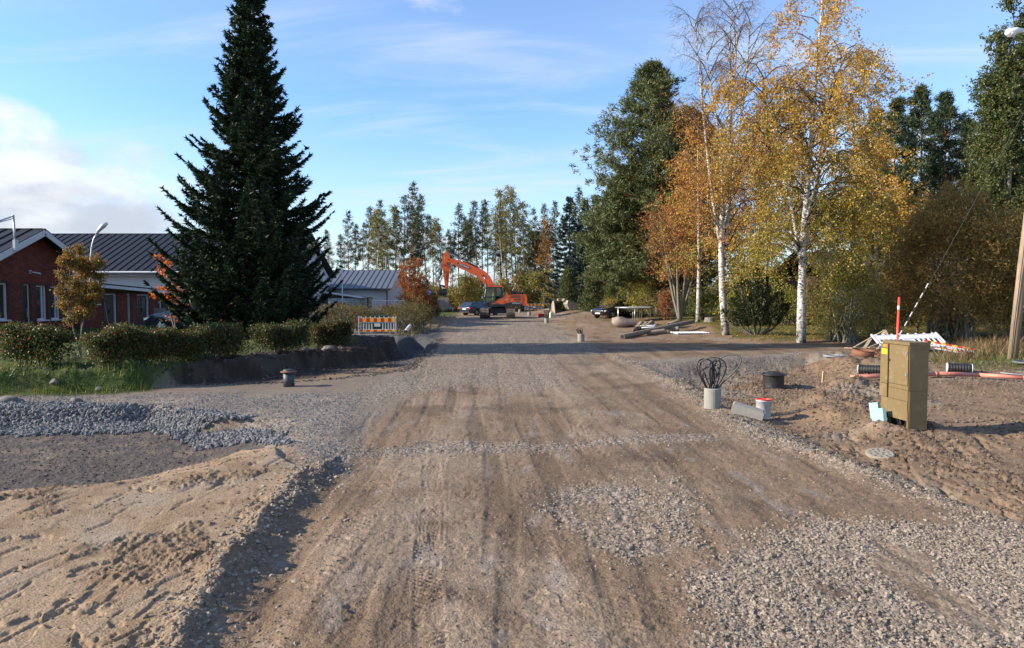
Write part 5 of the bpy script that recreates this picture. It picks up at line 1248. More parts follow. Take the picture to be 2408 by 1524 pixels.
MB().add(V, [(3, 2, 1, 0), (4, 5, 6, 7), (0, 1, 5, 4), (1, 2, 6, 5), (2, 3, 7, 6), (3, 0, 4, 7)]).build('porch_roof', WHITE, pc)
pw = MB().box(2.2, 3.1, -2.24, -2.2, .55, 1.35).build('window', WHITE, gh); MB().box(2.28, 3.02, -2.252, -2.241, .62, 1.28).build('pane', GLASS, pw)
# --- brown house behind the willows
bh_ = thing('brown_house', 'brown house with a ribbed roof half hidden by the yellow-green willow', 'house', (23.0, 50.5, .4))
BRN = mat('brown_wall', (.10, .045, .03), .8, 0, .2); MB().box(0, 15, 0, 8, -.4, 3.2).build('wall', BRN, bh_)
MB().box(2.2, 5.0, -.03, 0, .2, 2.6).build('white_panel', WHITE, bh_)
rf = MB().box(-.6, 15.6, 4.0, 4.1, 5.12, 5.2).build('roof', ROOF_B, bh_)
seam_roof(rf, -.6, 15.6, .30, (4.05, 5.18), (-.9, 3.35), ROOF_B); seam_roof(rf, -.6, 15.6, .30, (4.05, 5.18), (9.0, 3.35), ROOF_B)
MB().box(-.6, 15.6, -.96, -.9, 3.2, 3.38).build('fascia', WHITE, rf)
w = MB().box(.5, 1.7, -.05, 0, 1.2, 2.4).build('window', WHITE, bh_); MB().box(.58, 1.62, -.062, -.051, 1.28, 2.32).build('pane', GLASS, w)
# --- poles and lamps
fp = at(*c3(303, 690), 51.0)
fl_ = thing('flagpole', 'white flagpole standing before the small grey-roofed house', 'flagpole', on(fp.x, 51)); ft = at(804.7, 626, 51).z - fl_.location.z
MB().tube([(0, 0, -.1), (0, 0, ft)], [.055, .04], 8).build('pole', WHITE, fl_, smooth=True); MB().lathe([(.001, ft + .1), (.06, ft + .05), (.06, ft), (.001, ft - .02)], 10).build('finial', WHITE, fl_)
fp = at(754, 600, 48.5); fl2 = thing('flagpole', 'taller white flagpole half hidden behind the spruce', 'flagpole', on(fp.x, 48.5)); ft = at(754, 570, 48.5).z - fl2.location.z
MB().tube([(0, 0, -.1), (0, 0, ft)], [.06, .04], 8).build('pole', WHITE, fl2, smooth=True); MB().lathe([(.001, ft + .1), (.06, ft + .05), (.06, ft), (.001, ft - .02)], 10).build('finial', WHITE, fl2)
for i, (cx, cyt) in enumerate(((752, 320), (886, 330))):
    b = at(*c3(cx, 700), 78 + i * 6); tp = at(*c3(cx - 4, cyt), 78 + i * 6); t_ = thing('wooden_pole', ('grey wooden line pole by the gable of the small house', 'grey wooden line pole between the forest pines')[i], 'pole', on(b.x, b.y))
    hh = tp.z - t_.location.z; MB().tube([(0, 0, -.1), (0, 0, hh)], [.13, .10], 8).build('pole', BARK_G, t_, smooth=True); MB().bar((-.5, 0, hh - .3), (.5, 0, hh - .3), .08, .08).build('cross_arm', BARK_G, t_)
lp = at(212, 640, 42.2); sl_ = thing('street_lamp', 'curved grey street lamp rising behind the brick wing', 'street lamp', on(lp.x, 42.2)); bz = sl_.location.z
def rel(u, v): q = at(u, v, 42.2); return (q.x - lp.x, 0, q.z - bz)
MB().tube([(0, 0, -.2), rel(212, 640), rel(213.5, 605), rel(216, 580), rel(220.5, 562), rel(228, 548)], [.075, .07, .06, .055, .05, .045], 8).build('pole', STEEL, sl_, smooth=True)
MB().tube([rel(226.5, 550), rel(233, 541), rel(243, 531), rel(252, 525)], [.06, .11, .15, .08], 10).build('lamp_head', mat('lamp_grey', (.5, .51, .52), .4, .3), sl_, smooth=True)
wp = GG(2379, 846); up = thing('utility_pole', 'weathered wooden utility pole leaning beside the dry weeds', 'pole', wp)
OLDW = bark_mat('weathered_wood', (.20, .145, .10), (.36, .28, .20), 2.0, .08, .3)
MB().tube([(0, 0, -.2), (.25, 0, 3.2), (.62, 0, 7.5), (.95, 0, 11.4)], [.155, .145, .125, .11], 12).build('pole', OLDW, up, smooth=True)
MB().tube([(.34, -.10, -.1), (.40, -.10, 1.2), (.46, -.08, 2.5), (.52, -.06, 3.6)], .045, 8).build('conduit', STEEL, up, smooth=True)
MB().tube([(-.13, -.12, -.1), (-.06, -.13, 1.2), (.12, -.15, 3.2), (.5, -.13, 7.5)], .014, 5).build('cable', BLACKP, up)
lh_ = at(2380, 76, wp.y); lx, lz_ = lh_.x - wp.x, lh_.z - wp.z
MB().tube([(.93, 0, lz_ - .55), (lx + .75, 0, lz_ + .18), (lx + .25, 0, lz_ + .06)], .03, 8).build('lamp_arm', STEEL, up, smooth=True)
lm_ = MB().tube([(lx + .32, 0, lz_ + .06), (lx + .1, 0, lz_ + .04), (lx - .16, 0, lz_ - .02), (lx - .23, 0, lz_ - .05)], [.07, .12, .13, .05], 12).build('lamp_head', WHITE, up, smooth=True)
MB().lathe([(.001, -.12), (.09, -.10), (.14, -.03), (.14, .01)], 12, Matrix.Translation((lx - .05, 0, lz_ - .05))).build('lamp_glass', mat('lamp_glass', (.6, .62, .62), .1), lm_, smooth=True)
gb = GG(2093, 826); gt = Vector((wp.x + .78, wp.y, wp.z + 9.6))
gw = thing('guy_wire', 'taut guy wire with black and white sleeve running up to the pole', 'wire', gb); d = gt - gb
MB().tube([(0, 0, -.1), d], .006, 5).build('wire', mat('dark_wire', (.12, .12, .12), .5, .5), gw)
for k in range(12): MB().tube([d * (.05 + k * .019), d * (.05 + (k + 1) * .019)], .017, 6).build('sleeve', WHITE if k % 2 else BLACKP, gw)
# ------------------------------------------------------------------ machines, cars, the operator
ORANGE = mat('orange_paint', (.76, .105, .012), .38, 0, .08, 3, dirt=(.45, .14, .06), dirt_amt=.25, coat=.3)
CHAR = mat('charcoal_paint', (.022, .023, .026), .45, 0, .2, 4, dirt=(.09, .08, .07), dirt_amt=.3)
TRACKM = mat('worn_track_steel', (.13, .10, .075), .6, .35, .35, 5, bump=.4, dirt=(.30, .24, .17), dirt_amt=.45)
BUCKETM = mat('worn_bucket_steel', (.34, .28, .22), .55, .3, .3, 3, bump=.2, dirt=(.13, .09, .06), dirt_amt=.4)
CHROME = mat('chrome_rod', (.6, .62, .65), .15, .95, .05)
TINT = None
def tinted():
    t = NT('cab_glass'); g = t.N('ShaderNodeBsdfGlossy', {'Color': (.8, .85, .85, 1), 'Roughness': .03}); tr_ = t.N('ShaderNodeBsdfTransparent', {'Color': (.62, .68, .64, 1)})
    fr = t.N('ShaderNodeFresnel', {'IOR': 1.45}); n_ = t.noise(t.obco(), 1.2, 2)
    mx = t.N('ShaderNodeMixShader', {0: t.math('ADD', fr.outputs[0], t.math('MULTIPLY', n_, .04), True), 1: tr_.outputs[0], 2: g.outputs[0]}); t.t.links.new(mx.outputs[0], t.out.inputs[0]); return t.m
CABGLASS = tinted()
RED = mat('signal_red', (.62, .035, .025), .4, 0, .08, 4)
YELL = mat('signal_yellow', (.80, .48, .03), .45, 0, .08, 4)
def text_mesh(s, size, m_, shear=0.0, sx=1.0, bold=0.0):
    cu = bpy.data.curves.new('lettering', 'FONT'); cu.body = s; cu.size = size; cu.extrude = .002; cu.offset = bold; cu.shear = shear; cu.align_x = 'CENTER'; cu.align_y = 'CENTER'
    o = bpy.data.objects.new('lettering_source', cu); COL.objects.link(o); bpy.context.view_layer.update()
    me = bpy.data.meshes.new_from_object(o.evaluated_get(bpy.context.evaluated_depsgraph_get())); bpy.data.objects.remove(o)
    me.materials.clear(); me.materials.append(m_)
    for v in me.vertices: v.co.x *= sx
    return me
ex_p = G(*c4(1173, 1265)); EY = ex_p.y + 2.25
ex = thing('excavator', 'orange crawler excavator with raised boom on the gravel road', 'excavator', on(at(*c4(1173, 1200), EY).x, EY)); KE = 176.6 * ex_p.y / EY * 1.0
ex.location.z = max(ex.location.z, 0.0)
def E(x, y): return ((x - 1173) / KE, (1265 - y) / KE)
# tracks run along local y
for x0, x1 in ((-1.62, -.82), (.80, 1.60)):
    prof_ = []
    for k in range(13): a = -math.pi / 2 - k * math.pi / 12; prof_.append((-1.78 + .44 * math.cos(a), .455 + .44 * math.sin(a)))
    for k in range(13): a = math.pi / 2 - k * math.pi / 12; prof_.append((1.78 + .44 * math.cos(a), .455 + .44 * math.sin(a)))
    n = len(prof_); mb = MB(); xm0, xm1 = x0 + .12, x1 - .12
    mb.add([(xm0, y, z) for y, z in prof_] + [(xm1, y, z) for y, z in prof_], [(i, (i + 1) % n, (i + 1) % n + n, i + n) for i in range(n)])
    mb.F.append(np.array([tuple(range(n))])); mb.M.append(np.zeros(1, int)); mb.F.append(np.array([tuple(range(2 * n - 1, n - 1, -1))])); mb.M.append(np.zeros(1, int))
    trk = mb.build('track', CHAR, ex)
    # shoes around the loop
    P = np.array(prof_ + prof_[:1]); seg = np.linalg.norm(np.diff(P, axis=0), axis=1); cum_ = np.concatenate([[0], np.cumsum(seg)]); ns = 46
    sh = MB().box(-(x1 - x0) / 2, (x1 - x0) / 2, -.088, .088, -.005, .022).box(-(x1 - x0) / 2, (x1 - x0) / 2, -.055, -.038, .022, .05).box(-(x1 - x0) / 2, (x1 - x0) / 2, .038, .055, .022, .05).box(-.09, .09, -.06, .06, -.02, .045).mesh('track_shoe', TRACKM, col=False)
    for k in range(ns):
        s = cum_[-1] * k / ns; y, z = (np.interp(s, cum_, P[:, i]) for i in (0, 1)); y2, z2 = (np.interp((s + .05) % cum_[-1], cum_, P[:, i]) for i in (0, 1))
        obj('track_shoe', sh, trk, loc=((x0 + x1) / 2, y, z), rot=(math.atan2(z2 - z, y2 - y) + math.pi, 0, 0))
    for yy in (-1.78, 1.78): MB().lathe([(.02, -.28), (.34, -.26), (.36, 0), (.34, .26), (.02, .28)], 18, Matrix.Translation(((x0 + x1) / 2, yy, .455)) @ Matrix.Rotation(R(90), 4, 'Y')).build('wheel', CHAR, trk)
MB().box(-.82, .80, -.9, .9, .42, .72).prism([(-.9, .60), (-.45, .92), (.45, .92), (.9, .60), (.45, .42), (-.45, .42)], -.7, .7).build('undercarriage', CHAR, ex)
MB().lathe([(.0, .90), (.62, .90), (.66, .98), (.62, 1.08), (0, 1.08)], 24).build('turntable', BLACKP, ex)
e = E
MB().box(e(955, 0)[0], e(1560, 0)[0], -1.34, 1.34, 1.10, 1.26).prism([e(960, 1040), e(1548, 1060), e(1540, 1078), e(1090, 1082), e(960, 1076)], -1.36, -1.30).build('deck', CHAR, ex)
ho = MB().prism([e(1268, 1040), e(1268, 897), e(1552, 890), e(1552, 1040)], -1.33, 1.33).prism([e(1040, 1041), e(1268, 925), e(1268, 1041)], -1.335, -1.25).prism([e(1250, 1041), e(1268, 925), e(1272, 1041)], -1.337, 1.2).build('engine_housing', ORANGE, ex)
cw = MB().prism([e(1553, 1068), e(1553, 888), e(1600, 888), e(1624, 900), e(1634, 960), e(1634, 1060), e(1628, 1068)], -1.30, 1.30).build('counterweight', ORANGE, ex)
wd = MB().prism([e(1300, 1040), e(1300, 1025), e(1505, 995), e(1520, 1010), e(1545, 1072), e(1310, 1072)], -1.352, -1.341).build('side_stripe', CHAR, ex)
me = text_mesh('DX225LC', .17, WHITE, .2, 1.1, .004); obj('lettering', me, wd, loc=(e(1462, 0)[0], -1.356, e(0, 1028)[1]), rot=(R(90), 0, 0))
for row, (ya, yb) in enumerate(((903, 920), (926, 943))):
    for k in range(11):
        xa = 1372 + k * 14.6; MB().prism([e(xa, yb), e(xa + 9, yb), e(xa + 14, ya), e(xa + 5, ya)], -1.340, -1.331).build('vent_slot', BLACKP, ho)
for xa, xb in ((1424, 1472), (1484, 1532)):
    for ya in (958, 972): MB().prism([e(xa, ya + 9), e(xb, ya + 9), e(xb, ya), e(xa, ya)], -1.340, -1.331).build('vent_slot', CHAR, ho)
for xa in (1290, 1357): MB().prism([e(xa, 1040), e(xa + 1.6, 1040), e(xa + 1.6, 900), e(xa, 900)], -1.338, -1.331).build('panel_gap', CHAR, ho)
for k in range(3): MB().prism([e(1278, 966 + k * 11), e(1348 - 8 * k, 966 + k * 11), e(1348 - 8 * k, 962 + k * 11), e(1278, 962 + k * 11)], -1.338, -1.331).build('decal', mat('faded_decal', (.75, .45, .38), .6), ho)
MB().prism([e(1083, 1032), e(1130, 1032), e(1130, 1027), e(1083, 1027)], -1.340, -1.331).build('decal', WHITE, ho)
hd = MB().prism([e(1366, 890), e(1380, 838), e(1390, 834), e(1540, 850), e(1552, 890)], -1.1, .9).build('hood', CHAR, ex)
for k in range(9): MB().prism([e(1425 + k * 11, 847), e(1432 + k * 11, 847), e(1432 + k * 11, 842), e(1425 + k * 11, 842)], -1.108, -1.099).build('vent_slot', BLACKP, hd)
MB().tube([(e(1563, 0)[0], -.6, 2.1), (e(1563, 0)[0], -.6, e(0, 800)[1])], .06, 10).build('exhaust', CHAR, ex, smooth=True)
MB().tube([(e(1395, 835)[0], -1.0, e(0, 835)[1]), (e(1430, 785)[0], -1.0, e(0, 785)[1])], .018, 6).build('antenna', STEEL, ex)
MB().lathe([(.0, 0), (.075, .02), (.075, .36), (.05, .42), (0, .43)], 10, Matrix.Translation((e(1355, 0)[0], -1.0, 2.13))).build('fire_extinguisher', RED, ex, smooth=True)
rl = MB()
for xx in (1275, 1340): rl.tube([(e(xx, 0)[0], -.9, 2.1), (e(xx, 0)[0], -.9, e(0, 725)[1])], .018, 6)
for yy in (726, 780, 830): rl.tube([(e(1275, 0)[0], -.9, e(0, yy)[1]), (e(1340, 0)[0], -.9, e(0, yy)[1])], .016, 6)
rl.build('hand_rail', CHAR, ex)
# cab
cabp = [e(960, 1060), e(955, 985), e(968, 880), e(988, 782), e(1002, 770), e(1235, 770), e(1250, 800), e(1262, 930), e(1180, 965), e(1045, 1035), e(1040, 1060)]
door = [e(985, 925), e(1003, 792), e(1122, 784), e(1126, 920)]; door2 = [e(982, 945), e(1128, 940), e(1128, 985), e(1060, 1012), e(982, 1012)]; rearw = [e(1152, 918), e(1152, 792), e(1200, 790), e(1216, 810), e(1218, 880), e(1185, 916)]
cabm = MB()
cabm.prism([e(960, 1060), e(958, 1012), e(1060, 1012), e(1128, 985), e(1150, 918), e(1262, 930), e(1180, 965), e(1045, 1035), e(1040, 1060)], -1.345, -.25)
cabm.prism([e(955, 1012), e(953, 985), e(968, 880), e(988, 782), e(1003, 792), e(985, 925), e(982, 1012)], -1.345, -1.27); cabm.prism([e(955, 1012), e(953, 985), e(968, 880), e(988, 782), e(1003, 792), e(985, 925), e(982, 1012)], -.33, -.25)
cabm.prism([e(1122, 784), e(1152, 784), e(1152, 990), e(1128, 990)], -1.345, -1.27); cabm.prism([e(1122, 784), e(1152, 784), e(1152, 990), e(1128, 990)], -.33, -.25)
cabm.prism([e(985, 925), e(1126, 920), e(1128, 940), e(982, 945)], -1.345, -1.29)
cabm.prism([e(1200, 784), e(1240, 776), e(1250, 800), e(1262, 930), e(1152, 955), e(1152, 918), e(1185, 916), e(1218, 880), e(1216, 810)], -1.345, -1.27); cabm.prism([e(1216, 784), e(1240, 776), e(1250, 800), e(1262, 930), e(1225, 945)], -1.27, -.25)
cabm.prism([e(988, 782), e(1002, 772), e(1236, 772), e(1240, 786), e(1003, 793)], -1.345, -.25)
cab = cabm.build('cab', CHAR, ex)
for pr_ in (door, door2, rearw): MB().prism(pr_, -1.335, -1.325).build('pane', CABGLASS, cab)
MB().prism([e(961, 1005), e(957, 985), e(971, 880), e(990, 790), e(994, 790), e(975, 880), e(961, 985), e(965, 1005)], -1.26, -.34).build('windscreen', CABGLASS, cab)
MB().prism([e(1000, 773), e(1012, 756), e(1230, 752), e(1246, 760), e(1246, 781)], -1.33, -.24).build('cab_roof', ORANGE, cab)
MB().box(e(1120, 0)[0], e(1150, 0)[0], -1.0, -.5, 1.5, 2.35).box(e(1060, 0)[0], e(1130, 0)[0], -1.0, -.5, 1.38, 1.56).build('seat', BLACKP, cab)
MB().tube([(e(970, 0)[0], -1.38, 1.35), (e(958, 0)[0], -1.42, 1.7), (e(972, 0)[0], -1.42, 2.3), (e(985, 0)[0], -1.38, 2.7)], .018, 6).build('grab_rail', STEEL, cab)
mr = MB().tube([(e(965, 0)[0], -1.3, e(0, 930)[1]), (e(928, 0)[0], -1.45, e(0, 930)[1])], .012, 5).box(e(922, 0)[0], e(934, 0)[0], -1.58, -1.40, e(0, 955)[1], e(0, 915)[1]).build('mirror', WHITE, cab)
bcn = MB().lathe([(0, 0), (.05, 0), (.05, .10), (.03, .14), (0, .14)], 10, Matrix.Translation((e(1206, 0)[0], -.9, e(0, 752)[1] + .08))).tube([(e(1206, 0)[0], -.9, e(0, 752)[1] - .02), (e(1206, 0)[0], -.9, e(0, 752)[1] + .09)], .015, 5).build('beacon', mat('amber_beacon', (.7, .12, .03), .3), cab, smooth=True)
# boom, stick, cylinders, linkage, bucket
bm_p = [e(1105, 800), e(1108, 748), e(1088, 690), e(1050, 610), e(1000, 550), e(940, 508), e(860, 470), e(700, 402), e(560, 350), e(420, 318), e(375, 318), e(352, 345), e(372, 375), e(415, 388), e(560, 468), e(700, 535), e(800, 580), e(870, 625), e(930, 690), e(975, 760), e(1010, 830)]
bo = MB().prism(bm_p, -.30, .30).prism([e(975, 760), e(1108, 748), e(1150, 900), e(1060, 930)], -.28, .28).build('boom', ORANGE, ex)
pl = MB().prism([e(527, 388), e(532, 382), e(722, 452), (e(728, 458)), e(716, 484), e(706, 486), e(540, 428), e(530, 420)], -.318, -.301).build('name_plate', CHAR, bo)
obj('lettering', text_mesh('DOOSAN', .215, WHITE, .15, 1.12, .006), pl, loc=(e(627, 0)[0], -.322, e(0, 437)[1]), rot=(R(90), R(20.5), 0))
MB().lathe([(0, -.33), (.11, -.33), (.11, .33), (0, .33)], 14, Matrix.Translation((e(941, 598)[0], 0, e(941, 598)[1])) @ Matrix.Rotation(R(90), 4, 'X')).build('pivot', CHAR, bo)
stp = [e(345, 203), e(368, 203), e(378, 228), e(400, 290), e(412, 370), e(405, 450), e(392, 560), e(376, 680), e(362, 800), e(330, 800), e(318, 700), e(302, 590), e(290, 500), e(284, 410), e(287, 300), e(305, 245)]
st_ = MB().prism(stp, -.21, .21).build('stick', ORANGE, ex)
MB().prism([e(310, 290), e(330, 295), e(328, 328), e(308, 322)], -.216, -.209).build('decal', YELL, st_)
def cyl(a, b, c_, r0, r1, nm, yy=0.0):
    (ax, az), (bx_, bz_), (cx_, cz_) = a, b, c_
    o = MB().tube([(bx_, yy, bz_), (cx_, yy, cz_)], r0, 12).build(nm, CHAR, ex, smooth=True); MB().tube([(ax, yy, az), (bx_, yy, bz_)], r1, 10).build('rod', CHROME, o, smooth=True)
cyl(e(372, 222), e(600, 335), e(862, 468), .085, .05, 'stick_cylinder')
cyl(e(240, 740), e(255, 590), e(276, 395), .075, .045, 'bucket_cylinder')
cyl(e(950, 605), e(978, 700), e(1010, 830), .085, .05, 'boom_cylinder', -.42)
hs_ = MB()
for k, (q0, q1, q2) in enumerate((((400, 320), (340, 330), (370, 420)), ((398, 325), (350, 400), (310, 440)), ((300, 400), (340, 470), (390, 400)), ((310, 500), (350, 590), (330, 650)), ((330, 560), (380, 690), (362, 800)), ((420, 340), (380, 350), (360, 300)))):
    pts = [np.array(e(*q)) for q in (q0, q1, q2)]; cv_ = [(1 - t) ** 2 * pts[0] + 2 * t * (1 - t) * pts[1] + t * t * pts[2] for t in np.linspace(0, 1, 8)]
    hs_.tube([(a, -.25 - .02 * (k % 3), b) for a, b in cv_], .028, 6)
hs_.build('hydraulic_hoses', BLACKP, st_, smooth=True)
MB().prism([e(232, 740), e(250, 732), e(350, 752), e(360, 775), e(340, 790), e(262, 762), e(262, 800), e(240, 800)], -.16, .16).build('linkage', CHAR, ex)
tlt = MB().prism([e(245, 800), e(352, 800), e(350, 860), e(338, 925), e(300, 945), e(235, 930), e(218, 880), e(225, 840)], -.24, .24).lathe([(0, 0), (.3, 0), (.3, .22), (0, .22)], 14, Matrix.Translation((e(285, 0)[0], 0, e(0, 905)[1]))).box(e(215, 0)[0], e(250, 0)[0], -.34, .34, e(0, 905)[1], e(0, 850)[1]).build('tiltrotator', BLACKP, ex)
MB().prism([e(232, 905), e(330, 912), e(320, 945), e(245, 940)], -.26, .26).build('rotator_ring', mat('brass_ring', (.28, .16, .05), .5, .4), tlt)
MB().tube([(e(195, 0)[0], -.32, e(0, 978)[1]), (e(300, 0)[0], -.32, e(0, 945)[1])], .035, 8).build('tilt_cylinder', STEEL, tlt)
bp = [e(270, 945), e(225, 975), e(198, 1010), e(192, 1050), (e(206, 1085)), e(245, 1108), e(330, 1128), e(455, 1118)]
inner = [e(450, 1112), e(335, 1114), e(255, 1090), e(222, 1070), e(208, 1045), e(215, 1012), e(240, 985), e(280, 958)]
bk = MB().prism(bp + inner, -.85, .85).build('bucket', BUCKETM, ex)
for yy in (-.86, .82): MB().prism(bp[:-1] + [e(452, 1116), e(420, 1085), e(392, 1040), e(382, 985), e(360, 945)], yy, yy + .04).build('bucket_side', BUCKETM, bk)
MB().prism([e(280, 945), e(310, 932), e(350, 935), e(372, 960), e(368, 972), e(300, 962)], -.28, .28).build('bucket_ears', BUCKETM, bk)
MB().prism([e(440, 1118), e(462, 1119), e(440, 1110)], -.87, .87).build('cutting_edge', STEEL, bk)
# operator seated in the cab
def skin_person(name, label, V, Ed, Rd, loc, m_):
    me = bpy.data.meshes.new(name); me.from_pydata(V, Ed, []); me.update(); me.materials.append(m_); o = obj(name, me, loc=loc, label=label, cat='person')
    sk = o.modifiers.new('skin', 'SKIN'); sk.use_smooth_shade = True
    for i, r_ in enumerate(Rd): me.skin_vertices[0].data[i].radius = (r_[0], r_[1]); me.skin_vertices[0].data[i].use_root = (i == 0)
    sb = o.modifiers.new('sub', 'SUBSURF'); sb.levels = 1; sb.render_levels = 1; return o
HIVIS = None
def person_mat():
    t = NT('operator_clothes'); z = t.N('ShaderNodeSeparateXYZ', {0: t.obco()}).outputs[2]; n_ = t.noise(t.obco(), 9, 3)
    ves = t.mix(t.rampv(n_, .3, .7), (.45, .62, .02, 1), (.58, .78, .05, 1)); c_ = t.mix(t.math('GREATER_THAN', z, .06), (.03, .035, .05, 1), ves); c_ = t.mix(t.math('GREATER_THAN', z, .60), c_, (.45, .26, .19, 1)); t.bsdf(Base_Color=c_, Roughness=.8); return t.m
V = [(0, 0, 0), (0, 0, .25), (0, 0, .50), (0, 0, .60), (-.02, 0, .68), (-.03, 0, .80), (.0, .2, .50), (-.10, .25, .27), (-.34, .2, .22), (.0, -.2, .50), (-.10, -.25, .27), (-.34, -.2, .22), (-.12, .1, -.02), (-.48, .12, .02), (-.52, .12, -.38), (-.62, .12, -.42), (-.12, -.1, -.02), (-.48, -.12, .02), (-.52, -.12, -.38), (-.62, -.12, -.42)]
Ed = [(0, 1), (1, 2), (2, 3), (3, 4), (4, 5), (2, 6), (6, 7), (7, 8), (2, 9), (9, 10), (10, 11), (0, 12), (12, 13), (13, 14), (14, 15), (0, 16), (16, 17), (17, 18), (18, 19)]
Rd = [(.16, .13), (.17, .12), (.14, .10), (.06, .06), (.095, .085), (.09, .08), (.07, .07), (.05, .05), (.035, .035), (.07, .07), (.05, .05), (.035, .035), (.10, .10), (.07, .07), (.05, .05), (.04, .04), (.10, .10), (.07, .07), (.05, .05), (.04, .04)]
exl = ex.location
pp = skin_person('person', 'operator in a bright yellow high-visibility jacket seated in the excavator cab', V, Ed, Rd, (exl.x + e(1108, 0)[0], exl.y - .76, exl.z + 1.68), person_mat())
cap = MB().lathe([(.001, .12), (.07, .105), (.105, .05), (.11, 0)], 12, Matrix.Translation((-.03, 0, .83))).prism([(-.10, .84), (-.21, .82), (-.21, .835), (-.10, .86)], -.06, .06).build('cap', BLACKP, pp)

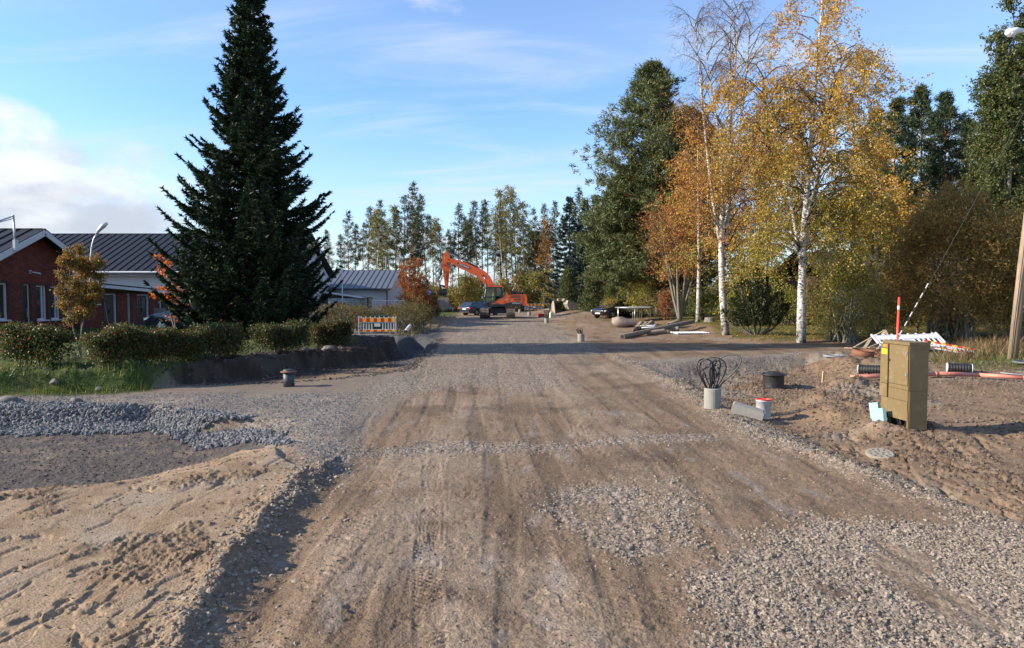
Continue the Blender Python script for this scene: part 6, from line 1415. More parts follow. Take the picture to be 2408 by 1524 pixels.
# ---------------- cars
TYRE = mat('tyre_rubber', (.022, .022, .023), .85, 0, .2, 8, dirt=(.10, .085, .07), dirt_amt=.3)
LAMP_R = mat('red_tail_lamp', (.55, .02, .02), .2, 0, .1); LAMP_W = mat('clear_lamp', (.7, .72, .74), .12, .2, .05)
def car(name, label, loc, rz, paint, L=4.65, W=1.80, H=1.46, wagon=True):
    t = thing(name, label, 'car', loc, rz); h = L / 2
    # cross sections of the lower body: x, half width, sill z, shoulder z, top z
    S = [(-h, .74, .42, .70, .86), (-h + .10, .82, .30, .72, .96), (-h + .55, .885, .22, .72, .98), (-.9, .90, .20, .70, .96), (.4, .90, .20, .68, .94), (h - 1.15, .895, .20, .66, .93), (h - .55, .87, .22, .64, .84), (h - .12, .78, .26, .58, .72), (h, .62, .34, .54, .64)]
    V = []; k = 8
    for x, w, zb, zs, zt in S: w *= W / 1.8; V += [(x, -w * .80, zb), (x, -w * .97, zb + .06), (x, -w, zs), (x, -w * .93, zt), (x, w * .93, zt), (x, w, zs), (x, w * .97, zb + .06), (x, w * .80, zb)]
    F = [(i * k + j, (i + 1) * k + j, (i + 1) * k + (j + 1) % k, i * k + (j + 1) % k) for i in range(len(S) - 1) for j in range(k)]
    mb = MB().add(V, F); mb.F.append(np.array([tuple(range(k))])); mb.M.append(np.zeros(1, int)); mb.F.append(np.array([tuple(range(len(V) - 1, len(V) - k - 1, -1))])); mb.M.append(np.zeros(1, int))
    body = mb.build('body', paint, t, smooth=True); md = body.modifiers.new('bevel', 'BEVEL'); md.width = .03; md.segments = 2; md.limit_method = 'ANGLE'; md.angle_limit = R(25)
    # greenhouse
    wb, wt = W / 2 * .92, W / 2 * .70; xr_ = -h + .12 if wagon else -h + .75; rt = -h + .62 if wagon else -h + 1.35
    base = [(xr_, .96), (h - 1.05, .92)]; topp = [(rt, H), (.25, H + .0)]
    gv = []
    for sgn in (-1, 1): gv += [(xr_, sgn * wb, .95), (h - 1.02, sgn * wb * .98, .92), (.30, sgn * wt, H - .03), (-.6, sgn * wt, H), (rt, sgn * wt, H - .05)]
    gf = [(0, 1, 2), (0, 2, 3), (0, 3, 4), (5, 7, 6), (5, 8, 7), (5, 9, 8)]; gq = [(4, 3, 8, 9), (3, 2, 7, 8), (2, 1, 6, 7), (0, 4, 9, 5), (0, 5, 6, 1)]
    rf_ = MB().add(gv, gf); b0 = rf_.n - len(gv); rf_.F.append(np.array(gq) + b0); rf_.M.append(np.zeros(len(gq), int)); roof = rf_.build('roof', paint, t)
    def lerp3(a, b, f): return Vector(a) * (1 - f) + Vector(b) * f
    def pane(q, nm='pane', off=.008, m_=GLASS):
        q = [Vector(v) for v in q]; nrm = (q[1] - q[0]).cross(q[2] - q[0]).normalized(); c_ = sum(q, Vector()) / len(q)
        if nrm.dot(c_ - Vector((0, 0, .9))) < 0: nrm = -nrm
        a = [v + nrm * off for v in q]; b = [v - nrm * .004 for v in q]; n_ = len(q)
        mb_ = MB().add(a + b, [(i, (i + 1) % n_, (i + 1) % n_ + n_, i + n_) for i in range(n_)]); mb_.F.append(np.array([tuple(range(n_))])); mb_.M.append(np.zeros(1, int)); mb_.build(nm, m_, t)
    for sgn in (-1, 1):
        def sp(x, f): # point on the side plane, f from belt to roof
            bz = .95 - .03 * (x - xr_) / (h - 1.02 - xr_); yb, yt = wb, wt
            return (x, sgn * (yb + (yt - yb) * f), bz + (H - .02 - bz) * f)
        for (xa, xb, xc, xd) in ((-.32, 1.02, .46, -.32), (-1.30, -.40, -.40, -1.24), (xr_ + .45, -1.38, -1.32, rt + .22)):
            pane([sp(xa, .08), sp(xb, .08), sp(xc, .86), sp(xd, .86)])
    pane([lerp3(gv[1], gv[6], .07), lerp3(gv[1], gv[6], .93), lerp3(gv[2], gv[7], .90), lerp3(gv[2], gv[7], .10)], 'windscreen')
    q0, q1, q2, q3 = gv[0], gv[5], gv[9], gv[4]
    pane([lerp3(lerp3(q0, q1, .10), lerp3(q3, q2, .1), .12), lerp3(lerp3(q0, q1, .90), lerp3(q3, q2, .9), .12), lerp3(lerp3(q0, q1, .88), lerp3(q3, q2, .88), .9), lerp3(lerp3(q0, q1, .12), lerp3(q3, q2, .12), .9)], 'rear_window')
    for sx in (-1, 1):
        for sgn in (-1, 1):
            x = -h + .98 if sx < 0 else h - .92; Mx = Matrix.Translation((x, sgn * (W / 2 - .10), .325)) @ Matrix.Rotation(R(-90 * sgn), 4, 'X')
            whl = MB().lathe([(.16, -.10), (.30, -.10), (.325, -.07), (.325, .08), (.30, .115), (.21, .115), (.20, .09)], 20, Mx).build('wheel', TYRE, t, smooth=True)
            rm = MB().lathe([(0, .07), (.20, .07), (.21, .10), (.20, .115)], 20, Mx)
            for a in range(5): c_, s_ = math.cos(a * 1.2566), math.sin(a * 1.2566); rm.bar(Mx @ Vector((c_ * .03, s_ * .03, .108)), Mx @ Vector((c_ * .20, s_ * .20, .10)), .05, .02, up=(0, 1, 0))
            rm.build('rim', STEEL, whl)
            MB().lathe([(.345, -.05), (.385, .075), (.37, .112), (.34, .10)], 20, Mx).build('wheel_arch', BLACKP, t)
    for sgn in (-1, 1):
        MB().box(-h - .005, -h + .30, sgn * .80 - .09, sgn * .80 + .09, .70, .86).build('tail_light', LAMP_R, t); MB().prism([(h - .30, .60), (h - .06, .56), (h - .06, .66), (h - .45, .74)], sgn * .66 - .13, sgn * .66 + .13).build('headlight', LAMP_W, t)
        MB().tube([(.75, sgn * .86, .95), (.74, sgn * 1.0, 1.0)], [.05, .07], 8).box(.66, .80, sgn * 1.0 - .07, sgn * 1.0 + .07, .94, 1.08).build('mirror', paint, t)
        MB().box(-.42, -.26, sgn * W / 2 * .955 - .012, sgn * W / 2 * .955 + .012, .80, .83).build('door_handle', paint, t)
    MB().box(-h - .022, -h + .05, -.26, .26, .62, .74).build('number_plate', WHITE, t); MB().box(h - .05, h + .015, -.26, .26, .36, .47).build('number_plate', WHITE, t)
    MB().box(-h - .02, -h + .05, -.72, .72, .34, .40).build('bumper', BLACKP, t); MB().box(h - .10, h + .012, -.42, .42, .52, .62).build('grille', BLACKP, t)
    return t
NAVY = mat('dark_blue_car_paint', (.010, .014, .035), .25, .2, .1, 2, coat=.9, dirt=(.05, .05, .05), dirt_amt=.2); BLK = mat('black_car_paint', (.008, .008, .009), .22, .1, .1, 2, coat=.9); DKC = mat('dark_slate_car_paint', (.025, .03, .045), .25, .3, .1, 2, coat=.9)
p = GG(*c4(690, 1215)); car('car', 'dark blue estate car parked behind the excavator, its red tail light showing', on(p.x + 1.2, p.y + 1.6), R(47), NAVY)
p = at(1447, 735, 58); car('car', 'black hatchback parked on the drive by the trampoline', on(p.x, 58), R(222), BLK, H=1.5, wagon=True)
p = GG(*c2(500, 1000)); car('car', 'dark slate car hidden between the long hedge and the spruce', on(at(478, 790, 30.5).x, 30.5), R(176), DKC, wagon=True)
# ------------------------------------------------------------------ site furniture and small things
def loopcable(r, n, h, spread, rad_, z0, k=22):
    mb = MB()
    for i in range(n):
        az = r.uniform(0, 6.28); w = spread * r.uniform(.35, 1.0); hh = h * r.uniform(.55, 1.0); lean = r.normal(0, .25, 2) * hh; t = np.linspace(0, 1, k)
        x = w * np.sin(t * 2 * math.pi) * np.sin(t * math.pi) ** .5; z = z0 + hh * np.sin(t * math.pi) ** 1.15; q = (np.sin(t * math.pi) ** 1.5)
        b0 = r.normal(0, .05, 2); b1 = r.normal(0, .05, 2)
        P = np.stack([x * math.cos(az) + lean[0] * q + b0[0] * (1 - t) + b1[0] * t, x * math.sin(az) + lean[1] * q + b0[1] * (1 - t) + b1[1] * t, z], 1)
        mb.tube(P, rad_, 7, cap=False)
    return mb
FG = 'lamp-post foundations along the road edge'
for i, (u, v, lab, w_) in enumerate(((1674.5, 962, 'concrete post base with tall black cable loops beside the white bucket', .165), (1365.7, 803, 'concrete post base with cable loops at the edge of the tree shadow', .165), (1284.8, 760, 'concrete post base with cable loops where the drive meets the road', .17), (1244, 742, 'concrete post base with upright cable ends near the excavator tracks', .17), (1222, 735, 'farthest concrete post base with cable ends before the far barrier', .17))):
    p = G(u, v); p.z = gz(p.x, p.y) - .03; t = thing('post_foundation', lab, 'foundation', p, .4 * i, FG); r = np.random.default_rng(300 + i); hh = .40
    MB().lathe([(0, 0), (w_, 0), (w_, hh - .012), (w_ - .012, hh), (w_ * .62, hh), (w_ * .60, hh - .10), (0, hh - .10)], 28).build('concrete_pipe', CONC, t, smooth=False)
    loopcable(r, (9, 6, 6, 5, 5)[i], (.86, .40, .42, .36, .36)[i], (.30, .13, .12, .10, .10)[i], .014 if i == 0 else .013, hh - .1).build('cable_loops', BLACKP, t, smooth=True)
# utility cabinet
OLIVE = mat('olive_cabinet_paint', (.160, .112, .048), .6, 0, .08, 3, dirt=(.27, .215, .13), dirt_amt=.25)
OLIVE_D = mat('olive_seam', (.06, .045, .02), .6)
cb = G(2133.4, 1008.6); cz0 = -.03; HC = 1.50
cbt = thing('utility_cabinet', 'olive metal utility cabinet with a yellow warning label standing in the dug ground', 'cabinet', (cb.x, cb.y, cz0), R(5)); LW, DW = .74, .34
# front (road side) is local -x face at x=0, running along +y; right side is the -y face
MB().box(.012, DW, .0, LW, .30, HC - .05).box(.0, DW, .0, .035, 0, .31).box(.0, .03, LW - .25, LW - .22, .0, .31).box(.02, DW, LW - .035, LW, 0, .3).box(DW - .03, DW, .035, LW - .035, 0, .3).build('body', OLIVE, cbt)
MB().box(-.012, DW + .012, -.012, LW * .73, HC - .05, HC).box(.0, DW + .012, LW * .73, LW + .01, HC - .055, HC - .006).build('top_cover', OLIVE, cbt)
MB().box(-.010, .014, .02, LW * .70, .76, HC - .065).build('door', OLIVE, cbt)
MB().box(-.026, .014, LW * .725, LW, .74, HC - .06).build('side_door', OLIVE, cbt); MB().box(-.030, .014, LW * .725, LW + .006, .50, .732).build('meter_cover', OLIVE, cbt); MB().box(-.002, .014, LW * .725, LW, .20, .495).build('lower_panel', OLIVE, cbt)
MB().box(-.004, .014, .012, LW * .71, .685, .752).build('front_panel', OLIVE, cbt); MB().box(-.006, .014, .012, LW * .71, .495, .678).build('front_panel', OLIVE, cbt); MB().box(-.008, .014, .012, LW * .71, .16, .488).build('front_panel', OLIVE, cbt)
MB().box(.02, DW - .002, -.007, 0, .012, .668).build('end_panel', OLIVE, cbt); MB().box(.0, DW, -.007, 0, .674, HC - .055).build('end_panel', OLIVE, cbt)
for zz in (.60, .72, 1.38): 
    for xx in (.10, .24): MB().lathe([(0, .004), (.006, .004), (.006, -.01)], 8, Matrix.Translation((xx, -.007, zz)) @ Matrix.Rotation(R(90), 4, 'X')).build('bolt', OLIVE_D, cbt)
for zz in (.92, 1.30): MB().box(-.026, -.008, .03, .062, zz, zz + .045).build('hinge', STEEL, cbt)
MB().box(-.022, -.01, LW * .66, LW * .68, 1.14, 1.18).build('lock', BLACKP, cbt)
MB().box(-.030, -.025, LW * .75, LW * .95, 1.255, 1.345).build('warning_label', mat('label_yellow', (.85, .62, .02), .5, 0, .04), cbt)
MB().box(-.030, -.025, LW * .77, LW * .90, 1.39, 1.42).build('orange_label', mat('label_orange', (.85, .22, .03), .5, 0, .04), cbt)
lab_t = MB().prism([(.0, 0), (.055, 0), (.0275, .06)], -.001, .001, Matrix.Translation((-.0315, LW * .835, 1.272)) @ Matrix.Rotation(R(-90), 4, 'Z')).build('warning_triangle', BLACKP, cbt)
MB().prism([(.010, .007), (.045, .007), (.0275, .046)], -.0015, .0015, Matrix.Translation((-.0318, LW * .835, 1.272)) @ Matrix.Rotation(R(-90), 4, 'Z')).build('triangle_field', mat('label_yellow', (.85, .62, .02)), cbt)
MB().box(-.0315, -.030, LW * .86, LW * .94, 1.297, 1.303).box(-.0315, -.030, LW * .86, LW * .93, 1.285, 1.291).build('label_print', BLACKP, cbt)
MB().box(-.028, -.025, LW * .93, LW * .97, 1.44, 1.455).build('small_label', WHITE, cbt)
r = np.random.default_rng(5); cbl = MB()
for k in range(12): yy = .08 + k * .036; cbl.tube([(.05, yy, .34), (.06 + r.normal(0, .02), yy + r.normal(0, .02), .15), (.08, yy + r.normal(0, .03), -.05)], .006, 5)
cbl.build('cable_ends', BLACKP, cbt)
p = on(at(2106, 800, cb.y + 1.15).x, cb.y + 1.15); mp_ = thing('marker_post', 'thin orange-red marker post rising behind the utility cabinet', 'post', p); hh = at(2110, 699, p.y).z - p.z
MB().tube([(0, 0, -.2), (.015, 0, hh * .5), (.04, 0, hh)], .020, 10).build('post', mat('post_red', (.78, .07, .03), .4, 0, .05), mp_, smooth=True); MB().tube([(.0345, 0, hh * .90), (.0365, 0, hh * .93)], .0215, 10).build('reflector', WHITE, mp_)
FOAM = mat('blue_foam', (.26, .42, .45), .8, 0, .08, 12, bump=.2)
for i, (dx_, dy_, L_, H_, W_, lab) in enumerate(((-.20, .50, .36, .30, .06, 'pale blue foam board leaning on the cabinet front'), (-.10, .80, .22, .34, .05, 'second pale blue foam board behind the front one'))):
    q = on(cb.x + dx_, cb.y + dy_); t = thing('foam_board', lab, 'insulation', q, rot=(0, R(12), R(92 + 10 * i))); MB().box(-L_ / 2, L_ / 2, -W_ / 2, W_ / 2, -.05, H_).build('board', FOAM, t); MB().box(-L_ / 2, L_ / 2, -W_ / 2 - .012, -W_ / 2, .1, .13).build('edge_lip', FOAM, t)
# white bucket with red lid rim, tilted kerb block
p = GG(1794, 984); b = thing('plastic_bucket', 'dirty white plastic bucket with a red rim beside the kerb block', 'bucket', p, rot=(R(-2), R(3), .4))
BW = mat('dirty_white_plastic', (.56, .57, .58), .4, 0, .06, 5, dirt=(.42, .34, .24), dirt_amt=.2)
MB().lathe([(0, 0), (.125, 0), (.13, .015), (.146, .335), (.150, .335), (.150, .36), (.144, .36), (.142, .34), (.122, .02), (0, .02)], 28).build('pail', BW, b, smooth=True)
MB().lathe([(.143, .358), (.155, .358), (.157, .376), (.150, .384), (.143, .376), (.140, .30)], 28).build('rim', RED, b, smooth=True)
a = np.linspace(0, math.pi, 14); MB().tube(np.stack([.155 * np.cos(a), -.155 * np.sin(a) * .98, .33 - .05 * np.sin(a)], 1), .004, 5).build('handle', STEEL, b)
p = GG(1757, 979); k = thing('kerb_block', 'grey concrete kerb block lying tilted beside the white bucket', 'block', p + Vector((0, 0, .09)), rot=(R(8), R(14), R(-22)))
kb = MB().prism([(-.29, -.10), (.29, -.10), (.29, .07), (.26, .10), (-.26, .10), (-.29, .08)], -.09, .09).build('block', CONC, k); MB().prism([(-.18, -.101), (.18, -.101), (.14, -.07), (-.14, -.07)], -.092, .092).build('groove', BLACKP, k)
# manhole tub, stake, lids
p = GG(1818, 912); t = thing('manhole_chamber', 'black plastic manhole chamber with a wide rim in the dug pit', 'manhole', p + Vector((0, 0, -.05)))
MB().lathe([(0, .38), (.24, .38), (.27, .42), (.36, .43), (.365, .455), (.30, .46), (.29, .44), (.285, .02), (.29, 0)], 30).build('chamber', BLACKP, t, smooth=True); MB().lathe([(0, .52), (.10, .53), (.20, .50), (.25, .46)], 9).build('cover_sheet', BLACKP, t)
p = G(679, 909); p.z = -.03; t = thing('manhole_pipe', 'dark manhole pipe with a rusty collar at the edge of the side street', 'manhole', p)
RUST_M = mat('rusty_iron', (.20, .085, .045), .85, .1, .3, 6, bump=.4, dirt=(.10, .055, .04), dirt_amt=.4)
DKST = mat('dark_slate_plastic', (.035, .042, .05), .55, 0, .2, 4, dirt=(.12, .11, .1), dirt_amt=.3)
MB().lathe([(0, 0), (.135, 0), (.135, .40), (0, .40)], 24).build('pipe', DKST, t, smooth=True); MB().lathe([(.10, .385), (.20, .39), (.20, .405), (.14, .415), (.10, .415)], 24).build('collar', RUST_M, t, smooth=True); MB().lathe([(.0, .46), (.12, .455), (.135, .43), (.13, .40)], 24).build('lid', DKST, t, smooth=True)
p = GG(2068, 1072); t = thing('manhole_cover', 'round perforated iron manhole cover lying in the dirt below the cabinet', 'manhole cover', p + Vector((0, 0, .03)), rot=(R(10), R(-4), 0))
MB().lathe([(0, -.02), (.19, -.02), (.195, .012), (.18, .02), (0, .02)], 28).build('disc', mat('cast_iron_dusty', (.28, .24, .19), .9, .1, .2, 20, bump=.4), t)
for rr, n_ in ((.06, 5), (.13, 10)):
    for j in range(n_): MB().box(-.018, .018, -.010, .010, .0195, .0225, Matrix.Rotation(j * 6.283 / n_, 4, 'Z') @ Matrix.Translation((rr, 0, 0))).build('slot', BLACKP, t)
p = GG(1933.7, 900); t = thing('wooden_stake', 'short pale wooden survey stake at the rim of the pit', 'stake', p, rot=(R(2), R(3), .2)); NEWW = bark_mat('new_wood', (.42, .30, .18), (.58, .44, .29), 1.5, .1, .1); MB().box(-.028, .028, -.018, .018, -.1, .33).build('stake', NEWW, t); MB().prism([(-.028, .33), (.028, .33), (.01, .355), (-.02, .36)], -.018, .018).build('tip', NEWW, t)
# pipes on the right
REDP = mat('dusty_red_pipe', (.52, .13, .10), .6, 0, .15, 2, dirt=(.40, .29, .20), dirt_amt=.75)
pts = [GG(1999, 897), GG(2090, 894), GG(2200, 889), GG(2300, 891), GG(2407, 899), GG(2480, 906)]; o_ = pts[0]
t = thing('red_pipe', 'long dusty red plastic pipe lying across the ground behind the cabinet', 'pipe', o_)
for k in range(5): MB().tube([tuple(pts[k] - o_ + Vector((0, 0, .12))), tuple((pts[k] + pts[k + 1]) / 2 - o_ + Vector((0, 0, .125))), tuple(pts[k + 1] - o_ + Vector((0, 0, .12)))], .058, 14).build('pipe_length', REDP, t, smooth=True)
for k in (2, 4): MB().tube([tuple(pts[k] - o_ + Vector((-.04, 0, .12))), tuple(pts[k] - o_ + Vector((.04, 0, .12)))], .064, 14).build('coupling', REDP, t, smooth=True)
def corr(lab, a, b, rr, endm, pitch=.075):
    A_, B_ = a, b; t = thing('corrugated_pipe', lab, 'pipe', A_); d = B_ - A_; L_ = d.length; q = d.to_track_quat('Z', 'Y').to_matrix().to_4x4(); prof_ = []
    n_ = int(L_ / pitch)
    for k in range(n_): z = k * pitch; prof_ += [(rr * .90, z), (rr, z + pitch * .2), (rr, z + pitch * .62), (rr * .90, z + pitch * .8)]
    prof_.append((rr * .9, L_)); M_ = Matrix.Translation((0, 0, rr)) @ q
    MB().lathe(prof_, 22, M_).build('ribbed_wall', BLACKP, t); MB().lathe([(rr * .97, L_), (rr * .97, L_ + .02), (0, L_ + .02)], 22, M_).build('end_face', endm, t); MB().lathe([(0, -.01), (rr * .97, -.01), (rr * .97, .01)], 22, M_).build('end_face', endm, t)
PIPEW = mat('pipe_inner_grey', (.62, .65, .67), .5, 0, .08, 4)
corr('black corrugated pipe piece with a pale closed end lying in the grass', GG(2226, 875), GG(2283, 878), .145, PIPEW)
corr('black corrugated pipe piece half hidden behind the cabinet', GG(2018, 879), GG(2092, 881), .135, PIPEW)
p = GG(2027, 838); t = thing('rusty_ring', 'open rusty iron ring standing on the dug earth', 'ring', p + Vector((0, 0, -.03)), rot=(R(6), R(4), 0)); MB().lathe([(.355, 0), (.375, .0), (.37, .27), (.345, .27), (.35, .0)], 32).build('ring_wall', RUST_M, t, smooth=True); MB().lathe([(.345, .25), (.39, .26), (.39, .275), (.345, .275)], 32).build('ring_flange', RUST_M, t)
p = GG(2066, 838); t = thing('drain_grate', 'rusty iron grate with large round holes beside the rusty ring', 'grate', p + Vector((0, 0, .08)), rot=(R(22), R(8), 0)); mb = MB().lathe([(.26, -.03), (.30, -.03), (.30, .03), (.26, .03), (.26, -.03)], 26)
for k in range(5): mb.lathe([(.075, -.02), (.115, -.02), (.115, .02), (.075, .02), (.075, -.02)], 16, Matrix.Translation((.165 * math.cos(k * 1.2566), .165 * math.sin(k * 1.2566), 0)))
mb.lathe([(0, -.02), (.06, -.02), (.06, .02), (0, .02)], 12).build('grate', RUST_M, t)
OLDP = bark_mat('grey_plank', (.24, .18, .125), (.42, .34, .25), 1.5, .1, .2)
for i, (ua, va, ha, ub, vb, hb, lab) in enumerate(((1986, 823, .08, 2040, 826, .10, 'short plank lying beside the rusty ring'), (2008, 822, .10, 2080, 815, .72, 'long plank sloping up through the scrap pile'), (2032, 826, .12, 2052, 815, .50, 'weathered board leaning on the long plank'), (2062, 826, .1, 2078, 815, .70, 'steep plank propped against the fallen barrier'), (2040, 826, .14, 2100, 820, .46, 'plank resting across the scrap pile'), (2078, 816, .70, 2092, 820, .35, 'short plank end hanging off the scrap pile'))):
    A_ = GG(ua, va); B_ = GG(ub, vb); t = thing('plank', lab, 'plank', A_); d = B_ - A_ + Vector((0, 0, hb)); MB().bar((0, 0, ha), d, .13, .035, up=(0, .3, 1)).build('board', OLDP, t); MB().bar(Vector((0, 0, ha)) + d * .02 + Vector((0, 0, .02)), Vector((0, 0, ha)) + d * .05 + Vector((0, 0, .02)), .02, .01).build('nail_strip', RUST_M, t)
def coil(lab, c, rr, n_, rad_, m_, seed, tail=None, flat=.5, nm='cable_coil', cat='cable'):
    r = np.random.default_rng(seed); t = thing(nm, lab, cat, c); mb = MB()
    for k in range(n_):
        a = np.linspace(0, 6.283, 26) + r.uniform(0, 6); q = rr * r.uniform(.82, 1.08); o2 = r.normal(0, .05 * rr, 2)
        mb.tube(np.stack([q * np.cos(a) + o2[0], q * np.sin(a) * (1 - .3 * flat) + o2[1], rad_ + .012 * k + .02 * rr * np.sin(a * 2 + k)], 1), rad_, 6, cap=False)
    mb.build('coil', m_, t, smooth=True)
    if tail: MB().tube([tuple(Vector(q) - c) for q in tail], rad_, 6).build('tail', m_, t, smooth=True)
GREYC = mat('grey_cable', (.30, .32, .33), .55, 0, .1)
coil('grey cable coil lying on the earth left of the planks', GG(1960, 838), .34, 4, .012, GREYC, 1, [GG(1975, 834), GG(2005, 831), GG(2040, 834) + Vector((0, 0, .1))])
coil('tangle of grey cable at the open end of the red pipe', GG(1985, 902), .26, 5, .010, GREYC, 2, [GG(1975, 905), GG(1955, 915), GG(1940, 930), GG(1928, 940)])
coil('loop of grey hose in the grass right of the cabinet', GG(2400, 880), .55, 2, .018, GREYC, 3, flat=1.2)
coil('dark ribbed hose coil at the foot of the wooden pole', GG(2420, 858), .40, 5, .04, mat('dark_hose', (.09, .10, .095), .6), 4, flat=.6)
coil('bright yellow hose coil on the verge before the red rowan', on(at(1007, 744, 60).x, 60), .50, 6, .055, mat('yellow_hose', (.80, .52, .02), .5, 0, .06), 6, flat=.8, nm='hose_coil', cat='hose')
# striped barriers
def barrier(lab, loc, rz, W_=2.1, H_=1.02, rot=None, dirty=False):
    t = thing('traffic_barrier', lab, 'barrier', loc, rz, rot=rot); w = W_ / 2; pw = WHITE
    fr = MB()
    for x in (-w, w): fr.box(x - .03, x + .03, -.03, .03, 0, H_ - .02)
    fr.box(-w + .03, w - .03, -.025, .025, H_ * .88, H_ * .90).box(-w + .03, w - .03, -.025, .025, H_ * .62, H_ * .66).box(-w + .03, w - .03, -.025, .025, H_ * .22, H_ * .25).box(-w + .03, w - .03, -.025, .025, H_ * .10, H_ * .125); fr.build('frame', pw, t); MB().box(-w + .035, w - .035, -.024, .010, H_ * .665, H_ * .878).box(-w + .035, w - .035, -.024, .010, H_ * .13, H_ * .215).build('backing_board', pw, t)
    for k in range(8): x = -w + .15 + k * (W_ - .3) / 7; MB().box(x - .03, x + .03, -.022, .022, H_ * .90, H_ * .97).build('knob', pw, t)
    sq = (W_ - .06) / 10
    for k in range(10):
        MB().box(-w + .03 + k * sq, -w + .03 + (k + 1) * sq - .001, -.04, -.026, H_ * .66, H_ * .88).build('stripe', RED if k % 2 == 0 else YELL, t)
        MB().box(-w + .03 + k * sq, -w + .03 + (k + 1) * sq - .001, -.036, -.026, H_ * .125, H_ * .22).build('stripe', RED if k % 2 == 0 else YELL, t)
    for k in range(13):
        x = -w + .12 + k * (W_ - .24) / 12
        if abs(x) > .18: MB().box(x - .032, x + .032, -.016, .016, H_ * .25, H_ * .62).build('slat', pw, t)
    MB().box(-.17, .17, -.02, .016, H_ * .40, H_ * .60).build('name_field', pw, t)
    for x in (-w + .2, w - .2): MB().box(x - .06, x + .06, -.25, .25, .0, .05).build('foot', BLACKP, t)
    return t
p = G(887, 785); barrier('red and yellow striped barrier closing off the driveway', on(p.x, p.y), R(1))
p = at(1256, 712, 86); barrier('far striped barrier partly hidden behind the excavator', on(p.x, 86), R(-2), 2.4, 1.0)
p = GG(2140, 826); barrier('fallen white barrier lying tilted on the scrap pile', p + Vector((0, -.45, .12)), 0, 2.55, 1.2, rot=(R(62), R(2), R(177)))
p = GG(2215, 832); barrier('second fallen barrier with muddy stripes in the dry grass', p + Vector((.1, -.35, .10)), 0, 1.9, 1.0, rot=(R(-78), R(10), R(-32)))
# mesh fence panel behind the shrubs
p = at(913, 707, 48.5); fz = gz(p.x, 48.5); t = thing('mesh_fence', 'white framed wire mesh panel standing behind the shrubs', 'fence', (p.x, 48.5, fz), R(3)); fh = p.z - fz; mb = MB(); fw = 1.14
for x in (-fw, fw): mb.tube([(x, 0, 0), (x, 0, fh)], .03, 8)
mb.tube([(-fw, 0, fh), (fw, 0, fh)], .03, 8).tube([(-fw, 0, .1), (fw, 0, .1)], .03, 8).build('frame', WHITE, t)
mb = MB()
for k in range(1, 20): mb.bar((-fw + k * fw / 10, 0, .1), (-fw + k * fw / 10, 0, fh), .008, .008)
for k in range(1, 12): mb.bar((-fw, 0, .1 + k * (fh - .1) / 12), (fw, 0, .1 + k * (fh - .1) / 12), .008, .008)
mb.build('mesh', WHITE, t, kind='stuff')
GREENB = mat('green_bin_plastic', (.035, .075, .03), .5, 0, .15)
for i, (u, lab) in enumerate(((884, 'dark green wheeled bin behind the striped barrier'), (900, 'second wheeled bin tight beside the first behind the barrier'))):
    q = at(u, 770, 40.2); t = thing('wheeled_bin', lab, 'bin', on(q.x, 40.2), .05); MB().prism([(-.22, .08), (.22, .08), (.27, .95), (-.27, .95)], -.25, .25).build('bin_body', GREENB, t); MB().prism([(-.29, .95), (.29, .95), (.27, 1.02), (-.27, 1.02)], -.30, .28).build('lid', GREENB, t)
    for s in (-.18, .18): MB().lathe([(0, -.03), (.10, -.03), (.10, .03), (0, .03)], 12, Matrix.Translation((s, .22, .10)) @ Matrix.Rotation(R(90), 4, 'Y')).build('wheel', TYRE, t)
# orange netting
r = np.random.default_rng(9); p = GG(822, 803); t = thing('safety_net', 'crumpled orange safety net hanging at the hedge end', 'net', p, .3); mb = MB()
for k in range(11): x = -.16 + k * .032; mb.tube([(x + r.normal(0, .03), r.normal(0, .05), 0), (x * .8 + r.normal(0, .03), r.normal(0, .05), .3), (x * .6 + r.normal(0, .02), r.normal(0, .05), .6), (x * .4, r.normal(0, .03), .85)], .013, 5)
for k in range(9): z = .06 + k * .09; s = .18 - z * .1; mb.tube([(-s, r.normal(0, .05), z), (0, r.normal(0, .05), z + .03), (s, r.normal(0, .05), z)], .012, 5)
mb.build('net', mat('net_orange', (.80, .25, .03), .6, 0, .1), t); MB().tube([(0, .03, -.1), (0, .03, .92)], .012, 6).build('stake', OLDP, t)
q = at(787, 756, 36.2); t = thing('mailbox', 'small grey roofed mailbox above the reddish hedge', 'mailbox', on(q.x, 36.2), .1); hz = q.z - t.location.z; MB().box(-.2, .2, -.14, .14, hz - .30, hz - .04).build('box', STEEL, t); MB().prism([(-.26, hz - .04), (.26, hz - .04), (.22, hz + .03), (-.2, hz + .05)], -.18, .18).build('roof', WHITE, t); MB().box(-.03, .03, -.03, .03, -.1, hz - .3).build('post', OLDP, t)
A_, B_ = GG(953, 786), GG(964, 776); t = thing('white_pipe', 'short white plastic pipe lying by the dug heap', 'pipe', A_); d = B_ - A_
MB().tube([(0, 0, .13), tuple(d + Vector((0, 0, .30)))], .11, 16, cap=False).build('pipe', WHITE, t, smooth=True); MB().tube([tuple(d * .03 + Vector((0, 0, .135))), tuple(d * .06 + Vector((0, 0, .14)))], .098, 16).build('pipe_bore', BLACKP, t)
q = at(1011, 690, 76); t = thing('road_sign', 'small blue square road sign behind the red rowan', 'sign', on(q.x, 76)); hz = q.z - t.location.z; MB().box(-.32, .32, -.02, .02, hz - .32, hz + .32).build('sign_plate', mat('sign_blue', (.02, .10, .45), .4, 0, .05), t); MB().box(-.12, .12, -.028, -.021, hz - .2, hz + .2).build('sign_symbol', WHITE, t); MB().tube([(0, .04, -.1), (0, .04, hz)], .03, 8).build('post', STEEL, t)
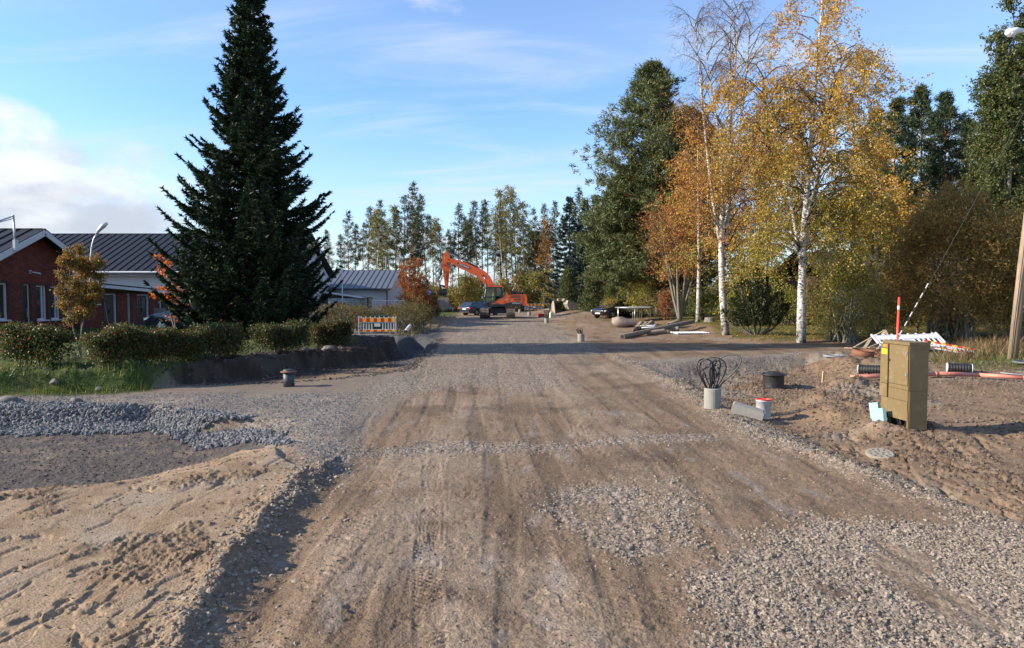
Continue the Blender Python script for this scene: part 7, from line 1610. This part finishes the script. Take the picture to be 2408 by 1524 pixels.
# rocks
def rock(name, lab, loc, s, seed, m_, rz=0, cat='rock', grp=None, sub=3):
    bm = bmesh.new(); bmesh.ops.create_icosphere(bm, subdivisions=sub, radius=1.0); r = np.random.default_rng(seed); ax = rv(11, r); cd = r.uniform(.45, .85, 11)
    V = np.array([v.co[:] for v in bm.verts])
    for a, d in zip(ax, cd): e_ = V @ a; V = V - a * np.maximum(e_ - d, 0)[:, None]
    V = V * (1 + .10 * fbm(V[:, 0] + seed, V[:, 1] + V[:, 2] * .7, 1.7, 4))[:, None] * np.array(s)
    for v, c_ in zip(bm.verts, V): v.co = c_
    me = bpy.data.meshes.new(name); bm.to_mesh(me); bm.free(); me.materials.append(m_); me.polygons.foreach_set('use_smooth', np.ones(len(me.polygons), bool)); return obj(name, me, loc=loc, rot=(0, 0, rz), label=lab, cat=cat, group=grp)
GRAN = mat('pinkish_granite', (.27, .215, .17), .9, 0, .2, 3, bump=.6, bscale=25, dirt=(.22, .18, .15), dirt_amt=.3); GREYS = mat('grey_rock', (.13, .12, .11), .9, 0, .25, 4, bump=.5, bscale=25)
p = GG(1463, 768); rock('boulder', 'large pinkish granite boulder standing on the bare ground', p + Vector((0, 0, .28)), (.98, .7, .55), 14, GRAN, .1, 'boulder')
for i, (u, v, s, lab) in enumerate(((20, 916, (.34, .25, .18), 'largest grey rock at the lawn edge by the short hedge'), (46, 917, (.2, .16, .1), 'small flat rock beside the largest grey rock'), (128, 912, (.22, .18, .13), 'rounded rock under the red-tinged hedge'), (181, 914, (.26, .18, .12), 'pale rock at the foot of the young rowan'), (235, 913, (.2, .16, .08), 'flat pale rock half sunk by the street edge'), (718, 826, (.26, .2, .17), 'pale round rock on top of the earth bank'), (770, 820, (.42, .3, .16), 'broad dark slab of rock on the earth bank'), (800, 822, (.2, .16, .1), 'small dark rock beside the slab on the bank'), (1720, 792, (.2, .16, .11), 'grey stone at the foot of the half bare birch'))):
    p = GG(u, v); rock('rock', lab, p + Vector((0, 0, s[2] * .12)), tuple(q_ * .75 for q_ in s), 40 + i, GREYS, i, sub=2)
p = GG(1668, 757); t = thing('tree_stump', 'low grey tree stump behind the white sheet on the grass', 'stump', p); MB().lathe([(.42, -.05), (.36, .10), (.33, .28), (.30, .30), (0, .31)], 14).build('stump', BARK_G, t); MB().lathe([(.26, .311), (0, .316)], 14).build('cut_face', OLDP, t)
# old pipes on the grass
CLAY = mat('old_clay_pipe', (.27, .21, .155), .9, 0, .2, 4, bump=.5, bscale=18, dirt=(.14, .11, .08), dirt_amt=.4); RIBP = mat('dusty_ribbed_pipe', (.19, .155, .12), .85, 0, .2, 3, dirt=(.10, .09, .08), dirt_amt=.3)
def pipe(lab, a, b, rr, m_, ribs=False, name='old_pipe', bore=True):
    A_, B_ = Vector(a), Vector(b); t = thing(name, lab, 'pipe', A_); d = B_ - A_; L_ = d.length; q = d.to_track_quat('Z', 'Y').to_matrix().to_4x4(); prof_ = [(rr * .82, 0)]
    if ribs:
        n_ = int(L_ / .10)
        for k in range(n_): z = L_ * k / n_; prof_ += [(rr * .93, z), (rr, z + .03), (rr, z + .06), (rr * .93, z + .085)]
    else: prof_ += [(rr, 0), (rr * 1.0, L_ * .86), (rr * 1.16, L_ * .88), (rr * 1.16, L_)]
    prof_ += [(rr * .98, L_), (rr * .82, L_), (rr * .82, L_ - .25)]; MB().lathe(prof_, 18, q).build('pipe_wall', m_, t, smooth=not ribs)
    for z in (L_ - .24, .02): MB().lathe([(rr * .83, z), (0, z)], 18, q).build('pipe_bore', BLACKP, t)
U = Vector((0, 0, 1))
pipe('long ribbed pipe lying slantwise over the other old pipes', GG(1463, 797) + U * .10, GG(1628, 772) + U * .42, .135, RIBP, True)
pipe('short dusty concrete pipe below the long ribbed pipe', GG(1518, 788) + U * .13, GG(1563, 785) + U * .13, .13, CLAY)
pipe('wide dark pipe with its open end facing the white sheet', GG(1566, 781) + U * .15, GG(1594, 781) + U * .15, .155, RIBP)
pipe('first of three clay pipes lying side by side', GG(1498, 778) + U * .14, GG(1508, 766) + U * .14, .15, CLAY)
pipe('middle clay pipe of the three lying side by side', GG(1507, 777) + U * .13, GG(1520, 766) + U * .13, .13, CLAY)
pipe('longest clay pipe of the three, by the trampoline', GG(1514, 777) + U * .14, GG(1533, 763) + U * .14, .14, CLAY)
pipe('clay pipe with a dark mouth propped behind the long ribbed pipe', GG(1572, 772) + U * .2, GG(1594, 768) + U * .3, .16, CLAY)
pipe('black corrugated pipe end lying left of the clay pipes', GG(1493, 783) + U * .11, GG(1500, 774) + U * .11, .12, BLACKP, True)
for i, (a, b, lab) in enumerate((((1503, 775), (1543, 774), 'upper white plastic tube among the old pipes'), ((1508, 779), (1540, 778), 'lower white plastic tube among the old pipes'))): pipe(lab, GG(*a) + U * .2, GG(*b) + U * .22, .045, WHITE, name='white_tube')
p = GG(1622, 785); t = thing('white_sheet', 'flat white ribbed plastic sheet lying on the grass', 'sheet', p + U * .05, R(6)); MB().box(-.95, .95, -.6, .6, 0, .03).build('sheet', WHITE, t)
rb = MB().box(-.04, .04, -.62, .58, -.03, .045).mesh('rib', WHITE, col=False)
for k in range(12): obj('rib', rb, t, loc=(-.88 + k * .16, 0, 0))
mound_ = GG(1560, 770)
# trampoline
p = at(1490, 723, 53); tz = gz(p.x, 53); t = thing('trampoline', 'round grey framed trampoline behind the granite boulder', 'trampoline', (p.x, 53, tz)); th = p.z - tz; a = np.linspace(0, 6.283, 33)
MB().tube(np.stack([1.42 * np.cos(a), 1.42 * np.sin(a), np.full(33, th)], 1), .04, 8, cap=False).build('rim', STEEL, t, smooth=True); MB().lathe([(1.2, th - .02), (0, th - .05)], 32).build('mat', BLACKP, t)
for k in range(6): q = k * 1.047 + .4; MB().tube([(1.40 * math.cos(q), 1.40 * math.sin(q), th), (1.40 * math.cos(q), 1.40 * math.sin(q), -.05)], .03, 7).build('leg', STEEL, t, smooth=True)
MB().lathe([(1.21, th - .005), (1.38, th + .02)], 32).build('spring_cover', mat('faded_grey_cover', (.5, .5, .48), .8), t)
# spare digging buckets and yard things by the road
def digbucket(lab, u, v, Y_, s, rz, rot):
    q = at(u, v, Y_); t = thing('digging_bucket', lab, 'bucket', on(q.x, Y_) + U * .02, rot=rot); pr_ = [(-.5, 0), (.1, -.02), (.38, .12), (.5, .42), (.42, .78), (.2, .95), (.16, .92), (.34, .74), (.42, .42), (.32, .17), (.08, .05), (-.5, .04)]
    pr_ = [(x * s, z * s) for x, z in pr_]; MB().prism(pr_, -.55 * s, .55 * s).build('shell', BUCKETM, t)
    side = [(-.5 * s, 0), (.1 * s, -.02 * s), (.38 * s, .12 * s), (.5 * s, .42 * s), (.42 * s, .78 * s), (.2 * s, .95 * s), (-.1 * s, .6 * s)]
    for y in (-.58 * s, .55 * s): MB().prism(side, y, y + .03 * s).build('side_plate', BUCKETM, t)
    MB().prism([(.1 * s, .9 * s), (.3 * s, .8 * s), (.38 * s, 1.05 * s), (.2 * s, 1.1 * s)], -.2 * s, .2 * s).build('ears', BUCKETM, t)
digbucket('grey digging bucket standing on edge before the tall fir bush', 1315, 730, 70, 1.25, 0, (0, R(-20), R(110)))
digbucket('brown curved digging bucket between the two fir bushes', 1349, 730, 70, 1.45, 0, (0, R(35), R(200)))
q = at(1272, 738, 66); t = thing('tool_box', 'low red tool box on the verge beyond the post bases', 'box', on(q.x, 66), .2); MB().box(-.28, .28, -.18, .18, 0, .24).build('box_body', RED, t); MB().box(-.29, .29, -.19, .19, .242, .30).build('lid', RED, t)
q = at(1285, 737, 67); t = thing('crate', 'brown open crate beside the red tool box', 'crate', on(q.x, 67), -.3); CRT = mat('brown_crate', (.10, .07, .055), .8, 0, .2); MB().prism([(-.2, 0), (.2, 0), (.27, .6), (-.27, .6)], -.22, .22).build('crate_body', CRT, t); MB().box(-.29, .29, -.25, .25, .602, .66).build('crate_rim', mat('crate_rim', (.35, .30, .27), .8), t)
q = at(1297, 743, 62); t = thing('canister', 'pale green plastic canister beside the brown crate', 'canister', on(q.x, 62), .3); CAN = mat('pale_canister', (.55, .62, .45), .5, 0, .06); MB().prism([(-.18, 0), (.18, 0), (.18, .38), (.10, .48), (-.10, .48), (-.18, .42)], -.14, .14).build('body', CAN, t); MB().lathe([(0, .06), (.04, .06), (.045, 0)], 10, Matrix.Translation((.1, 0, .47))).build('cap', BLACKP, t)
q = at(1293, 724, 69); t = thing('warning_board', 'tipped white and orange warning board behind the canister', 'sign', on(q.x, 69), rot=(R(-40), 0, R(15))); MB().box(-.3, .3, -.02, .02, .0, .5).build('board', WHITE, t); MB().box(-.3, .3, -.028, -.021, .3, .42).build('stripe', mat('sign_orange', (.8, .25, .03), .5), t)
# by the brick wing: wheelbarrow and broom
p = atX(*c1(1305, 950), -19.9); t = thing('wheelbarrow', 'grey wheelbarrow tipped up against the brick wing', 'wheelbarrow', on(-19.75, p.y), R(90), rot=(0, R(-12), R(90))); MB().prism([(-.35, .25), (.35, .25), (.28, .32), (-.28, .32)], -.28, .28).prism([(-.36, .1), (-.28, .1), (-.1, 1.0), (-.16, 1.02)], -.30, .30).build('tray', STEEL, t)
for y in (-.26, .26): MB().tube([(-.2, y, .1), (.05, y, .7), (.12, y, 1.45)], .02, 7).build('handle', BLACKP, t)
MB().lathe([(.08, -.04), (.19, -.04), (.19, .04), (.08, .04)], 14, Matrix.Translation((-.1, 0, .19)) @ Matrix.Rotation(R(90), 4, 'X')).build('wheel', TYRE, t)
p = atX(*c1(880, 978), -20.0); t = thing('broom', 'long-handled broom leaning beside the brown double door', 'broom', on(-19.95, p.y)); q = atX(*c1(846, 835), -20.3); MB().tube([(0, 0, 0), (-.33, q.y - p.y, 1.25)], .013, 6).build('handle', OLDP, t); MB().box(-.05, .05, -.16, .16, -.02, .10).build('brush', BLACKP, t)
